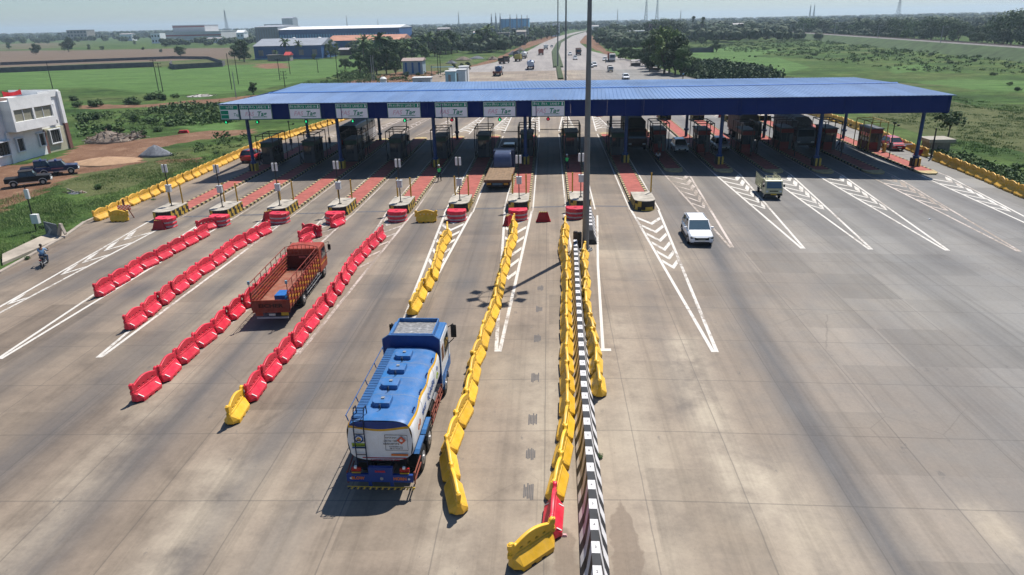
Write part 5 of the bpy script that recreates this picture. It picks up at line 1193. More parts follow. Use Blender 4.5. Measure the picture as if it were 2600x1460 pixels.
# ------------------------------------------------------------ cream mini truck
def mini_truck(x, y, rz, label, cm, cage=True, name='mini_truck', canvas=None):
    t = thing(name, label, 'mini truck', (x, y, gz(x, y)+0.008), rz); W = 0.78
    mb = MB(); mb.prism([(0.55, 0.45), (1.78, 0.42), (1.92, 0.62), (1.90, 1.05), (1.62, 1.68), (1.45, 1.76), (0.60, 1.76), (0.55, 1.7)], 'x', -W, W); cab = part('cab', mb, cm, t, bevel=0.06)
    mb = MB(); mb.add([(-0.68, 1.915, 1.06), (0.68, 1.915, 1.06), (0.62, 1.66, 1.64), (-0.62, 1.66, 1.64)], [(0, 1, 2, 3)]); mb.add([(-0.70, 1.89, 1.04), (0.70, 1.89, 1.04), (0.64, 1.63, 1.66), (-0.64, 1.63, 1.66)], [(3, 2, 1, 0)]); part('windscreen', mb, GLS, cab, fix=False)
    for sx in (-1, 1):
        a_, b_ = sorted((sx*(W-0.003), sx*(W+0.012))); mb = MB(); mb.prism([(0.80, 1.10), (1.68, 1.10), (1.52, 1.58), (0.80, 1.58)], 'x', a_, b_); part('side_window', mb, GL, cab)
        mb = MB(); mb.box(min(sx*.50, sx*.70), 1.90, 0.70, max(sx*.50, sx*.70), 1.935, 0.86); part('headlight', mb, LAMPW, cab)
        mb = MB(); mb.box(-0.07, -0.03, -0.12, 0.07, 0.03, 0.12); part('wing_mirror', mb, BLACK, cab, (sx*(W+0.14), 1.66, 1.25))
        wheel(t, sx*0.74, 1.30, 0.28, 0.16); wheel(t, sx*0.74, -1.25, 0.28, 0.16)
    mb = MB(); mb.box(-0.38, 1.91, 0.76, 0.38, 1.93, 0.86); part('grille', mb, BLACK, cab)
    mb = MB(); mb.box(-W, 1.86, 0.40, W, 1.95, 0.54); part('bumper', mb, BLACK, cab)
    mb = MB(); mb.box(-0.26, 1.95, 0.46, 0.26, 1.965, 0.58); part('number_plate', mb, PLATEY, cab)
    mb = MB(); mb.box(-0.3, -2.0, 0.42, 0.3, 1.7, 0.55); part('chassis_frame', mb, CHAS, t)
    mb = MB(); mb.box(-0.80, -2.05, 0.62, 0.80, 0.48, 0.70); part('bed_floor', mb, cm, t)
    if canvas is None:
        for sx in (-1, 1):
            mb = MB()
            for k in range(6): mb.box(min(sx*.78, sx*.82), -2.05, 0.72+0.17*k, max(sx*.78, sx*.82), 0.48, 0.80+0.17*k)
            for k in range(6): mb.box(min(sx*.80, sx*.85), -2.05+0.49*k, 0.66, max(sx*.80, sx*.85), -1.99+0.49*k, 1.85 if cage else 1.1)
            part('slatted_side', mb, cm, t)
        mb = MB(); mb.box(-0.80, 0.44, 0.70, 0.80, 0.48, 1.5); part('front_wall', mb, cm, t)
        mb = MB(); mb.box(-0.80, -2.05, 0.70, 0.80, -2.0, 1.15); part('tailgate', mb, cm, t)
    else:
        mb = MB(); mb.prism([(-0.82, 0.7), (0.82, 0.7), (0.82, 1.7), (0.4, 1.95), (-0.4, 1.95), (-0.82, 1.7)], 'y', -2.05, 0.5); part('canvas_cover', mb, canvas, t)
    if cage:
        mb = MB(); z = 1.98
        mb.path([(-0.6, 0.75, 1.76), (-0.6, 0.75, z), (0.6, 0.75, z), (0.6, 0.75, 1.76)], 0.025); mb.path([(-0.6, 1.45, 1.76), (-0.6, 1.35, z-.04), (0.6, 1.35, z-.04), (0.6, 1.45, 1.76)], 0.025)
        for x_ in (-0.6, 0, 0.6): mb.bar((x_, 0.75, z), (x_, 1.35, z-.04), 0.025)
        part('roof_rack', mb, cm, cab)
    return t
CRM = mat('mini_truck_cream', (0.46, 0.44, 0.28), 0.45, var=0.12)
mini_truck(20.75, 66.2, math.pi-0.06, 'cream mini truck with a caged cargo bed leaving the canopy shade toward the camera', CRM)
# ------------------------------------------------------------ generic trucks
def truck(x, y, rz, label, cabm, kindb, bm_, L_=8.0, W=1.2, top=3.0, name='truck', z=None, cabtop=2.7, glassm=None):
    t = thing(name, label, 'truck', (x, y, (gz(x, y) if z is None else z)+0.008), rz); f = L_/2; c0 = f-1.9
    mb = MB(); mb.prism([(c0, 0.7), (f-0.1, 0.65), (f, 1.1), (f-0.03, 1.6), (f-0.25, cabtop-0.15), (f-0.5, cabtop), (c0, cabtop)], 'x', -W*0.95, W*0.95); cab = part('cab', mb, cabm, t, bevel=0.06)
    mb = MB(); y_ = f+0.005; mb.add([(-W*.82, y_-.02, 1.62), (W*.82, y_-.02, 1.62), (W*.78, y_-.23, cabtop-.25), (-W*.78, y_-.23, cabtop-.25)], [(0, 1, 2, 3)]); part('windscreen', mb, glassm or GL, cab, fix=False)
    for sx in (-1, 1):
        a_, b_ = sorted((sx*(W*.95-0.003), sx*(W*.95+0.012))); mb = MB(); mb.box(a_, c0+0.6, 1.65, b_, f-0.35, cabtop-0.3); part('side_window', mb, GL, cab)
        mb = MB(); mb.box(min(sx*W*.55, sx*W*.85), f-0.05, 0.85, max(sx*W*.55, sx*W*.85), f+0.02, 1.02); part('headlight', mb, LAMPW, cab)
        mb = MB(); mb.box(-0.10, -0.04, -0.28, 0.10, 0.04, 0.28); part('mirror', mb, BLACK, cab, (sx*(W+0.12), f-0.2, 2.1))
        mb = MB(); mb.box(min(sx*W*.5, sx*W*.85), -f-0.02, 0.7, max(sx*W*.5, sx*W*.85), -f+0.03, 0.85); part('tail_light', mb, LAMPR, t)
        wheel(t, sx*W, f-1.3, 0.48, 0.26); wheel(t, sx*W, -f+1.5, 0.48, 0.26, True)
        if L_ > 8.5: wheel(t, sx*W, -f+2.7, 0.48, 0.26, True)
    mb = MB(); mb.box(-W*.9, f-0.08, 0.5, W*.9, f+0.05, 0.75); mb.box(-W*.9, -f, 0.5, W*.9, -f+0.06, 0.62); mb.box(-0.4, -f+.06, 0.75, 0.4, c0, 1.0); part('chassis_frame', mb, CHAS, t)
    b0, b1 = -f+0.05, c0-0.15
    if kindb == 'tank':
        mb = MB(); n = 20
        rg = lambda yy, s: [(W*0.98*s*math.copysign(abs(math.cos(q))**.75, math.cos(q)), yy, 2.0+0.88*s*math.copysign(abs(math.sin(q))**.75, math.sin(q))) for q in [2*math.pi*k/n for k in range(n)]]
        mb.loft([rg(b0, .9), rg(b0+.15, 1), rg(b1-.15, 1), rg(b1, .9)]); part('tank', mb, bm_, t)
        for k in range(3): mb = MB(); yy = b0+(b1-b0)*(k+0.7)/3.4; mb.cyl((0, yy, 2.85), (0, yy, 3.05), 0.3, 0, 10); part('hatch', mb, TN, t)
    elif kindb == 'box':
        mb = MB(); mb.box(-W, b0, 1.0, W, b1, top); part('cargo_box', mb, bm_, t, bevel=0.03)
    elif kindb == 'tarp':
        mb = MB(); mb.prism([(-W, 1.0), (W, 1.0), (W, top-.5), (W*.6, top), (-W*.6, top), (-W, top-.5)], 'y', b0, b1); part('tarpaulin', mb, bm_, t)
        mb = MB()
        for k in range(7): yy = b0+0.2+(b1-b0-.4)*k/6; mb.path([(-W-.01, yy, 1.1), (-W-.01, yy, top-.48), (-W*.6, yy, top+.02), (W*.6, yy, top+.02), (W+.01, yy, top-.48), (W+.01, yy, 1.1)], 0.02)
        part('rope', mb, CHAS, t)
    elif kindb == 'open':
        mb = MB(); mb.box(-W, b0, 1.0, W, b1, 1.12); part('bed_floor', mb, RTD, t)
        mb = MB(); mb.box(-W, b0, 1.12, -W+.06, b1, top); mb.box(W-.06, b0, 1.12, W, b1, top); mb.box(-W+.06, b0, 1.12, W-.06, b0+.06, top); mb.box(-W+.06, b1-.06, 1.12, W-.06, b1, top)
        for k in range(7): yy = b0+(b1-b0-.1)*k/6; mb.box(-W-.04, yy, 1.0, -W-.002, yy+.1, top); mb.box(W+.002, yy, 1.0, W+.04, yy+.1, top)
        part('cargo_sides', mb, bm_, t)
    elif kindb == 'drum':
        mb = MB(); mb.box(-W, b0, 1.0, W, b1, 1.12); part('bed_floor', mb, RTD, t)
        mb = MB(); mb.box(-W, b0, 1.12, -W+.06, b1-1.6, 1.45); mb.box(W-.06, b0, 1.12, W, b1-1.6, 1.45); mb.box(-W+.06, b0, 1.12, W-.06, b0+.06, 1.45); part('cargo_sides', mb, bm_, t)
        mb = MB(); n = 14; mb.loft([[(W*.8*math.cos(q), yy, 1.95+0.85*math.sin(q)) for q in [2*math.pi*k/n for k in range(n)]] for yy in (b1-1.7, b1-.1)]); part('rolled_tarpaulin', mb, mat('tarp_blue', (0.03, 0.09, 0.22), 0.5), t)
    return t
# flatbed under the canopy edge
def flatbed():
    t = thing('flatbed_truck', 'flatbed truck with empty wooden bed and rounded blue tarpaulin bundle, entering the canopy shade', 'truck', (-5.08, 68.0, gz(-5.1)+0.008), rad(-1.0)); W = 1.32
    WOOD = mat('bed_planks', (0.22, 0.145, 0.085), 0.8, var=0.35, vs=2.5, bump=0.3)
    mb = MB()
    for k in range(9): mb.box(-W+k*2*W/9, 0, 0.98, -W+(k+1)*2*W/9-0.015, 6.3, 1.10)
    part('bed_planks', mb, WOOD, t)
    mb = MB(); mb.box(-W-.03, -0.04, 0.86, W+.03, -0.002, 1.12); mb.box(-W-.04, -.002, 0.9, -W-.002, 6.3, 1.12); mb.box(W+.002, -.002, 0.9, W+.04, 6.3, 1.12); part('bed_edge', mb, mat('edge_brown', (0.13, 0.06, 0.03), 0.7), t)
    mb = MB(); mb.box(-1.1, 0.0, 0.42, 1.1, 0.08, 0.58); mb.box(-.45, .08, .6, .45, 9.0, .85); part('chassis_frame', mb, CHAS, t)
    for x in (-0.85, 0.85): mb = MB(); mb.box(x-.22, 0.0, 0.62, x+.22, 0.06, 0.8); part('tail_light', mb, LAMPY, t)
    mb = MB(); mb.box(-0.5, -0.01, 0.60, 0.5, 0.05, 0.80); part('number_plate', mb, mat('plate_bluish', (0.08, 0.13, 0.17), 0.4), t)
    mb = MB(); n = 8; rings = []
    for k in range(n+1):
        q = math.pi*k/n*0.5; zz = 1.12+1.45*math.sin(q); yy = 6.35-0.0+0.9*(1-math.cos(q))
        rings.append([(-0.92+0.08*k/n, yy, zz), (0.92-0.08*k/n, yy, zz), (0.92-0.08*k/n, yy+0.001+1.3, zz), (-0.92+0.08*k/n, yy+1.3, zz)])
    mb.loft(rings); part('tarpaulin_bundle', mb, mat('tarp_grey_blue', (0.055, 0.075, 0.14), 0.3, var=0.15), t, bevel=0.08)
    mb = MB(); mb.prism([(8.4, .7), (10.2, .7), (10.3, 1.2), (10.25, 1.7), (10.0, 2.6), (8.4, 2.6)], 'x', -1.15, 1.15); part('cab', mb, mat('cab_blue_grey', (0.04, 0.06, 0.11), 0.5), t, bevel=.05)
    for sx in (-1, 1):
        wheel(t, sx*1.12, 1.5, .46, .26, True); wheel(t, sx*1.12, 2.7, .46, .26, True); wheel(t, sx*1.1, 9.2, .46, .26)
    return t
flatbed()
# vehicles in the shade
put_car(CD, -4.9, 87.5, 0.0, 'dark car ahead of the flatbed truck under the canopy', L_=4.2, W=.9, H=1.65, bonnet=1.1, boot=.15, name='dark_suv')
put_car(CR, -38.9, 90.0, 0.0, 'red car in the leftmost lane beside the yellow edge barriers', L_=3.9, W=.85, H=1.55, bonnet=.9, boot=.15)
put_car(CR, 44.2, 93.0, math.pi, 'red and white hatchback in the rightmost lane beside the orange barriers', L_=3.9, W=.85, H=1.55, bonnet=.9, boot=.15)
put_car(CW, 16.6, 90.5, math.pi, 'white car in shade between the tenth and eleventh islands', L_=4.1, W=.87, H=1.5, bonnet=1.0, boot=.3)
put_car(CS, 22.0, 92.0, math.pi, 'silver car in shade between the eleventh and twelfth islands', L_=4.1, W=.87, H=1.5, bonnet=1.0, boot=.3)
DARKT = mat('truck_dark', (0.03, 0.03, 0.035), 0.6, var=0.2); TAN = mat('tarp_khaki', (0.13, 0.11, 0.09), 0.8, var=0.25, vs=1); TGREY = mat('tarp_slate', (0.09, 0.10, 0.12), 0.6, var=.2)
truck(11.1, 94.0, math.pi, 'dark tarpaulin-loaded truck under the canopy just right of the lamp mast', mat('cab_brown_dark', (0.05, 0.02, 0.015), 0.5), 'tarp', DARKT, 9, 1.25, 3.9)
truck(27.3, 101, math.pi, 'brown covered truck queued under the canopy between the twelfth and thirteenth islands', mat('cab_dull', (0.10, 0.10, 0.10), 0.5), 'tarp', TAN, 9, 1.25, 3.7)
truck(32.8, 97, math.pi, 'slate covered lorry under the canopy left of the yellow framed booth', mat('cab_slate', (0.12, 0.14, 0.16), 0.5), 'tarp', TGREY, 10, 1.25, 3.8)
def bus(x, y, rz):
    t = thing('coach_bus', 'black and silver coach with oval side panel under the left of the canopy', 'bus', (x, y, gz(x)+.008), rz); W, L_ = 1.28, 11.0
    DB = mat('bus_black', (0.02, 0.022, 0.028), 0.3); SV = mat('bus_silver', (0.55, 0.55, 0.57), 0.3, 0.3)
    rg = lambda yy, s, zt: [(-W*s, yy, .35), (W*s, yy, .35), (W*s, yy, 2.7), (W*s*.86, yy, zt), (-W*s*.86, yy, zt), (-W*s, yy, 2.7)]
    mb = MB(); mb.loft([rg(-5.5, .93, 3.2), rg(-5.3, 1, 3.35), rg(5.2, 1, 3.35), rg(5.5, .92, 3.1)]); part('body', mb, DB, t, bevel=.06)
    for sx in (-1, 1):
        a_, b_ = sorted((sx*(W-.002), sx*(W+.015))); mb = MB(); mb.box(a_, -2.6, 0.55, b_, 5.0, 1.9); sp = part('side_panel', mb, SV, t)
        mb = MB(); a2, b2 = sorted((sx*(W+.012), sx*(W+.022)))
        for z in (0.75, 1.0): mb.box(a2, -2.5, z, b2, 4.9, z+.08)
        part('side_stripe', mb, DB, sp)
        mb = MB(); mb.prism([(1.4*math.cos(q)+(-.6), 1.5+.30*math.sin(q)) for q in [2*math.pi*k/16 for k in range(16)]], 'x', *sorted((sx*(W+.014), sx*(W+.03)))); ov = part('oval_panel', mb, WHITE, sp)
        if sx > 0: text_mesh('lettering', 'EXOTIC', .42, INKK, ov, (W+.034, -.6, 1.5), (rad(90), 0, rad(90)), .003, bold=.01)
        mb = MB()
        for k in range(6): mb.box(a_, -5.0+1.7*k, 2.05, b_, -3.5+1.7*k, 2.85)
        part('side_window', mb, GL, t)
        for yy in (-3.4, 3.6): wheel(t, sx*W, yy, .5, .28)
        mb = MB(); mb.box(min(sx*.8, sx*1.1), -5.53, .9, max(sx*.8, sx*1.1), -5.48, 1.5); part('tail_light', mb, LAMPR, t)
    mb = MB()
    for k in range(9): mb.box(-W*.7, -4.8+1.1*k, 3.36, W*.7, -4.6+1.1*k, 3.42)
    part('roof_rack', mb, GREY, t)
    mb = MB(); mb.box(-1.0, -5.54, 1.9, 1.0, -5.5, 2.8); part('rear_window', mb, GL, t); return t
bus(-27.3, 100.5, 0)
# ------------------------------------------------------------ three pickups parked on the left
def pickup(x, y, rz, label, cm, roofm, z):
    t = thing('pickup_truck', label, 'pickup', (x, y, z), rz, 'pickups parked by the white building'); W = .85
    mb = MB(); mb.prism([(-2.3, .5), (2.2, .5), (2.3, .75), (2.25, 1.08), (.95, 1.15), (-.75, 1.15), (-.75, 1.05), (-2.3, 1.05)], 'x', -W, W); part('body', mb, cm, t, bevel=.05)
    mb = MB(); mb.frus((-W+.02, -.78, W-.02, .95), (-W+.14, -.70, W-.14, .55), 1.13, 1.68); part('cabin_glass', mb, GL, t)
    mb = MB(); mb.box(-W+.06, -.80, 1.68, W-.06, .65, 1.76); part('roof', mb, roofm, t, bevel=.03)
    for sx in (-1, 1):
        for ya, yb in ((-.76, -.70), (.1, .05), (.93, .55)): mb = MB(); mb.bar((sx*(W-.03), ya, 1.12), (sx*(W-.14), yb, 1.7), .04); part('roof_pillar', mb, cm, t)
    mb = MB(); mb.box(-W+.08, -2.22, 1.052, W-.08, -.85, 1.06); part('cargo_bed', mb, BLACK, t)
    for sx in (-1, 1):
        for yy in (-1.45, 1.45):
            wheel(t, sx*.86, yy, .36, .22)
            mb = MB(); n = 8
            mb.loft([[(sx*W*1.0-.09, yy+math.cos(q)*.46, .36+math.sin(q)*.46), (sx*W*1.0+.09, yy+math.cos(q)*.46, .36+math.sin(q)*.46), (sx*W*1.0+.09, yy+math.cos(q)*.41, .36+math.sin(q)*.41), (sx*W*1.0-.09, yy+math.cos(q)*.41, .36+math.sin(q)*.41)] for q in [math.pi*k/n for k in range(n+1)]])
            part('wheel_arch', mb, LGREY, t)
        mb = MB(); mb.box(min(sx*.84, sx*.95), -.9, .42, max(sx*.84, sx*.95), .9, .47); part('side_step', mb, LGREY, t)
        mb = MB(); mb.cyl((sx*.6, 2.24, .85), (sx*.6, 2.32, .85), .1, 0, 10); part('headlight', mb, LAMPW, t)
        mb = MB(); mb.box(min(sx*(W-.002), sx*(W+.01)), -.6, .78, max(sx*(W-.002), sx*(W+.01)), .7, .88); part('door_stripe', mb, mat('stripe_pale', (.35, .12, .16), .5) if cm is CB else CHAS, t)
    mb = MB(); mb.box(-W*.95, 2.24, .5, W*.95, 2.38, .66); part('bumper', mb, LGREY, t)
    if cm is CB: mb = MB(); mb.box(-.5, -.1, 1.76, .5, .1, 1.88); part('light_bar', mb, mat('beacon_blue', (.02, .06, .2), .3), t)
    return t
JB = mat('pickup_blue', (0.012, 0.022, 0.085), .35, coat=.4)
CB = JB
P_ = [land(75, 466), land(110, 438), land(148, 438)]
for p, cm, rf, lb, rz in ((P_[0], BLACK, CHAS, 'black pickup, nearest of three parked by the white building', -1.02), (P_[1], JB, JB, 'dark blue pickup parked closest to the white building', -1.02), (P_[2], JB, JB, 'dark blue pickup with red door stripe, rightmost of three parked', -1.02)):
    pickup(p.x, p.y, rz, lb, cm, rf, p.z+.02)
# ------------------------------------------------------------ highway traffic behind the canopy
def P2(u, v): p = at(u, v); return p
TR = mat('lorry_red', (0.30, 0.06, 0.03), .5, var=.2); TYL = mat('lorry_yellow', (0.40, 0.34, 0.08), .6, var=.2); TWH = mat('lorry_white', (.6, .6, .58), .4); TBR = mat('lorry_brown', (.14, .06, .045), .6, var=.2); TLB = mat('lorry_tank_white', (.42, .47, .55), .3)
for (u, v, f, a) in (
    (1253, 190, 'truck', dict(rz=-.05, label='brown flatbed lorry with blue rolled tarpaulin driving away just behind the canopy', cabm=TWH, kindb='drum', bm_=TBR, L_=8)),
    (1335, 174, 'truck', dict(rz=0, label='blue and white tanker lorry driving away up the middle of the far highway', cabm=TN, kindb='tank', bm_=TLB, L_=8)),
    (1304, 154, 'truck', dict(rz=-.08, label='yellow tipper lorry parked on the left shoulder of the highway', cabm=TYL, kindb='open', bm_=TYL, L_=7.5, top=2.7)),
    (1318, 147, 'truck', dict(rz=-.08, label='white tanker lorry parked ahead of the yellow tipper', cabm=TWH, kindb='tank', bm_=TWH, L_=8)),
    (1361, 138, 'truck', dict(rz=0, label='red and brown lorry driving away on the far highway', cabm=TR, kindb='open', bm_=TR, L_=7.5, top=2.6)),
    (1373, 124, 'truck', dict(rz=0, label='small pale lorry ahead of the red lorry on the far highway', cabm=TWH, kindb='box', bm_=TWH, L_=6, top=2.5)),
    (1455, 139, 'truck', dict(rz=math.pi, label='dark brown lorry coming toward the canopy right of the median', cabm=TBR, kindb='open', bm_=TBR, L_=8, top=3.2, cabtop=3.0)),
    (1538, 155, 'truck', dict(rz=math.pi, label='red lorry with white cab stopped on the right shoulder of the highway', cabm=TWH, kindb='open', bm_=TR, L_=9, top=3.2, cabtop=3.1)),
    (1300, 145, 'truck', dict(rz=-.08, label='dark parked lorry in the line on the left shoulder', cabm=CHAS, kindb='tarp', bm_=TGREY, L_=8, top=2.8)),
    (1268, 160, 'truck', dict(rz=-.3, label='dark wrecked lorry parked in the grass on the left of the highway', cabm=CHAS, kindb='open', bm_=CHAS, L_=7, top=2.2))):
    p = P2(u, v); truck(p.x, p.y, z=p.z, **a)
for u, v, c, rz, lb in ((1434, 139, CW, math.pi, 'white van-like car coming on the highway left of the dark brown lorry'), (1447, 150, CW, math.pi, 'white car coming toward the canopy below the dark brown lorry'),
    (1495, 167, CW, math.pi, 'white car coming on the highway just right of the lamp mast'), (1574, 199, CW, math.pi, 'white car half hidden by the canopy ridge on the right'),
    (1388, 119, CW, 0, 'tiny white car driving away beyond the red lorry'), (1486, 170, CS, math.pi, 'silver car partly hidden by the lamp mast'), (1522, 153, CW, math.pi, 'white car parked behind the red lorry on the right shoulder')):
    p = P2(u, v); put_car(c, p.x, p.y, rz, lb, z=p.z, L_=4.2, W=.9, H=1.5, bonnet=1.0, boot=.3)
p = P2(1535, 181); mini_truck(p.x, p.y, math.pi, 'white mini truck with dark load coming toward the canopy on the right carriageway', TWH, False, canvas=CHAS)
# ------------------------------------------------------------ people
SKIN = mat('skin_brown', (0.16, 0.08, 0.05), .6, var=.1); HAIR = mat('hair_black', (.01, .009, .008), .6)
def skinned(name, pts, edges, rad_, m, parent, loc=None, sub=1):
    import bmesh
    b = bmesh.new(); sk = b.verts.layers.skin.verify(); vs_ = [b.verts.new(p) for p in pts]
    for e in edges: b.edges.new((vs_[e[0]], vs_[e[1]]))
    for v_, r in zip(vs_, rad_): v_[sk].radius = (r, r) if isinstance(r, float) else r
    vs_[0][sk].use_root = True
    me = bpy.data.meshes.new(name); b.to_mesh(me); b.free(); o = bpy.data.objects.new(name, me); C.objects.link(o)
    o.modifiers.new('skin', 'SKIN').use_smooth_shade = True
    s = o.modifiers.new('sub', 'SUBSURF'); s.levels = sub; s.render_levels = sub
    dg = bpy.context.evaluated_depsgraph_get(); me2 = bpy.data.meshes.new_from_object(o.evaluated_get(dg)); bpy.data.objects.remove(o)
    me2.materials.clear(); me2.materials.append(m); me2.name = name
    o = bpy.data.objects.new(name, me2); C.objects.link(o); o.parent = parent
    if loc: o.location = loc
    return o
def person(label, loc, rz, shirt, trous, pose='stand', helmet=None, vest=None):
    t = thing('person', label, 'person', loc, rz)
    if pose == 'stand': J = dict(pel=(0,0,.95), wst=(0,0,1.1), chs=(0,.01,1.35), nk=(0,0,1.48), hd=(0,.01,1.58), hp=(0,0,1.72), sl=(-.19,0,1.42), el=(-.27,-.02,1.14), wl=(-.24,.12,.92), sr=(.19,0,1.42), er=(.30,-.03,1.15), wr=(.22,.12,.98), hl=(-.10,0,.90), kl=(-.11,.03,.50), al=(-.12,0,.08), tl=(-.13,.15,.04), hr=(.10,0,.90), kr=(.11,.03,.50), ar=(.12,0,.08), tr=(.13,.15,.04))
    elif pose == 'handup': J = dict(pel=(0,0,.95), wst=(0,0,1.1), chs=(0,.01,1.35), nk=(0,0,1.48), hd=(0,.01,1.58), hp=(0,0,1.72), sl=(-.19,0,1.42), el=(-.30,.05,1.16), wl=(-.14,.24,1.20), sr=(.19,0,1.42), er=(.34,.08,1.28), wr=(.18,.22,1.42), hl=(-.10,0,.90), kl=(-.13,.03,.50), al=(-.16,0,.08), tl=(-.17,.15,.04), hr=(.10,0,.90), kr=(.13,.03,.50), ar=(.16,0,.08), tr=(.17,.15,.04))
    elif pose == 'sit': J = dict(pel=(0,0,.48), wst=(0,.03,.63), chs=(0,.06,.88), nk=(0,.08,1.0), hd=(0,.10,1.10), hp=(0,.10,1.24), sl=(-.19,.05,.94), el=(-.25,.12,.68), wl=(-.14,.34,.60), sr=(.19,.05,.94), er=(.25,.12,.68), wr=(.14,.34,.60), hl=(-.10,.05,.47), kl=(-.14,.46,.52), al=(-.14,.44,.08), tl=(-.14,.58,.04), hr=(.10,.05,.47), kr=(.14,.46,.52), ar=(.14,.44,.08), tr=(.14,.58,.04))
    else: J = dict(pel=(0,-.15,.86), wst=(0,-.10,1.0), chs=(0,.02,1.24), nk=(0,.07,1.36), hd=(0,.11,1.45), hp=(0,.11,1.60), sl=(-.20,.02,1.30), el=(-.30,.22,1.10), wl=(-.30,.45,1.06), sr=(.20,.02,1.30), er=(.30,.22,1.10), wr=(.30,.45,1.06), hl=(-.12,-.12,.84), kl=(-.22,.28,.70), al=(-.20,.10,.32), tl=(-.20,.26,.28), hr=(.12,-.12,.84), kr=(.22,.28,.70), ar=(.20,.10,.32), tr=(.20,.26,.28))
    def hand(s):
        w_ = Vector(J['w'+s]); e = Vector(J['e'+s]); d_ = (w_-e).normalized(); sd = d_.cross(Vector((0, 0, 1)))
        if sd.length < .1: sd = Vector((1, 0, 0))
        sd.normalize(); pal = w_+d_*.07; P = [tuple(pal)]; rr = [.035]
        E = []
        for k in range(4):
            b0 = pal+sd*(.024*(k-1.5))+d_*.03; b1 = b0+d_*(.035+.008*(1-abs(k-1.5)))+Vector((0, 0, -.01)); i = len(P)
            P += [tuple(b0), tuple(b1)]; rr += [.011, .009]; E += [(0, i), (i, i+1)]
        b0 = pal+sd*.05; b1 = b0+d_*.035; i = len(P); P += [tuple(b0), tuple(b1)]; rr += [.012, .01]; E += [(0, i), (i, i+1)]
        return P, rr, E
    names = ['pel','wst','chs','nk','hd','hp','sl','el','wl','sr','er','wr','hl','kl','al','tl','hr','kr','ar','tr']; idx = {n_: i for i, n_ in enumerate(names)}
    rr = dict(pel=.13, wst=.12, chs=.14, nk=.055, hd=.085, hp=.075, sl=.06, el=.045, wl=.030, sr=.06, er=.045, wr=.030, hl=.085, kl=.062, al=.042, tl=.04, hr=.085, kr=.062, ar=.042, tr=.04)
    ed = [('pel','wst'),('wst','chs'),('chs','nk'),('nk','hd'),('hd','hp'),('chs','sl'),('sl','el'),('el','wl'),('chs','sr'),('sr','er'),('er','wr'),('pel','hl'),('hl','kl'),('kl','al'),('al','tl'),('pel','hr'),('hr','kr'),('kr','ar'),('ar','tr')]
    P = [J[n_] for n_ in names]; RR = [rr[n_]*.92 for n_ in names]; E = [(idx[a], idx[b]) for a, b in ed]
    for s in 'lr':
        hp_, hr_, he = hand(s); o_ = len(P); P += hp_; RR += hr_; E += [(a+o_, b+o_) for a, b in he]+[(idx['w'+s], o_)]
    skinned('body', P, E, RR, SKIN, t)
    def sub_(name, ns, es, grow, m, cut=None):
        ii = {n_: i for i, n_ in enumerate(ns)}; return skinned(name, [J[n_] for n_ in ns], [(ii[a], ii[b]) for a, b in es], [rr[n_]*grow+.008 for n_ in ns], m, t)
    sub_('shirt', ['pel','wst','chs','sl','el','sr','er'], [('pel','wst'),('wst','chs'),('chs','sl'),('sl','el'),('chs','sr'),('sr','er')], 1.05, shirt)
    sub_('trousers', ['pel','hl','kl','al','hr','kr','ar'], [('pel','hl'),('hl','kl'),('kl','al'),('pel','hr'),('hr','kr'),('kr','ar')], 1.06, trous)
    for s in 'lr': skinned('shoe', [J['a'+s], J['t'+s]], [(0, 1)], [.055, .05], BLACK, t)
    if vest: sub_('safety_vest', ['pel','wst','chs','sl','sr'], [('pel','wst'),('wst','chs'),('chs','sl'),('chs','sr')], 1.2, vest)
    hd = Vector(J['hd'])*.35+Vector(J['hp'])*.65; mb = MB(); n = 10; r = .115 if helmet else .104
    mb.loft([[(hd.x+r*c*math.cos(2*math.pi*k/n), hd.y-.012+r*1.12*c*math.sin(2*math.pi*k/n), hd.z+.02+r*1.05*s_) for k in range(n)] for c, s_ in ((1.0, -.15), (1.0, .1), (.85, .5), (.5, .85), (.12, 1.0))])
    part('helmet' if helmet else 'hair', mb, helmet or HAIR, t, smooth=True)
    # face: eyes, nose, mouth, ears
    c = Vector(J['hd'])*.55+Vector(J['hp'])*.45; fm = MB()
    for sx in (-1, 1): fm.cbox((c.x+sx*.032, c.y+.083, c.z+.01), (.022, .012, .012))
    part('eyes', fm, HAIR, t)
    fm = MB(); fm.frus((c.x-.014, c.y+.07, c.x+.014, c.y+.105), (c.x-.007, c.y+.07, c.x+.007, c.y+.088), c.z-.03, c.z+.01); part('nose', fm, SKIN, t)
    fm = MB(); fm.cbox((c.x, c.y+.078, c.z-.05), (.045, .012, .01)); part('mouth', fm, mat('lips', (.12, .03, .025), .6), t)
    for sx in (-1, 1): fm = MB(); fm.cbox((c.x+sx*.088, c.y, c.z), (.014, .03, .05)); part('ear', fm, SKIN, t)
    return t
HV = mat('vest_green', (0.06, 0.62, 0.14), .6, var=.1); NAVT = mat('trousers_navy', (.015, .018, .03), .8); SH = mat('shirt_navy', (.02, .025, .05), .8); SHB = mat('shirt_light_blue', (.17, .32, .50), .8, var=.1); WHC = mat('cap_white', (.72, .72, .70), .5); SHW = mat('shirt_white', (.45, .45, .46), .8); KH = mat('trousers_grey_blue', (.05, .08, .13), .8)
p = at(1106, 456); person('worker in green vest and white cap by the fifth island from left', p, .2, SH, NAVT, 'handup', WHC, HV)
p = at(1426, 428); person('worker in green vest and white cap just left of the lamp mast', p, -.1, SH, NAVT, 'handup', WHC, HV)
p = at(1655, 408); p.z += 0.12; person('person in a white shirt sitting low in the shade of the tenth booth', p, 2.8, SHW, NAVT, 'sit')
p = at(1718, 198); person('person in a pale blue shirt on the right roadside behind the canopy', p, .5, SHB, NAVT, 'stand')
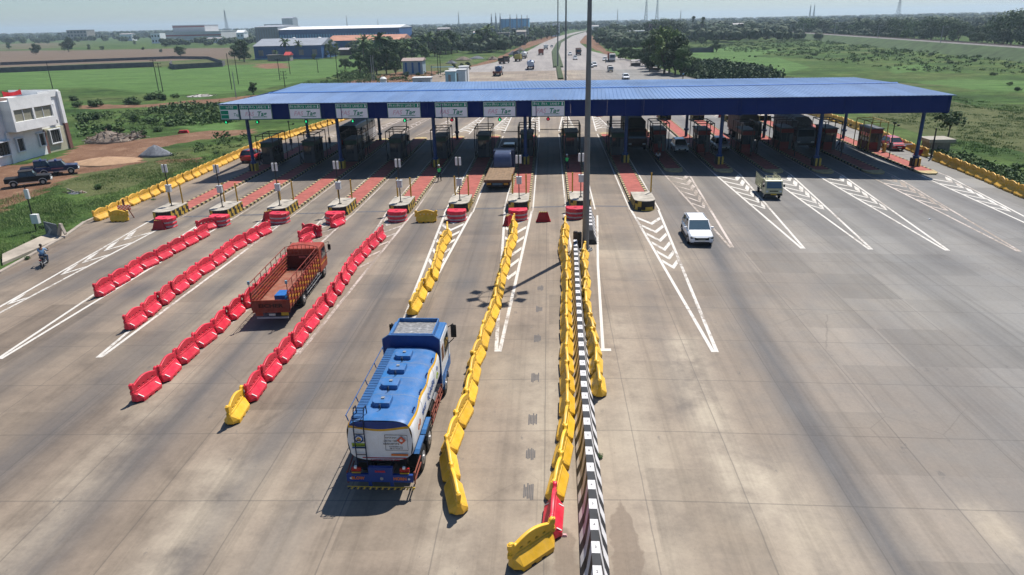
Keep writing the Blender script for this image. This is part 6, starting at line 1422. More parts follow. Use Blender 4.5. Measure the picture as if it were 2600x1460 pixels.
# motorcycle with rider
def motorbike(loc, rz, label):
    t = thing('motorcycle', label, 'motorcycle', loc, rz)
    for yy, nm in ((-.62, 'rear_wheel'), (.68, 'front_wheel')):
        mb = MB(); n = 18; rings = []
        for k in range(n):
            a = 2*math.pi*k/n; rings.append([(x_, yy+math.cos(a)*r_, .30+math.sin(a)*r_) for x_, r_ in ((-.045, .25), (-.045, .29), (0, .31), (.045, .29), (.045, .25))])
        rings.append(rings[0]); mb.loft(rings, cap=False); w_ = part('wheel', mb, TYRE, t)
        mb = MB(); mb.cyl((-.04, yy, .3), (.04, yy, .3), .05, 0, 8)
        for k in range(6): a = math.pi*k/3; mb.bar((0, yy, .3), (0, yy+math.cos(a)*.25, .3+math.sin(a)*.25), .012)
        part('rim', mb, RIM, w_)
    mb = MB(); mb.path([(0, -.6, .32), (0, -.2, .62), (0, .3, .72), (0, .5, .85)], .035); mb.path([(0, -.2, .62), (0, .05, .3), (0, .35, .45), (0, .45, .8)], .03); mb.path([(.07, .68, .3), (.07, .48, .9)], .022); mb.path([(-.07, .68, .3), (-.07, .48, .9)], .022); part('frame', mb, BLACK, t)
    mb = MB(); mb.loft([[(-.10*s, yy, z-.07), (.10*s, yy, z-.07), (.13*s, yy, z+.03), (.08*s, yy, z+.12), (-.08*s, yy, z+.12), (-.13*s, yy, z+.03)] for yy, z, s in ((.02, .78, .8), (.2, .82, 1.15), (.42, .84, .8))]); part('fuel_tank', mb, mat('bike_black', (.02, .02, .025), .2, coat=.5), t, bevel=.02)
    mb = MB(); mb.box(-.12, -.62, .74, .12, .05, .82); part('saddle', mb, CHAS, t, bevel=.03)
    mb = MB(); mb.box(-.13, -.08, .28, .13, .28, .56); part('engine', mb, GREY, t, bevel=.03)
    mb = MB(); mb.path([(-.36, .40, 1.02), (-.15, .48, .98), (.15, .48, .98), (.36, .40, 1.02)], .016); part('handlebar', mb, CHAS, t)
    mb = MB(); mb.cyl((0, .55, .88), (0, .64, .88), .08, 0, 12); part('headlight', mb, LAMPW, t)
    mb = MB(); mb.box(-.07, -.84, .62, .07, -.80, .70); part('tail_light', mb, LAMPR, t); mb = MB(); mb.box(-.1, -.86, .42, .1, -.84, .54); part('number_plate', mb, PLATE, t)
    mb = MB(); mb.cyl((.14, .1, .3), (.14, -.75, .38), .035, 0, 8); part('exhaust', mb, GREY, t)
    for sx in (-1, 1): mb = MB(); mb.bar((sx*.25, .45, 1.0), (sx*.3, .42, 1.18), .01); mb.cbox((sx*.3, .42, 1.2), (.09, .02, .06)); part('mirror', mb, BLACK, t)
p = at(114, 668); motorbike(p, .38, 'black motorcycle ridden away along the left kerb of the plaza')
person('rider in a light blue shirt sitting on the motorcycle at the left kerb', p, .38, SHB, KH, 'ride')
p = at(1524, 158); motorbike(p, math.pi, 'small motorcycle beside the stopped red lorry on the right shoulder'); person('rider on the motorcycle beside the stopped red lorry', p, math.pi, SH, NAVT, 'ride')
# ============================================================ vegetation
def leaf_mat(name, dark, mid, light, rnd=0.25):
    m, n, b = _nm(name); b.inputs['Roughness'].default_value = 0.75; b.inputs['Specular IOR Level'].default_value = 0.25
    v = coords(n); f = noise(n, v, 0.9, 4, 0.7); c = ramp(n, f, [(0.3, dark), (0.5, mid), (0.7, light)]).outputs[0]
    f2 = noise(n, v, 7.0, 2); c = mixc(n, 0.8, c, ramp(n, f2, [(0.3, 0.6), (0.7, 1.35)]).outputs[0], 'MULTIPLY')
    oi = n.nodes.new('ShaderNodeObjectInfo'); mr = N(n, 'ShaderNodeMapRange', i_3=1-rnd, i_4=1+rnd); L(n, oi.outputs['Random'], mr.inputs[0])
    hs = n.nodes.new('ShaderNodeHueSaturation'); hs.inputs['Saturation'].default_value = 0.95; L(n, mr.outputs[0], hs.inputs['Value']); L(n, c, hs.inputs['Color']); L(n, hs.outputs[0], b.inputs['Base Color']); return m
LF = [leaf_mat('foliage_dark', (.018, .044, .015), (.034, .072, .022), (.062, .108, .032)), leaf_mat('foliage_mid', (.028, .064, .016), (.055, .108, .028), (.090, .150, .042)), leaf_mat('foliage_light', (.050, .092, .018), (.090, .145, .034), (.14, .195, .052))]
BARK = mat('bark_brown', (0.10, 0.075, 0.055), .9, var=.3, bump=.4)
def leaf_cloud(mb, cx, cy, cz, r, n, s, rng, flat=1.0):
    for _ in range(n):
        while True:
            d_ = Vector((rng.uniform(-1, 1), rng.uniform(-1, 1), rng.uniform(-1, 1)))
            if .1 < d_.length < 1: break
        d_.normalize(); rr = r*rng.uniform(.55, 1.05); p = Vector((cx+d_.x*rr, cy+d_.y*rr, cz+d_.z*rr*flat))
        nn = (d_+Vector((rng.uniform(-.7, .7), rng.uniform(-.7, .7), rng.uniform(-.3, .9)))).normalized(); a = nn.cross(Vector((rng.random(), rng.random(), rng.random()+.01))).normalized(); c = nn.cross(a)
        s_ = s*rng.uniform(.6, 1.4); mb.quad(p-a*s_-c*s_*.55, p+a*s_*.2-c*s_*.8, p+a*s_+c*s_*.5, p-a*s_*.3+c*s_*.8)
def tree_proto(seed, H, W, ncl, nl, s, m, trunk=.28, dome=False, name='tree'):
    rng = random.Random(seed); t = thing(name, '-', 'tree')
    tk = MB(); th = H*trunk*1.6; tk.bar((0, 0, -.4), (rng.uniform(-.2, .2), rng.uniform(-.2, .2), th), H*.032, 0, 7, H*.02)
    mb = MB()
    for k in range(ncl):
        a = rng.uniform(0, 2*math.pi); q = rng.random()**.6; z = H*(trunk+(1-trunk)*(.15+.72*rng.random()))
        e = math.sqrt(max(.05, 1-((z-H*(trunk+1)/2)/(H*(1-trunk)/2*1.15))**2)); rr = W/2*e*q*.82
        if dome: z = H*(.55+.38*(1-(rr/(W/2))**2)*rng.uniform(.6, 1))
        c = Vector((rr*math.cos(a), rr*math.sin(a), z)); r = W*rng.uniform(.13, .22)
        leaf_cloud(mb, c.x, c.y, c.z, r, nl, s, rng, .8)
        if k % 2 == 0: tk.bar((0, 0, th*rng.uniform(.5, 1)), tuple(c*.92), H*.010, 0, 4, H*.004)
    part('trunk', tk, BARK, t, fix=False); part('crown', mb, m, t, fix=False); return t
def palm_proto(seed, H, m, fan=False):
    rng = random.Random(seed); t = thing('palm_tree', '-', 'palm'); tk = MB(); top = Vector((rng.uniform(-.5, .5), rng.uniform(-.4, .4), H*.86)); pv = Vector((0, 0, -.4))
    for k in range(1, 6): q = Vector((top.x*(k/5)**2, top.y*(k/5)**2, top.z*k/5)); tk.bar(pv, q, .17-.01*k, 0, 7, .16-.01*k); pv = q
    part('trunk', tk, BARK, t, fix=False); mb = MB()
    for k in range(30 if fan else 22):
        a = 2*math.pi*k/11+rng.uniform(-.2, .2); el = rng.uniform(-.5, 1.2) if not fan else rng.uniform(-1.2, 1.4); Lf = (3.1 if not fan else 1.4)*rng.uniform(.85, 1.1); n_ = 7; p = top.copy(); d_ = Vector((math.cos(a)*math.cos(el), math.sin(a)*math.cos(el), math.sin(el)))
        for j in range(n_):
            q = p+d_*Lf/n_; d_ = (d_+Vector((0, 0, -.16 if not fan else -.03))).normalized(); sd = d_.cross(Vector((0, 0, 1))).normalized(); wd = (.55 if not fan else .16+.5*j/n_)*(1-.75*abs(j/n_-.45))
            for sg in (-1, 1): mb.quad(p, q, q+sd*sg*wd*.9+Vector((0, 0, -.25 if not fan else 0)), p+sd*sg*wd+Vector((0, 0, -.22 if not fan else 0)))
            p = q
    part('fronds', mb, m, t, fix=False); return t
def bush_proto(seed, H, W, m, n=9, nl=26, s=.22):
    rng = random.Random(seed); t = thing('bush', '-', 'bush'); mb = MB()
    for k in range(n): a = rng.uniform(0, 7); q = rng.random()**.5*W*.36; leaf_cloud(mb, q*math.cos(a), q*math.sin(a), H*rng.uniform(.25, .68), W*rng.uniform(.15, .24), nl, s, rng, .9)
    part('foliage', mb, m, t, fix=False); tk = MB()
    for k in range(4): tk.bar((0, 0, -.2), (rng.uniform(-.3, .3)*W, rng.uniform(-.3, .3)*W, H*.6), .04, 0, 4, .015)
    part('stems', tk, BARK, t, fix=False); return t
HT = 10.0
TP = {'r': [tree_proto(11, HT, 10, 26, 95, .27, LF[0], .12), tree_proto(12, HT, 9, 26, 95, .27, LF[1], .10), tree_proto(13, HT, 11, 30, 90, .28, LF[0], .08)],
      't': [tree_proto(21, HT, 6.2, 24, 95, .24, LF[0], .08), tree_proto(22, HT, 6.8, 24, 95, .24, LF[1], .06), tree_proto(23, HT, 6.5, 24, 95, .24, LF[2], .10)],
      'd': [tree_proto(31, HT, 16, 38, 80, .32, LF[0], .10), tree_proto(32, HT, 14, 36, 80, .32, LF[1], .12)],
      'p': [palm_proto(41, HT, LF[1]), palm_proto(42, HT, LF[2])], 'f': [palm_proto(43, HT, LF[0], True)]}
HB = 2.0
BP = [bush_proto(51, HB, 3.0, LF[0], 12, 60, .13), bush_proto(52, HB, 2.6, LF[1], 12, 60, .13), bush_proto(53, HB, 3.4, LF[1], 14, 60, .13), bush_proto(54, HB, 2.4, LF[2], 11, 60, .12)]
TP = {k: [Proto(o) for o in v] for k, v in TP.items()}; BP = [Proto(o) for o in BP]
KN = {'r': 'rounded tree', 't': 'tall leafy tree', 'd': 'broad dark domed tree', 'p': 'coconut palm', 'f': 'fan palm with ball-shaped head'}
def put_tree(u, v, hpx, ty, label, grp=None, g=terrain):
    p = at(u, v, None, g); h = px_m(p, hpx); pr = TP[ty][int(abs(u*7+v*13)) % len(TP[ty])]
    return pr.put((p.x, p.y, p.z-.1), (u*1.7+v) % 6.28, label, grp, scale=h/HT)
_cnt = {}
def where(u, v):
    """which landmark of the picture the point lies next to"""
    if u < 420: return 'in the fields on the far left'
    if u < 575: return 'by the brown field left of the blue sheds'
    if u < 880: return 'by the blue sheds'
    if u < 1045: return 'in the grove left of the road'
    if u < 1160: return 'behind the tin-roofed hut'
    if u < 1285: return 'below the tall blue building'
    if u < 1420: return 'along the left side of the far highway'
    if u < 1612: return 'along the right side of the far highway'
    if u < 1748: return 'in the large clump right of the highway'
    if u < 1990: return 'in the right-hand meadow'
    return 'along the railway on the right'
TREES = [(1255,118,18,'r'),(1270,116,14,'r'),(1285,115,16,'t'),(1550,112,16,'r'),(1568,111,14,'r'),(1590,104,14,'r'),(1618,103,16,'r'),(173,130,35,'r'),(91,137,27,'r'),(23,125,20,'t'),(258,127,12,'r'),(225,126,15,'t'),(339,113,13,'t'),(360,126,8,'r'),(112,104,17,'r'),(128,103,15,'r'),(146,104,16,'r'),(60,106,14,'r'),(300,97,14,'r'),(322,97,16,'r'),(350,95,13,'r'),(38,104,13,'t'),(405,132,9,'r'),
 (455,144,27,'r'),(615,156,58,'t'),(603,152,40,'r'),(722,152,52,'p'),(755,148,42,'p'),(697,152,24,'p'),(832,145,46,'t'),(846,146,38,'t'),(818,143,30,'r'),(637,237,35,'t'),(868,175,28,'r'),(880,172,18,'r'),(790,150,16,'r'),
 (906,184,58,'t'),(918,176,74,'p'),(932,182,66,'t'),(948,187,74,'t'),(960,176,86,'p'),(972,186,70,'t'),(984,174,84,'t'),(996,187,62,'t'),(1008,172,78,'t'),(1022,166,62,'p'),(940,168,70,'t'),(925,160,66,'p'),(900,158,40,'r'),(1036,152,56,'t'),(1048,148,50,'p'),(1012,150,60,'t'),(985,150,62,'t'),(955,150,58,'t'),
 (1062,147,60,'t'),(1080,143,56,'p'),(1094,142,50,'t'),(1108,138,48,'t'),(1122,137,56,'t'),(1136,136,62,'t'),(1150,132,52,'t'),(1070,150,44,'t'),(1052,158,34,'p'),(1100,130,50,'r'),(1042,132,40,'t'),
 (1188,134,44,'p'),(1200,133,50,'t'),(1212,132,58,'t'),(1224,131,62,'p'),(1236,130,60,'t'),(1248,128,40,'t'),(1262,122,34,'t'),(1206,120,40,'t'),(1175,128,36,'t'),(1143,180,22,'t'),(1178,178,24,'t'),(1160,172,14,'r'),
 (1300,110,30,'t'),(1316,107,34,'t'),(1332,104,34,'t'),(1348,102,36,'t'),(1362,100,30,'t'),(1376,98,30,'t'),(1388,96,32,'t'),(1398,93,30,'t'),(1408,88,26,'t'),(1422,82,18,'r'),(1288,98,24,'t'),(1440,76,14,'r'),(1308,92,22,'r'),(1336,90,20,'r'),
 (1625,166,68,'t'),(1640,172,84,'t'),(1655,178,100,'t'),(1670,186,118,'t'),(1684,184,108,'t'),(1698,189,98,'t'),(1712,191,84,'t'),(1724,190,70,'t'),(1738,192,56,'t'),(1650,158,84,'t'),(1676,162,96,'t'),(1704,166,88,'t'),(1612,158,36,'r'),(1634,180,40,'r'),(1752,193,34,'r'),
 (1560,150,26,'t'),(1574,150,30,'r'),(1588,152,34,'t'),(1600,154,30,'r'),(1545,132,24,'t'),(1530,128,22,'r'),(1520,118,26,'t'),(1508,112,30,'t'),(1498,104,28,'t'),(1512,100,30,'r'),(1530,98,32,'t'),(1550,97,34,'r'),(1572,96,30,'t'),(1592,96,34,'r'),(1614,96,30,'t'),(1486,92,22,'r'),(1500,86,18,'r'),(1636,100,42,'r'),(1660,100,48,'d'),(1690,104,50,'d'),(1540,112,26,'t'),
 (1738,101,57,'f'),(1762,104,58,'f'),(1750,108,30,'t'),(1776,106,32,'r'),(1726,106,28,'t'),(1764,112,20,'r'),(1813,88,26,'d'),(1883,94,33,'r'),(1868,92,22,'r'),(1925,87,24,'r'),(1802,131,35,'t'),(1790,123,9,'r'),(1900,92,26,'r'),(1845,85,18,'r'),
 (2030,87,40,'d'),(2066,86,34,'d'),(2096,86,24,'r'),(2120,86,35,'t'),(2142,88,28,'r'),(2166,90,40,'r'),(2196,92,38,'r'),(2226,94,42,'d'),(2262,95,46,'d'),(2278,111,38,'r'),(2300,97,40,'d'),(2340,100,54,'d'),(2376,101,50,'d'),(2410,103,46,'r'),(2440,105,44,'t'),(2470,107,46,'r'),(2502,110,52,'d'),(2542,113,80,'d'),(2580,116,84,'d'),(1990,86,22,'r'),(1965,84,24,'r'),(2010,88,16,'r'),(2180,110,12,'r'),(2250,102,30,'r'),(2320,104,34,'r'),(2395,108,36,'t'),(2455,112,30,'r'),(2520,116,40,'r'),
 (1206,108,26,'r'),(1150,104,24,'r'),(1110,104,26,'r'),(1075,108,26,'r'),(1040,106,26,'t'),(1180,104,26,'t')]
_seen = {}
for (u, v, h, ty) in TREES:
    key = (where(u, v), KN[ty]); _seen.setdefault(key, []).append((u, v, h, ty))
for key, L_ in _seen.items():
    L_.sort()
    for k, (u, v, h, ty) in enumerate(L_):
        n_ = len(L_)
        if n_ == 1: lb = 'only %s %s' % (KN[ty], key[0])
        elif k == 0: lb = 'leftmost %s %s' % (KN[ty], key[0])
        elif k == n_-1: lb = 'rightmost %s %s' % (KN[ty], key[0])
        else: lb = '%s %s from left %s' % (ORD[k], KN[ty], key[0])
        put_tree(u, v, h, ty, lb, 'trees '+key[0], terrain if v > 60 else terrain)
# sapling by the rightmost pillar
p = land(2372, 356); t = tree_proto(77, 4.2, 4.6, 12, 40, .2, LF[1], .4, name='young_tree'); t.location = (p.x+.5, p.y, p.z); t['label'] = 'young leafy tree growing just beyond the rightmost canopy pillar'
# bushes that can be told apart
BUSH = [(190,254,16),(193,269,17),(240,269,22),(252,267,15),(325,263,23),(343,263,14),(372,252,18),(392,250,22),(408,252,18),(228,268,9),(440,246,12),(1020,192,14),(1050,190,10),(1885,143,5),(1900,144,5),(2325,262,7),(2350,262,9),(2430,258,5),(2390,280,7),(1782,122,6),(350,340,20),(300,335,24),(270,330,22),(400,330,16),(430,318,16),(380,310,20),(340,305,22),(240,300,18),(215,310,22),(460,300,18),(500,290,16),(540,285,14),(585,300,14),(2440,425,14),(2480,432,16),(2540,440,20),(2560,425,18),(2340,400,12),(2400,395,12),(515,400,10),(565,392,10),(590,385,9),(545,388,10),(300,402,9),(250,475,16),(385,505,8),(85,600,12),(110,575,14),(70,655,14),(20,650,12),(75,520,8),
 (2260,175,6),(2300,178,7),(2120,152,7),(2050,140,8),(1960,128,7),(2500,190,10),(2540,215,12),(2560,228,12),(2390,160,9),(2450,155,10),(2220,135,9),(2340,140,10),(2480,140,11)]
_seen = {}
def bwhere(u, v):
    if v > 380 and u < 700: return 'in the grass left of the plaza'
    if u > 2300 and v > 380: return 'behind the right edge barriers'
    if u < 200: return 'beside the white building'
    if u < 620 and v < 280: return 'at the near edge of the bright paddy field'
    if u < 620: return 'in the scrub left of the canopy'
    if u < 1400: return 'behind the left of the canopy'
    if v > 240: return 'in the dull meadow right of the canopy'
    return 'on the green slope beyond the canopy right end'
for (u, v, h) in BUSH: _seen.setdefault(bwhere(u, v), []).append((u, v, h))
for key, L_ in _seen.items():
    L_.sort()
    for k, (u, v, h) in enumerate(L_):
        p = land(u, v); s = px_m(p, h)/HB; lb = ('leftmost' if k == 0 else ('rightmost' if k == len(L_)-1 else ORD[k]))+' green bush '+('from the left ' if 0 < k < len(L_)-1 else '')+key
        BP[(u+v) % 4].put((p.x, p.y, p.z-.05), u % 6, lb, 'bushes '+key, scale=(s*1.2, s*1.2, s))
# ---- uncountable growth: one object each
import numpy as np
def scatter_stuff(name, label, polys, cnt, hfun, m, seed, per=10, leaf=.5, g=terrain):
    """clumps of leaf faces strewn over ground areas given as world polygons"""
    rng = np.random.default_rng(seed); V = []; tot = 0
    for P, n_ in zip(polys, cnt):
        xs_ = [p[0] for p in P]; ys_ = [p[1] for p in P]; k = 0; tr = 0
        while k < n_ and tr < n_*30:
            tr += 1; x = rng.uniform(min(xs_), max(xs_)); y = rng.uniform(min(ys_), max(ys_))
            if not inpoly(x, y, P): continue
            if math.sin(x*.13+seed)*math.sin(y*.11)+rng.uniform(-.7, .7) < -.3: continue
            k += 1; h = hfun(rng, x, y); z = g(x, y)
            c = rng.normal(size=(per, 3))*[h*.55, h*.55, h*.22]+[x, y, z+h*.45]; c[:, 2] = np.maximum(c[:, 2], z+.05)
            a = rng.normal(size=(per, 3)); a /= np.linalg.norm(a, axis=1)[:, None]; b_ = np.cross(a, rng.normal(size=(per, 3))+[0, 0, .3]); b_ /= np.linalg.norm(b_, axis=1)[:, None]
            s = h*leaf*rng.uniform(.6, 1.3, size=(per, 1)); q = np.stack([c-a*s-b_*s*.6, c+a*s*.4-b_*s, c+a*s+b_*s*.6, c-a*s*.4+b_*s], axis=1); V.append(q.reshape(-1, 3))
    V = np.concatenate(V); me = bpy.data.meshes.new(name); n4 = len(V)//4
    me.from_pydata(V.tolist(), [], np.arange(n4*4).reshape(-1, 4).tolist()); me.materials.append(m)
    o = bpy.data.objects.new(name, me); C.objects.link(o); o['label'] = label; o['kind'] = 'stuff'; return o
W_ = lambda pts: wp(pts, -1.4)
SCR = leaf_mat('scrub_green', (.042, .082, .022), (.075, .130, .036), (.125, .185, .055), 0)
scatter_stuff('scrub', 'weedy scrub between the paddy field and the plaza', [W_([(195,285),(430,272),(640,250),(640,300),(470,318),(200,348)]), W_([(640,240),(760,212),(930,166),(960,190),(900,212),(760,212)]), W_([(430,395),(600,372),(640,345),(560,350),(430,380)]), W_([(840,190),(1000,190),(1180,172),(1110,205),(850,212)])], [520, 420, 60, 200], lambda r, x, y: r.uniform(.3, 1.1)*(1.3 if math.sin(x*.21)*math.sin(y*.17) > .2 else .55), SCR, 3, 44, .17)
scatter_stuff('scrub', 'dark shrub belt behind the right part of the canopy', [W_([(1730,165),(1800,160),(1940,182),(1970,200),(1730,200)])], [380], lambda r, x, y: r.uniform(.8, 2.6), LF[0], 4, 54, .15)
scatter_stuff('scrub', 'green weeds covering the slope up to the railway', [W_([(1700,118),(1990,100),(2300,112),(2700,140),(2700,190),(2300,180),(2050,150),(1900,135)])], [1300], lambda r, x, y: r.uniform(.35, 1.3), SCR, 5, 24, .20)
scatter_stuff('scrub', 'weeds along the outside of the right edge barriers', [W_([(2330,385),(2420,390),(2700,470),(2700,520),(2576,480),(2440,430),(2340,395)])], [260], lambda r, x, y: r.uniform(.25, .8), SCR, 6, 44, .16)
def blades(name, label, polys, cnt, m, seed, h0, h1, wd=.016, per=16, g=terrain):
    rng = np.random.default_rng(seed); V = []
    for P, n_ in zip(polys, cnt):
        xs_ = [p[0] for p in P]; ys_ = [p[1] for p in P]; k = tr = 0
        while k < n_ and tr < n_*30:
            tr += 1; x = rng.uniform(min(xs_), max(xs_)); y = rng.uniform(min(ys_), max(ys_))
            if not inpoly(x, y, P) or math.sin(x*.31+seed)*math.sin(y*.27)+.5*math.sin(x*.9+y*.7)+rng.uniform(-.8, .8) < -.2: continue
            k += 1; b_ = np.array([x, y, g(x, y)-.02])+rng.normal(size=(per, 3))*[.30, .30, 0]; h = rng.uniform(h0, h1, (per, 1)); a = rng.uniform(0, 6.28, per); sd = np.stack([np.cos(a), np.sin(a), 0*a], 1)*wd*rng.uniform(.8, 1.6, (per, 1)); ln = rng.normal(size=(per, 3))*[.35, .35, 0]*h+np.array([0, 0, 1])*h
            V.append(np.stack([b_-sd, b_+sd, b_+ln], 1).reshape(-1, 3))
    V = np.concatenate(V); me = bpy.data.meshes.new(name); n3 = len(V)//3; me.from_pydata(V.tolist(), [], np.arange(n3*3).reshape(-1, 3).tolist()); me.materials.append(m)
    o = bpy.data.objects.new(name, me); C.objects.link(o); o['label'] = label; o['kind'] = 'stuff'
GB = leaf_mat('grass_blades', (.11, .18, .045), (.18, .26, .07), (.27, .33, .13), 0)
blades('tall_grass', 'rough green grass of the verge left of the plaza', [W_([(-60,520),(200,450),(420,400),(600,372),(480,440),(300,520),(190,570),(0,660),(-60,680)])], [2600], GB, 8, .08, .30, .018)
blades('tall_grass', 'low tufts over the dull meadow on the right', [W_([(1960,190),(2300,225),(2700,290),(2700,450),(2450,380),(2300,320),(2170,290)])], [2600], GB, 9, .10, .30, .035)
def woods(name, label, bands, seed):
    """far-off woodland: many lumpy leaf masses standing on the plain, as one object"""
    rng = np.random.default_rng(seed); V, F = [], []; base = []
    for i in range(6):
        pass
    for (u0, u1, y0, y1, n_, h0, h1) in bands:
        for k in range(n_):
            y = y0+(y1-y0)*rng.random()**1.2; u = rng.uniform(u0, u1); d_ = ray(u, 90); x = d_.x/d_.y*y; h = rng.uniform(h0, h1); z = terrain(x, y)
            if xl(y)-h < x < xr(y)+h: continue
            m_ = 70 if y < 1300 else 30; a = rng.normal(size=(m_, 3)); a /= np.linalg.norm(a, axis=1)[:, None]; c = a*[h*.62, h*.62, h*.40]*rng.uniform(.7, 1.05, (m_, 1))+[x, y, z+h*.55]
            t1 = np.cross(a, rng.normal(size=(m_, 3))); t1 /= np.linalg.norm(t1, axis=1)[:, None]; t2 = np.cross(a, t1); s = h*(.13 if y < 1300 else .22)
            q = np.stack([c-t1*s-t2*s*.7, c+t1*s*.5-t2*s, c+t1*s+t2*s*.7, c-t1*s*.5+t2*s], axis=1); V.append(q.reshape(-1, 3))
    V = np.concatenate(V); me = bpy.data.meshes.new(name); n4 = len(V)//4; me.from_pydata(V.tolist(), [], np.arange(n4*4).reshape(-1, 4).tolist()); me.materials.append(leaf_mat('far_'+name, (.016, .038, .016), (.032, .062, .024), (.060, .090, .036), 0))
    o = bpy.data.objects.new(name, me); C.objects.link(o); o['label'] = label; o['kind'] = 'stuff'
woods('woodland', 'far woodland along the whole horizon', [(-300, 2900, 1500, 6500, 3600, 8, 15), (900, 2900, 700, 1700, 1100, 7, 13), (-200, 900, 1000, 1900, 260, 6, 11), (1450, 1990, 520, 900, 300, 6, 10), (1990, 2800, 520, 760, 260, 4, 7), (880, 1400, 430, 900, 520, 5, 9), (1480, 1640, 430, 900, 160, 5, 9), (400, 700, 700, 1300, 160, 5, 8)], 15)
# ============================================================ left side buildings and bits
BW = mat('wall_whitewash', (0.80, 0.80, 0.78), .8, var=.16, vs=.5); BWY = mat('wall_cream', (0.48, 0.46, 0.33), .8, var=.2, vs=.7); PIPE = mat('wall_brown', (.20, .10, .08), .8, var=.2); TRIM = mat('window_trim_white', (.72, .74, .75), .6, var=.05)
WIN = mat('window_dark', (.025, .03, .032), .25, var=.3); WINB = mat('window_shutter_beige', (.28, .27, .20), .6, var=.15); BARS = mat('window_bars', (.16, .17, .17), .5)
def white_building():
    A = at(-14, 424, -1.35); B = at(196, 371, -1.35); D_ = (B-A); Ln = D_.length; D_.normalize(); ang = math.atan2(D_.y, D_.x)
    t = thing('white_building', 'two-storey whitewashed building with projecting upper bay at the left edge', 'building', (A.x, A.y, -1.45), ang)
    # local x along the facade, outside is -y
    H = 8.9; mb = MB(); mb.box(-14, 0.6, 0, Ln*.66, 11, H-.7); mb.box(Ln*.66, 1.1, 0, Ln-.02, 9, H-1.0); w_ = part('wall', mb, BW, t)
    mb = MB(); mb.box(Ln*.70, .9, 0, Ln-.7, 1.098, 3.6); part('lower_wall', mb, BWY, t)
    mb = MB(); mb.box(Ln-.62, .72, 0, Ln+.05, 1.4, 3.9); mb.box(Ln*.665, .68, 0, Ln*.70, .898, 3.4); part('brown_pilaster', mb, PIPE, t)
    mb = MB(); mb.box(Ln-.60, .74, 3.9, Ln+.03, 1.4, H-.3); mb.box(-.6, .30, 0, .5, .598, H-.9); mb.box(Ln*.235, .4, 0, Ln*.27, .598, 4.2); part('pilaster', mb, BW, t)
    x0, x1 = Ln*.26, Ln*.74
    mb = MB(); mb.box(x0, -.9, 4.2, x1, .598, 5.5); mb.box(x0, -.9, 7.05, x1, .598, H-.6); mb.box(x0, -.9, 5.5, x0+.4, .598, 7.05); mb.box(x1-.3, -.9, 5.5, x1, .598, 7.05); mb.box((x0+x1)/2-.1, -.9, 5.5, (x0+x1)/2+.25, -.5, 7.05); bay = part('upper_bay', mb, BW, t, bevel=.03)
    for a, c in ((x0+.4, (x0+x1)/2-.1), ((x0+x1)/2+.25, x1-.3)):
        mb = MB(); mb.box(a, -.72, 5.5, c, -.68, 7.05); wn = part('window', mb, WINB, bay); mb = MB(); mb.box((a+c)/2-.04, -.78, 5.5, (a+c)/2+.04, -.722, 7.05); part('mullion', mb, TRIM, wn)
    mb = MB(); mb.box(-14, .5, H-.7, x0-.02, .75, H); mb.box(x0, -.9, H-.6, x1-.0, -.72, H-.15); mb.box(x1, .95, H-1.0, Ln, 1.15, H-.1); mb.box(Ln-.15, 1.15, H-1.0, Ln, 9, H-.1); part('parapet', mb, BW, t)
    def win(a, c, z0, z1, y_, hood=True):
        mb = MB(); mb.box(a-.14, y_-.28, z0-.14, c+.14, y_, z0); mb.box(a-.14, y_-.28, z0, a, y_, z1); mb.box(c, y_-.28, z0, c+.14, y_, z1)
        mb.box(a-.3, y_-(.55 if hood else .28), z1, c+.3, y_, z1+.13); f = part('window_frame', mb, TRIM, t); mb = MB(); mb.box(a, y_-.06, z0, c, y_-.004, z1); part('pane', mb, WIN, f)
        mb = MB(); n_ = 4
        for k in range(1, n_): mb.box(a+(c-a)*k/n_-.02, y_-.12, z0, a+(c-a)*k/n_+.02, y_-.09, z1)
        part('bars', mb, BARS, f)
    win(.55, Ln*.17, 4.9, 6.7, .6); win(Ln*.11, Ln*.235, 1.35, 3.1, .3+.3); win(Ln*.33, Ln*.40, 1.4, 3.1, .6, False); win(Ln*.585, Ln*.645, 1.5, 3.2, .6, False)
    win(Ln*.765, Ln*.87, 5.1, 6.9, 1.1); win(Ln*.75, Ln*.87, 1.4, 3.3, .9, False); win(-4.2, -2.2, 1.4, 3.1, .6); win(-4.2, -2.2, 4.9, 6.7, .6)
    mb = MB(); mb.box(Ln*.82, .7, 4.1, Ln*.88, 1.09, 4.6); part('air_conditioner', mb, GREY, t)
    mb = MB(); mb.box(-3, 1.2, H-.7, Ln*.6, 10.5, H-.62); part('roof', mb, mat('roof_brown', (.16, .10, .08), .9, var=.3), t)
    def cloth(x, y, L_, m, label):
        p = A+D_*x+Vector((-D_.y, D_.x, 0))*y; o = thing('hanging_cloth', label, 'cloth', (p.x, p.y, 7.5), ang); mb = MB(); n_ = 10
        for k in range(n_): a, c = k/n_, (k+1)/n_; s = lambda q: .5-.28*math.sin(math.pi*q); mb.quad((L_*a, .06*math.sin(9*a), -.25), (L_*c, .06*math.sin(9*c), -.25), (L_*c, .05, s(c)), (L_*a, .05, s(a)))
        part('cloth', mb, m, o, fix=False); mb = MB(); mb.bar((0, .07, -.3), (0, .07, .55), .03); mb.bar((L_, .07, -.3), (L_, .07, .55), .03); part('post', mb, PIPE, o)
    cloth(Ln*.40, 1.6, 3.4, mat('cloth_red', (.42, .012, .02), .8), 'red cloth hung to dry on the roof of the white building'); cloth(Ln*.16, 1.4, 2.6, mat('cloth_dark', (.03, .045, .06), .8), 'dark washing hung on the roof of the white building')
white_building()
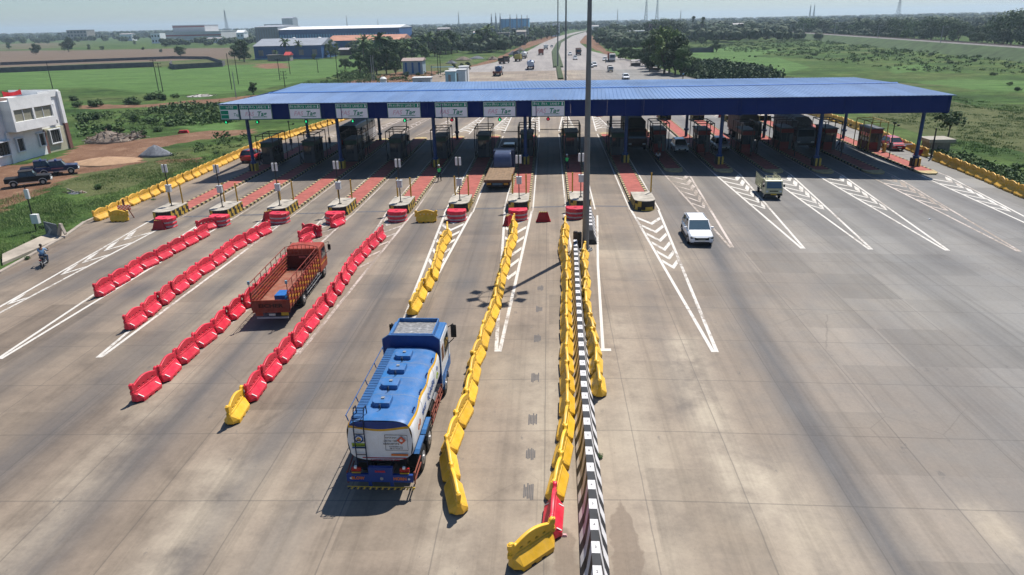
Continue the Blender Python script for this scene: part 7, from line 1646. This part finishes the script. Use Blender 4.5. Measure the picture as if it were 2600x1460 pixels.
def heap(name, label, cat, u, v, wpx, hpx, m, seed, flat=1.0, sticks=None, g=terrain):
    p = at(u, v, None, g); r = px_m(p, wpx)/2; h = px_m(p, hpx)*1.05; rng = random.Random(seed); t = thing(name, label, cat, (p.x, p.y+r*.3, p.z-.05)); mb = MB(); n = 20; rings = []
    for j in range(7):
        q = j/6; rings.append([(r*(1-q)*math.cos(2*math.pi*k/n)*(1+.12*math.sin(3*k+seed)+rng.uniform(-.04, .04)), r*.75*(1-q)*math.sin(2*math.pi*k/n)*(1+.1*math.cos(2*k)), h*(1-(1-q)**1.3)*(1+rng.uniform(-.04, .04))) for k in range(n)])
    mb.loft(rings); part('mound', mb, m, t, smooth=True)
    if sticks:
        mb = MB()
        for k in range(sticks):
            a = rng.uniform(0, 7); q = rng.random()**.5; c = Vector((r*q*math.cos(a), r*.7*q*math.sin(a), h*(1-q)*1.1+.1)); d_ = Vector((rng.uniform(-1, 1), rng.uniform(-1, 1), rng.uniform(-.25, .3)))*rng.uniform(.4, 1.3); mb.bar(c-d_, c+d_, rng.uniform(.04, .09), k % 3)
        part('planks', mb, [mat('wood_grey', (.30, .26, .22), .9), mat('wood_brown', (.17, .11, .08), .9), mat('wood_pale', (.42, .36, .29), .9)], t)
    return t
GRAVEL = mat('gravel_grey', (.16, .17, .19), .95, var=.3, vs=4, bump=.8); SAND = mat('sand_orange', (.36, .23, .14), .95, var=.2, vs=1.5, bump=.3); RUB = mat('rubble_brown', (.20, .16, .13), .95, var=.4, vs=3, bump=1)
heap('gravel_heap', 'cone of grey gravel on the dirt yard left of the plaza', 'gravel heap', 386, 393, 84, 26, GRAVEL, 1)
heap('sand_heap', 'low spread of orange sand before the white building', 'sand heap', 250, 412, 180, 13, SAND, 2)
heap('timber_pile', 'tangled pile of scrap planks beside the white building', 'wood pile', 265, 358, 120, 26, RUB, 3, sticks=130)
heap('timber_pile', 'smaller pile of pale scrap planks right of the tangled pile', 'wood pile', 335, 348, 44, 14, RUB, 4, sticks=46)
heap('rubble_heap', 'grey rubble with white slab in the grass left of the plaza', 'rubble', 185, 488, 46, 6, GRAVEL, 5, sticks=8)
heap('rubble_heap', 'pale rubble beside the track at the paddy edge', 'rubble', 500, 243, 70, 5, mat('rubble_white', (.42, .40, .37), .9), 6, sticks=20)
for k, (u, v, w_, h) in enumerate(((1135, 160, 30, 8), (1165, 152, 44, 9), (1200, 148, 40, 7), (1240, 150, 30, 8), (1290, 138, 26, 9), (1310, 128, 24, 8))):
    heap('scrap_heap', '%s heap of scrap in the line left of the far highway' % ORD[k], 'scrap heap', u, v, w_, h, RUB if k % 2 else GRAVEL, 20+k, sticks=30)
p = land(462, 335); mb = MB(); mb.frus((-.9, -.5, .9, .5), (-.6, -.3, .7, .35), 0, .5); o = part('red_sheet', mb, mat('red_cloth', (.42, .02, .03), .8), None, (p.x, p.y, p.z), .2); tag(o, 'crumpled red sheet lying by the dirt track', 'tarpaulin')
# control post, broken chevron sign at the left kerb
p = land(92, 582); t = thing('control_post', 'black post with two white boxes in the grass by the left kerb', 'sensor post', (p.x, p.y, p.z))
mb = MB(); mb.cyl((0, 0, 0), (0, 0, 4.3), .055, 0, 8); part('pole', mb, POST, t); mb = MB(); mb.box(-.14, -.1, 3.0, .22, .1, 3.85); part('upper_box', mb, WHITE, t, bevel=.02); mb = MB(); mb.box(-.1, -.2, .75, .55, .15, 1.6); part('lower_box', mb, WHITE, t, bevel=.02)
p = land(142, 598); t = thing('broken_sign', 'weathered grey arrow panel and bent concrete kerb piece by the footpath', 'sign panel', (p.x, p.y, p.z), -.5); SG = mat('panel_slate', (.13, .14, .15), .8, var=.3); mb = MB(); mb.box(-1.5, -.05, .05, .5, .05, 1.25); part('panel', mb, SG, t)
mb = MB(); mb.prism([(-1.3, .2), (-.9, .2), (-.3, .65), (-.9, 1.1), (-1.3, 1.1), (-.75, .65)], 'y', -.062, -.05); part('arrow', mb, mat('arrow_grey', (.30, .30, .29), .8), t); mb = MB(); mb.bar((.4, 0, 0), (.9, .2, 1.3), .16); mb.bar((.85, .2, 1.25), (1.5, .1, .5), .14); part('bent_post', mb, KERB, t)
# ============================================================ distant buildings (each given by picture columns, top row and real distance)
def ptY(u, v, Y): d_ = ray(u, v); t_ = Y/d_.y; return Vector((d_.x*t_, Y, CAM_H+d_.z*t_))
def block_b(u0, u1, vt, Y, dep, name, label, m, roof=None, roofh=0.0, wins=None, cat='building', z0=None, top=None, bands=()):
    a, c = ptY(u0, vt, Y), ptY(u1, vt, Y); zt = (a.z+c.z)/2 if top is None else top; zb = terrain(a.x, Y) if z0 is None else z0; w_ = c.x-a.x; h = zt-zb
    t = thing(name, label, cat, ((a.x+c.x)/2, Y, zb-.1)); mb = MB(); mb.box(-w_/2, 0, 0, w_/2, dep, h+.1); part('wall', mb, m, t)
    if roof is not None:
        mb = MB(); mb.prism([(-.5, h+.1), (dep/2, h+.12+roofh), (dep+.5, h+.1)] if roofh else [(-.4, h+.1), (dep+.4, h+.1), (dep+.4, h+.5), (-.4, h+.5)], 'x', -w_/2-.4, w_/2+.4); part('roof', mb, roof, t)
    if wins:
        nx_, nz, wm, fw, fh = wins
        for i in range(nx_):
            for j in range(nz):
                x = -w_/2+w_*(i+.5)/nx_; z = h*(j+.5)/nz; mb = MB(); mb.box(x-w_*fw/nx_/2, -.12, z-h*fh/nz/2, x+w_*fw/nx_/2, -.01, z+h*fh/nz/2); part('window', mb, wm, t)
    for (f0, f1, bm_) in bands: mb = MB(); mb.box(-w_/2-.05, -.3, h*f0, w_/2+.05, -.13, h*f1); part('band', mb, bm_, t)
    return t
FW = mat('factory_white', (.50, .50, .50), .7, var=.06, vs=.1); FR_ = mat('factory_red', (.30, .06, .06), .7); FB = mat('shed_blue', (.03, .10, .26), .6, var=.15, vs=.2); FBL = mat('shed_light_blue', (.10, .30, .48), .6, var=.1, vs=.2); FG = mat('shed_grey', (.26, .28, .31), .7, var=.15, vs=.2); FO = mat('rust_roof', (.42, .20, .13), .8, var=.3, vs=.15); CON = mat('raw_concrete', (.25, .23, .21), .9, var=.25, vs=.3); TIN = mat('tin_roof', (.36, .33, .32), .6, var=.3, vs=.4); BRK = mat('dark_brick', (.12, .09, .08), .9, var=.3, vs=.5); PNK = mat('wall_pink', (.42, .26, .24), .8)
block_b(416, 555, 80, 930, 60, 'factory', 'wide lower block of the white stepped factory on the left horizon', FW, FW, 0, None, bands=((.60, .74, FR_), (.22, .30, TRIM)))
block_b(433, 514, 64, 945, 40, 'factory', 'tall upper hall of the white stepped factory with red line under its roof', FW, FG, 0, None, bands=((.90, .96, FR_),))
block_b(378, 401, 84, 900, 14, 'white_house', 'small white house with dark windows left of the factory', TRIM, None, 0, (3, 2, WIN, .45, .4))
block_b(594, 612, 82, 760, 12, 'white_house', 'small white gabled house left of the long warehouse', TRIM, TRIM, 2.5, (2, 2, WIN, .25, .3))
block_b(166, 216, 76, 1300, 25, 'concrete_building', 'unfinished grey concrete block on the far left horizon', CON, CON, 0, (6, 3, WIN, .6, .5))
block_b(708, 735, 46, 1900, 40, 'tower_block', 'grey tower block on the skyline above the long warehouse', FG, FG, 3, (4, 6, WIN, .25, .4)); block_b(664, 707, 61, 1920, 30, 'low_block', 'low grey wing left of the skyline tower block', FG, FG, 0, (8, 2, WIN, .4, .4))
t = block_b(700, 1004, 72, 640, 60, 'warehouse', 'very long warehouse with white roof and blue and white window strip', FB, TRIM, 2.2, (44, 1, FBL, .62, .42)); block_b(640, 698, 68, 640, 60, 'warehouse_end', 'grey ribbed end hall at the left of the long warehouse', FG, FG, 1.5, (9, 1, CON, .3, .8))
t = block_b(637, 807, 115, 405, 30, 'blue_shed', 'dark blue shed with grey roof and palms in front', FB, FG, 3.6, (5, 1, CON, .35, .4), bands=((.02, .10, FBL),))
block_b(822, 1012, 101, 500, 34, 'rust_roof_shed', 'blue shed under a long rusty orange roof', mat('shed_teal', (.02, .12, .24), .6), FO, 3.2, (8, 1, FB, .3, .4))
block_b(672, 725, 140, 385, 5, 'guard_wall', 'low grey wall building in front of the blue shed', CON, CON, 0, None); p = ptY(723, 131, 384)
block_b(716, 728, 139, 383, 5, 'gatehouse', 'tiny gatehouse with red hipped roof before the blue shed', CON, mat('roof_tile_red', (.5, .06, .06), .7), 1.6, None)
for u, v, lb in ((672, 131, 'white round water tank on the blue shed yard'), (740, 95, 'white round water tank above the blue shed roof'), (804, 94, 'white round water tank at the right end of the blue shed')):
    q = ptY(u, v+4, 420); t = thing('water_tank', lb, 'water tank', (q.x, q.y, q.z-1.2)); mb = MB(); mb.cyl((0, 0, 0), (0, 0, 1.9), 1.1, 0, 14); mb.cyl((0, 0, 1.9), (0, 0, 2.3), 1.1, 0, 14, .4); part('tank', mb, WHITE, t); mb = MB(); g0 = terrain(q.x, q.y)-q.z+1.2
    for sx in (-.7, .7):
        for sy in (-.7, .7): mb.bar((sx, sy, g0), (sx, sy, 0), .1)
    part('legs', mb, FG, t)
block_b(852, 885, 125, 440, 8, 'tin_shed', 'small shed with pale tin roof below the rusty roof', BRK, TIN, 1.0, None)
t = block_b(1258, 1330, 48, 900, 40, 'blue_tower', 'tall bright blue clad factory building left of the highway', FBL, FB, 0, (8, 5, FB, .10, .95)); block_b(1270, 1345, 72, 890, 8, 'blue_annex', 'lower blue annex with white stripe below the tall blue building', FB, TRIM, 0, None)
block_b(1247, 1280, 84, 560, 14, 'concrete_house', 'raw concrete and brick house among trees below the blue building', CON, CON, 0, (3, 2, WIN, .4, .4)); block_b(1389, 1408, 60, 820, 14, 'white_tower_house', 'narrow white building beside the left side of the far highway', TRIM, TRIM, 0, (2, 3, WIN, .2, .2))
block_b(1012, 1062, 153, 262, 7, 'tin_hut', 'blue and white hut with brown tin roof behind the canopy left', mat('hut_grey_blue', (.28, .36, .40), .7), mat('hut_roof', (.33, .25, .22), .7, var=.3), .9, (3, 1, mat('door_blue', (.02, .11, .30), .6), .3, .8))
block_b(1583, 1625, 79, 580, 12, 'brick_house', 'dark brick house with a white slab roof right of the highway', BRK, TRIM, 0, (4, 2, WIN, .4, .4)); block_b(1545, 1575, 91, 480, 9, 'brick_house', 'low dark brick house left of the slab-roofed one', BRK, CON, 0, (3, 1, WIN, .3, .4)); block_b(1634, 1660, 60, 620, 14, 'pink_house', 'tall pinkish house rising out of trees right of the highway', PNK, CON, 0, (4, 3, WIN, .4, .4))
for k, (u0, u1, v, Y, m, lb) in enumerate(((1845, 1872, 61, 900, TRIM, 'white low house row among the trees of the right horizon'), (1955, 1990, 66, 800, PNK, 'pale unfinished house beside the railway on the right'), (1300, 1322, 80, 560, TIN, 'low tin roofed house along the left of the far highway'), (300, 330, 86, 1150, TRIM, 'row of low white sheds left of the factory'), (520, 556, 97, 860, TRIM, 'flat white-roofed shed in front of the stepped factory'), (1100, 1130, 72, 900, PNK, 'pink roofed house on the horizon above the palms'), (558, 590, 83, 980, PNK, 'low pink-roofed houses right of the stepped factory'), (1190, 1210, 82, 700, FBL, 'pale green roofed shed left of the tall blue building'), (1490, 1506, 66, 1000, TRIM, 'white roofed house on the right of the vanishing highway'))):
    block_b(u0, u1, v, Y, 14, 'far_house', lb, m, TIN if m is not TIN else CON, 1.2, (3, 1, WIN, .3, .35))
# containers and tanks just behind the canopy
def crate(u, v, Y, w_, h, dp, m, label, name='site_cabin', cat='cabin', z=None):
    q = ptY(u, v, Y); zt = q.z; t = thing(name, label, cat, (q.x, q.y, gz(q.x, Y) if z is None else z)); hh = zt-t.location.z; mb = MB(); mb.box(-w_/2, 0, hh-h if False else 0, w_/2, dp, max(1.0, hh)); part('wall', mb, m, t, bevel=.03)
    mb = MB(); mb.box(-w_/2-.15, -.15, max(1.0, hh), w_/2+.15, dp+.15, max(1.0, hh)+.12); part('roof', mb, WHITE, t); mb = MB(); mb.box(-w_*.2, -.04, .2, w_*.05, -.003, max(1, hh)*.8); part('door', mb, CON, t); return t
crate(1165, 168, 196, 2.4, 3, 3, WHITE, 'tall white site cabin just behind the canopy, rightmost of three'); crate(1150, 176, 192, 4.2, 3, 3, mat('cabin_pale', (.50, .56, .60), .6), 'pale blue and white site cabin left of the tall white one'); crate(1132, 180, 188, 2.6, 2.4, 2.5, mat('cabin_aqua', (.28, .48, .56), .6), 'small aqua site cabin with blue awning behind the canopy')
crate(1060, 196, 180, 4.5, 2.4, 3, mat('cabin_grey', (.38, .42, .45), .7), 'low grey shed behind the canopy left of the site cabins'); crate(1136, 173, 205, 1.6, 1.6, 1.6, WHITE, 'small white tank box above the aqua site cabin', 'water_tank', 'water tank')
q = at(965, 210); t = thing('water_tank', 'white ribbed water tank behind the canopy near the twin poles', 'water tank', (q.x, q.y, -1.2)); mb = MB(); mb.loft([[(r*math.cos(2*math.pi*k/16), r*math.sin(2*math.pi*k/16), z) for k in range(16)] for z, r in ((0, .9), (.6, 1.0), (.7, .93), (1.3, 1.0), (1.4, .93), (2.2, 1.0), (2.5, .7), (2.7, .4))]); part('tank', mb, WHITE, t)
p = at(1118, 196); mb = MB(); mb.box(-4, -.4, 3.0, 3, .4, 3.1); o = part('awning', mb, FBL); o.location = (p.x, p.y, 0); mb = MB(); [mb.bar((x, 0, -.5), (x, 0, 3), .06) for x in (-3.8, 2.8)]; part('post', mb, GREY, o); tag(o, 'long light blue awning on posts left of the site cabins', 'awning')
for u, v, w_, h, m, lb in ((1592, 166, 26, 14, TIN, 'roadside stall with pale tin roof on the right shoulder'), (1640, 176, 30, 10, mat('stall_blue', (.20, .34, .42), .7), 'low stall covered with blue and white sheets under the right trees')):
    p = at(u, v); ww = px_m(p, w_); hh = px_m(p, h); t = thing('roadside_stall', lb, 'stall', (p.x+ww*.3, p.y, p.z)); mb = MB(); mb.prism([(-1.2, hh*.85), (2, hh), (2, hh+.1), (-1.2, hh*.85+.1)], 'x', -ww/2, ww/2); part('roof', mb, m, t)
    mb = MB()
    for x in (-ww/2+.1, 0, ww/2-.1): mb.bar((x, -1.0, 0), (x, -1.0, hh*.86), .06); mb.bar((x, 1.8, 0), (x, 1.8, hh*.97), .06)
    part('posts', mb, BRK, t); mb = MB(); mb.box(-ww/2+.2, .2, 0, ww/2-.2, 1.6, hh*.45); part('counter', mb, BRK, t)
# compound walls
def wall_line(pts, h, label, m, z=-1.5):
    P = [at(u, v, z) for u, v in pts]; t = thing('compound_wall', label, 'wall', (P[0].x, P[0].y, z))
    for i in range(len(P)-1):
        a, c = P[i]-P[0], P[i+1]-P[0]; d_ = (c-a).normalized(); n_ = Vector((-d_.y, d_.x, 0))*.12; mb = MB(); vs_ = [a-n_, c-n_, c+n_, a+n_]
        mb.add([(q.x, q.y, -.2) for q in vs_]+[(q.x, q.y, h) for q in vs_], [(3,2,1,0),(4,5,6,7),(0,1,5,4),(1,2,6,5),(2,3,7,6),(3,0,4,7)]); part('panel_run', mb, m, t)
    return t
WL = mat('compound_concrete', (.10, .10, .11), .9, var=.25, vs=.5)
wall_line([(-260, 199), (5, 183), (388, 168)], 2.2, 'nearer dark compound wall along the paddy field on the left', WL); wall_line([(-260, 181), (5, 164), (435, 148), (525, 149), (566, 163)], 1.6, 'farther compound wall edging the brown ploughed field', WL); wall_line([(433, 163), (428, 171), (440, 175), (560, 168), (566, 163)], 2.2, 'short compound wall enclosing grass left of the tall poles', WL)
p = ptY(1742, 123, 330); wall_line([(1730, 133), (1795, 131)], 2.4, 'dark wall strip in the right-hand meadow', WL)
block_b(2342, 2392, 358, 92, 2.2, 'brick_kiosk', 'small grey brick box beyond the right edge barriers', mat('kiosk_grey', (.22, .20, .17), .9, var=.3, vs=1.5), mat('kiosk_top', (.33, .30, .25), .9), 0, None, z0=-1.7)
t = thing('black_post', 'thick black post standing by the gap in the right edge barriers', 'post', (45.7, 86.2, gz(45.7))); mb = MB(); mb.cyl((0, 0, 0), (0, 0, 3.6), .12, 0, 10, .07); part('pole', mb, POST, t); mb = MB(); mb.box(-.3, -.3, 0, .3, .3, .12); part('base', mb, GREY, t)
# utility poles
def upole(S_, h, label, cross=0, m=None, r=.13, lean=0):
    u, v = S_[0]/K, S_[1]/K; p = land(u, v); H_ = px_m(p, h/K)*1.04; t = thing('utility_pole', label, 'utility pole', (p.x, p.y, p.z), 0, 'utility poles left of the highway'); mb = MB(); mb.cyl((0, 0, 0), (lean, 0, H_), r, 0, 7, r*.7); part('pole', mb, m or POST, t)
    if cross:
        mb = MB()
        for k in range(cross): mb.bar((lean-.9, 0, H_-.3-.9*k), (lean+.9, 0, H_-.3-.9*k), .07); [mb.bar((lean+x, 0, H_-.3-.9*k), (lean+x, 0, H_-.3-.9*k+.3), .06) for x in (-.8, 0, .8)]
        part('crossarm', mb, POST, t)
for S_, h, lb, c, k in (((134, 225), 65, 'dark utility pole rising behind the white building roof', 0, 0), ((403, 231), 73, 'left one of two close dark poles in the paddy field', 1, 0), ((414, 233), 68, 'right one of two close poles in the paddy field', 2, 0), ((589, 227), 84, 'tallest dark pole left of the canopy', 0, 0), ((606, 214), 74, 'dark pole just right of the tallest one left of the canopy', 1, 0), ((600, 249), 62, 'thin grey pole near the left corner of the canopy', 0, 1),
    ((711, 204), 51, 'dark pole behind the canopy left of the cross-armed pole', 1, 0), ((724, 222), 39, 'short black pole with three crossarms above the canopy roof', 3, 0), ((737, 188), 45, 'dark pole in the paddy right of the cross-armed pole', 1, 0), ((808, 185), 33, 'short dark pole before the blue shed right end', 1, 0), ((859, 209), 68, 'dark pole left of the grove behind the canopy', 1, 0),
    ((946, 207), 62, 'left pole of the twin pale poles in front of the grove', 1, 1), ((951, 207), 60, 'right pole of the twin pale poles in front of the grove', 1, 1), ((1113, 191), 52, 'left pole of the transformer frame behind the site cabins', 2, 0), ((1119, 190), 50, 'right pole of the transformer frame behind the site cabins', 2, 0), ((1097, 199), 30, 'short black post left of the transformer frame', 0, 0)):
    upole(S_, h, lb, c, GREY if k else None)
# lattice towers on the skyline
def lattice(u, vt, Y, w_, label, cat='lattice tower', stay=False):
    q = ptY(u, vt, Y); zb = -1.0; H_ = q.z-zb; t = thing('lattice_tower', label, cat, (q.x, Y, zb), 0, 'lattice towers on the skyline'); mb = MB(); r = max(.22, Y/5200.0)
    for sx in (-1, 1):
        for sy in (-1, 1): mb.bar((sx*w_, sy*w_, 0), (sx*w_*.15, sy*w_*.15, H_), r)
    n = 10
    for k in range(n):
        a, c = 1-.85*k/n, 1-.85*(k+1)/n
        for sy in (-1, 1): mb.bar((-w_*a, sy*w_*a, H_*k/n), (w_*c, sy*w_*c, H_*(k+1)/n), r*.7); mb.bar((w_*a, sy*w_*a, H_*k/n), (-w_*c, sy*w_*c, H_*(k+1)/n), r*.7)
    part('lattice', mb, mat('tower_grey', (.30, .32, .34), .6), t); mb = MB(); mb.cyl((0, 0, H_), (0, 0, H_+2.5), r*1.2, 0, 6); part('antenna', mb, GREY, t)
for u, vt, Y, w_, lb in ((564, 27, 1500, 3.4, 'lattice tower on the skyline right of the stepped factory'), (871, 41, 2000, 1.2, 'thin mast tower above the long warehouse right part'), (1153, 32, 1600, 1.6, 'thin lattice tower above the palm grove'), (1627, -6, 1300, 3.2, 'tall lattice tower rising out of the frame, left of a pair'), (1655, -8, 1500, 3.2, 'tall pale lattice tower rising out of the frame, right of a pair'), (1713, 27, 1900, 1.5, 'small thin tower right of the tall pair'), (1554, 25, 1900, 1.4, 'small thin tower just right of the lamp mast'), (2040, 14, 1700, 2.0, 'left tower of the short pair on the right skyline'), (2050, 12, 1800, 2.0, 'right tower of the short pair on the right skyline'), (2266, -5, 1200, 4.0, 'wide lattice tower above the railway trees, cut by the frame'), (950, 50, 2200, 1.0, 'faint thin mast far above the grove')):
    lattice(u, vt, Y, w_, lb)
for k, (u, vt) in enumerate(((1236, 42), (1247, 40), (1258, 41), (1283, 44), (1300, 44), (1312, 45), (1326, 46))): lattice(u, vt, 640, 1.3, '%s scaffold mast from the left around the tall blue building' % ORD[k], 'scaffold mast')
# railway embankment with masts
Pa, Pb = at(2018/K, 81/K, 2.6), at(2600/K, 118.5/K, 2.6); dr = (Pb-Pa).normalized(); nr = Vector((-dr.y, dr.x, 0)); A0, B0 = Pa-dr*260, Pb+dr*260
mb = MB(); L_ = (B0-A0).length; n_ = 40
for k in range(n_):
    a, c = A0+dr*L_*k/n_, A0+dr*L_*(k+1)/n_; v = []
    for q in (a, c):
        for o_, z in ((-13, -1.6), (-4, 2.3), (4, 2.3), (13, -1.6)): v.append((q.x+nr.x*o_, q.y+nr.y*o_, z))
    mb.add(v, [(0, 4, 5, 1), (1, 5, 6, 2), (2, 6, 7, 3)])
kind(part('railway_embankment', mb, mat('embankment_green', (.05, .085, .03), .95, var=.5, vs=.2)), 'structure')
mb = MB()
for k in range(n_):
    a, c = A0+dr*L_*k/n_, A0+dr*L_*(k+1)/n_; v = []
    for q in (a, c):
        for o_, z in ((-3.6, 2.305), (-3.0, 2.75), (3.0, 2.75), (3.6, 2.305)): v.append((q.x+nr.x*o_, q.y+nr.y*o_, z))
    mb.add(v, [(0, 4, 5, 1), (1, 5, 6, 2), (2, 6, 7, 3)])
o = part('railway_ballast', mb, mat('ballast', (.25, .23, .22), .95, var=.2, vs=.5)); kind(o, 'structure')
mb = MB()
for o_ in (-2.3, -.8, .8, 2.3): a, c = A0+nr*o_, B0+nr*o_; mb.bar((a.x, a.y, 2.82), (c.x, c.y, 2.82), .09)
kind(part('rails', mb, mat('rail_steel', (.16, .12, .10), .5, .4)), 'structure')
for k in range(8):
    q = A0+dr*(140+L_*.75*k/8)-nr*4.2; t = thing('railway_mast', '%s overhead line mast from the far end of the railway' % ORD[k], 'railway mast', (q.x, q.y, 2.2), math.atan2(dr.y, dr.x), 'overhead line masts of the railway'); mb = MB(); mb.bar((0, 0, 0), (0, 0, 7.5), .14); part('pole', mb, GREY, t); mb = MB(); mb.bar((0, 0, 6.6), (0, 3, 6.9), .07); mb.bar((0, 0, 7.4), (0, 3, 6.9), .05); part('bracket', mb, GREY, t)
# small litter on the plaza and edge
for k, (u, v, m) in enumerate(((1420, 1348, 'litter_pink'), (2338, 552, 'litter_white'), (1512, 1150, None))):
    p = at(u, v)
    if m: mb = MB(); mb.frus((-.09, -.06, .09, .06), (-.05, -.04, .06, .03), 0, .07); o = part('litter', mb, mat(m, (.6, .35, .35) if 'pink' in m else (.7, .7, .7), .7), None, tuple(p)); tag(o, 'scrap of %s litter lying on the concrete %s' % (m.split('_')[1], 'left of the banded median' if k == 0 else 'on the right'), 'litter')
    else: BP[2].put((p.x-.12, p.y, p.z), 1.0, 'small green weed growing at the foot of the banded median', 'weeds', scale=(.12, .12, .08))
def haze(dens):
    mb = MB(); mb.box(-9500, -120, -8, 9500, 9400, 75)
    m = bpy.data.materials.new('haze_air'); m.use_nodes = True; n = m.node_tree; n.nodes.clear()
    o = n.nodes.new('ShaderNodeOutputMaterial'); v = n.nodes.new('ShaderNodeVolumePrincipled')
    v.inputs['Color'].default_value = (0.70, 0.87, 1.0, 1); v.inputs['Density'].default_value = dens; v.inputs['Anisotropy'].default_value = 0.2
    n.links.new(v.outputs[0], o.inputs['Volume'])
    kind(part('haze', mb, m), 'stuff')
haze(0.00017)
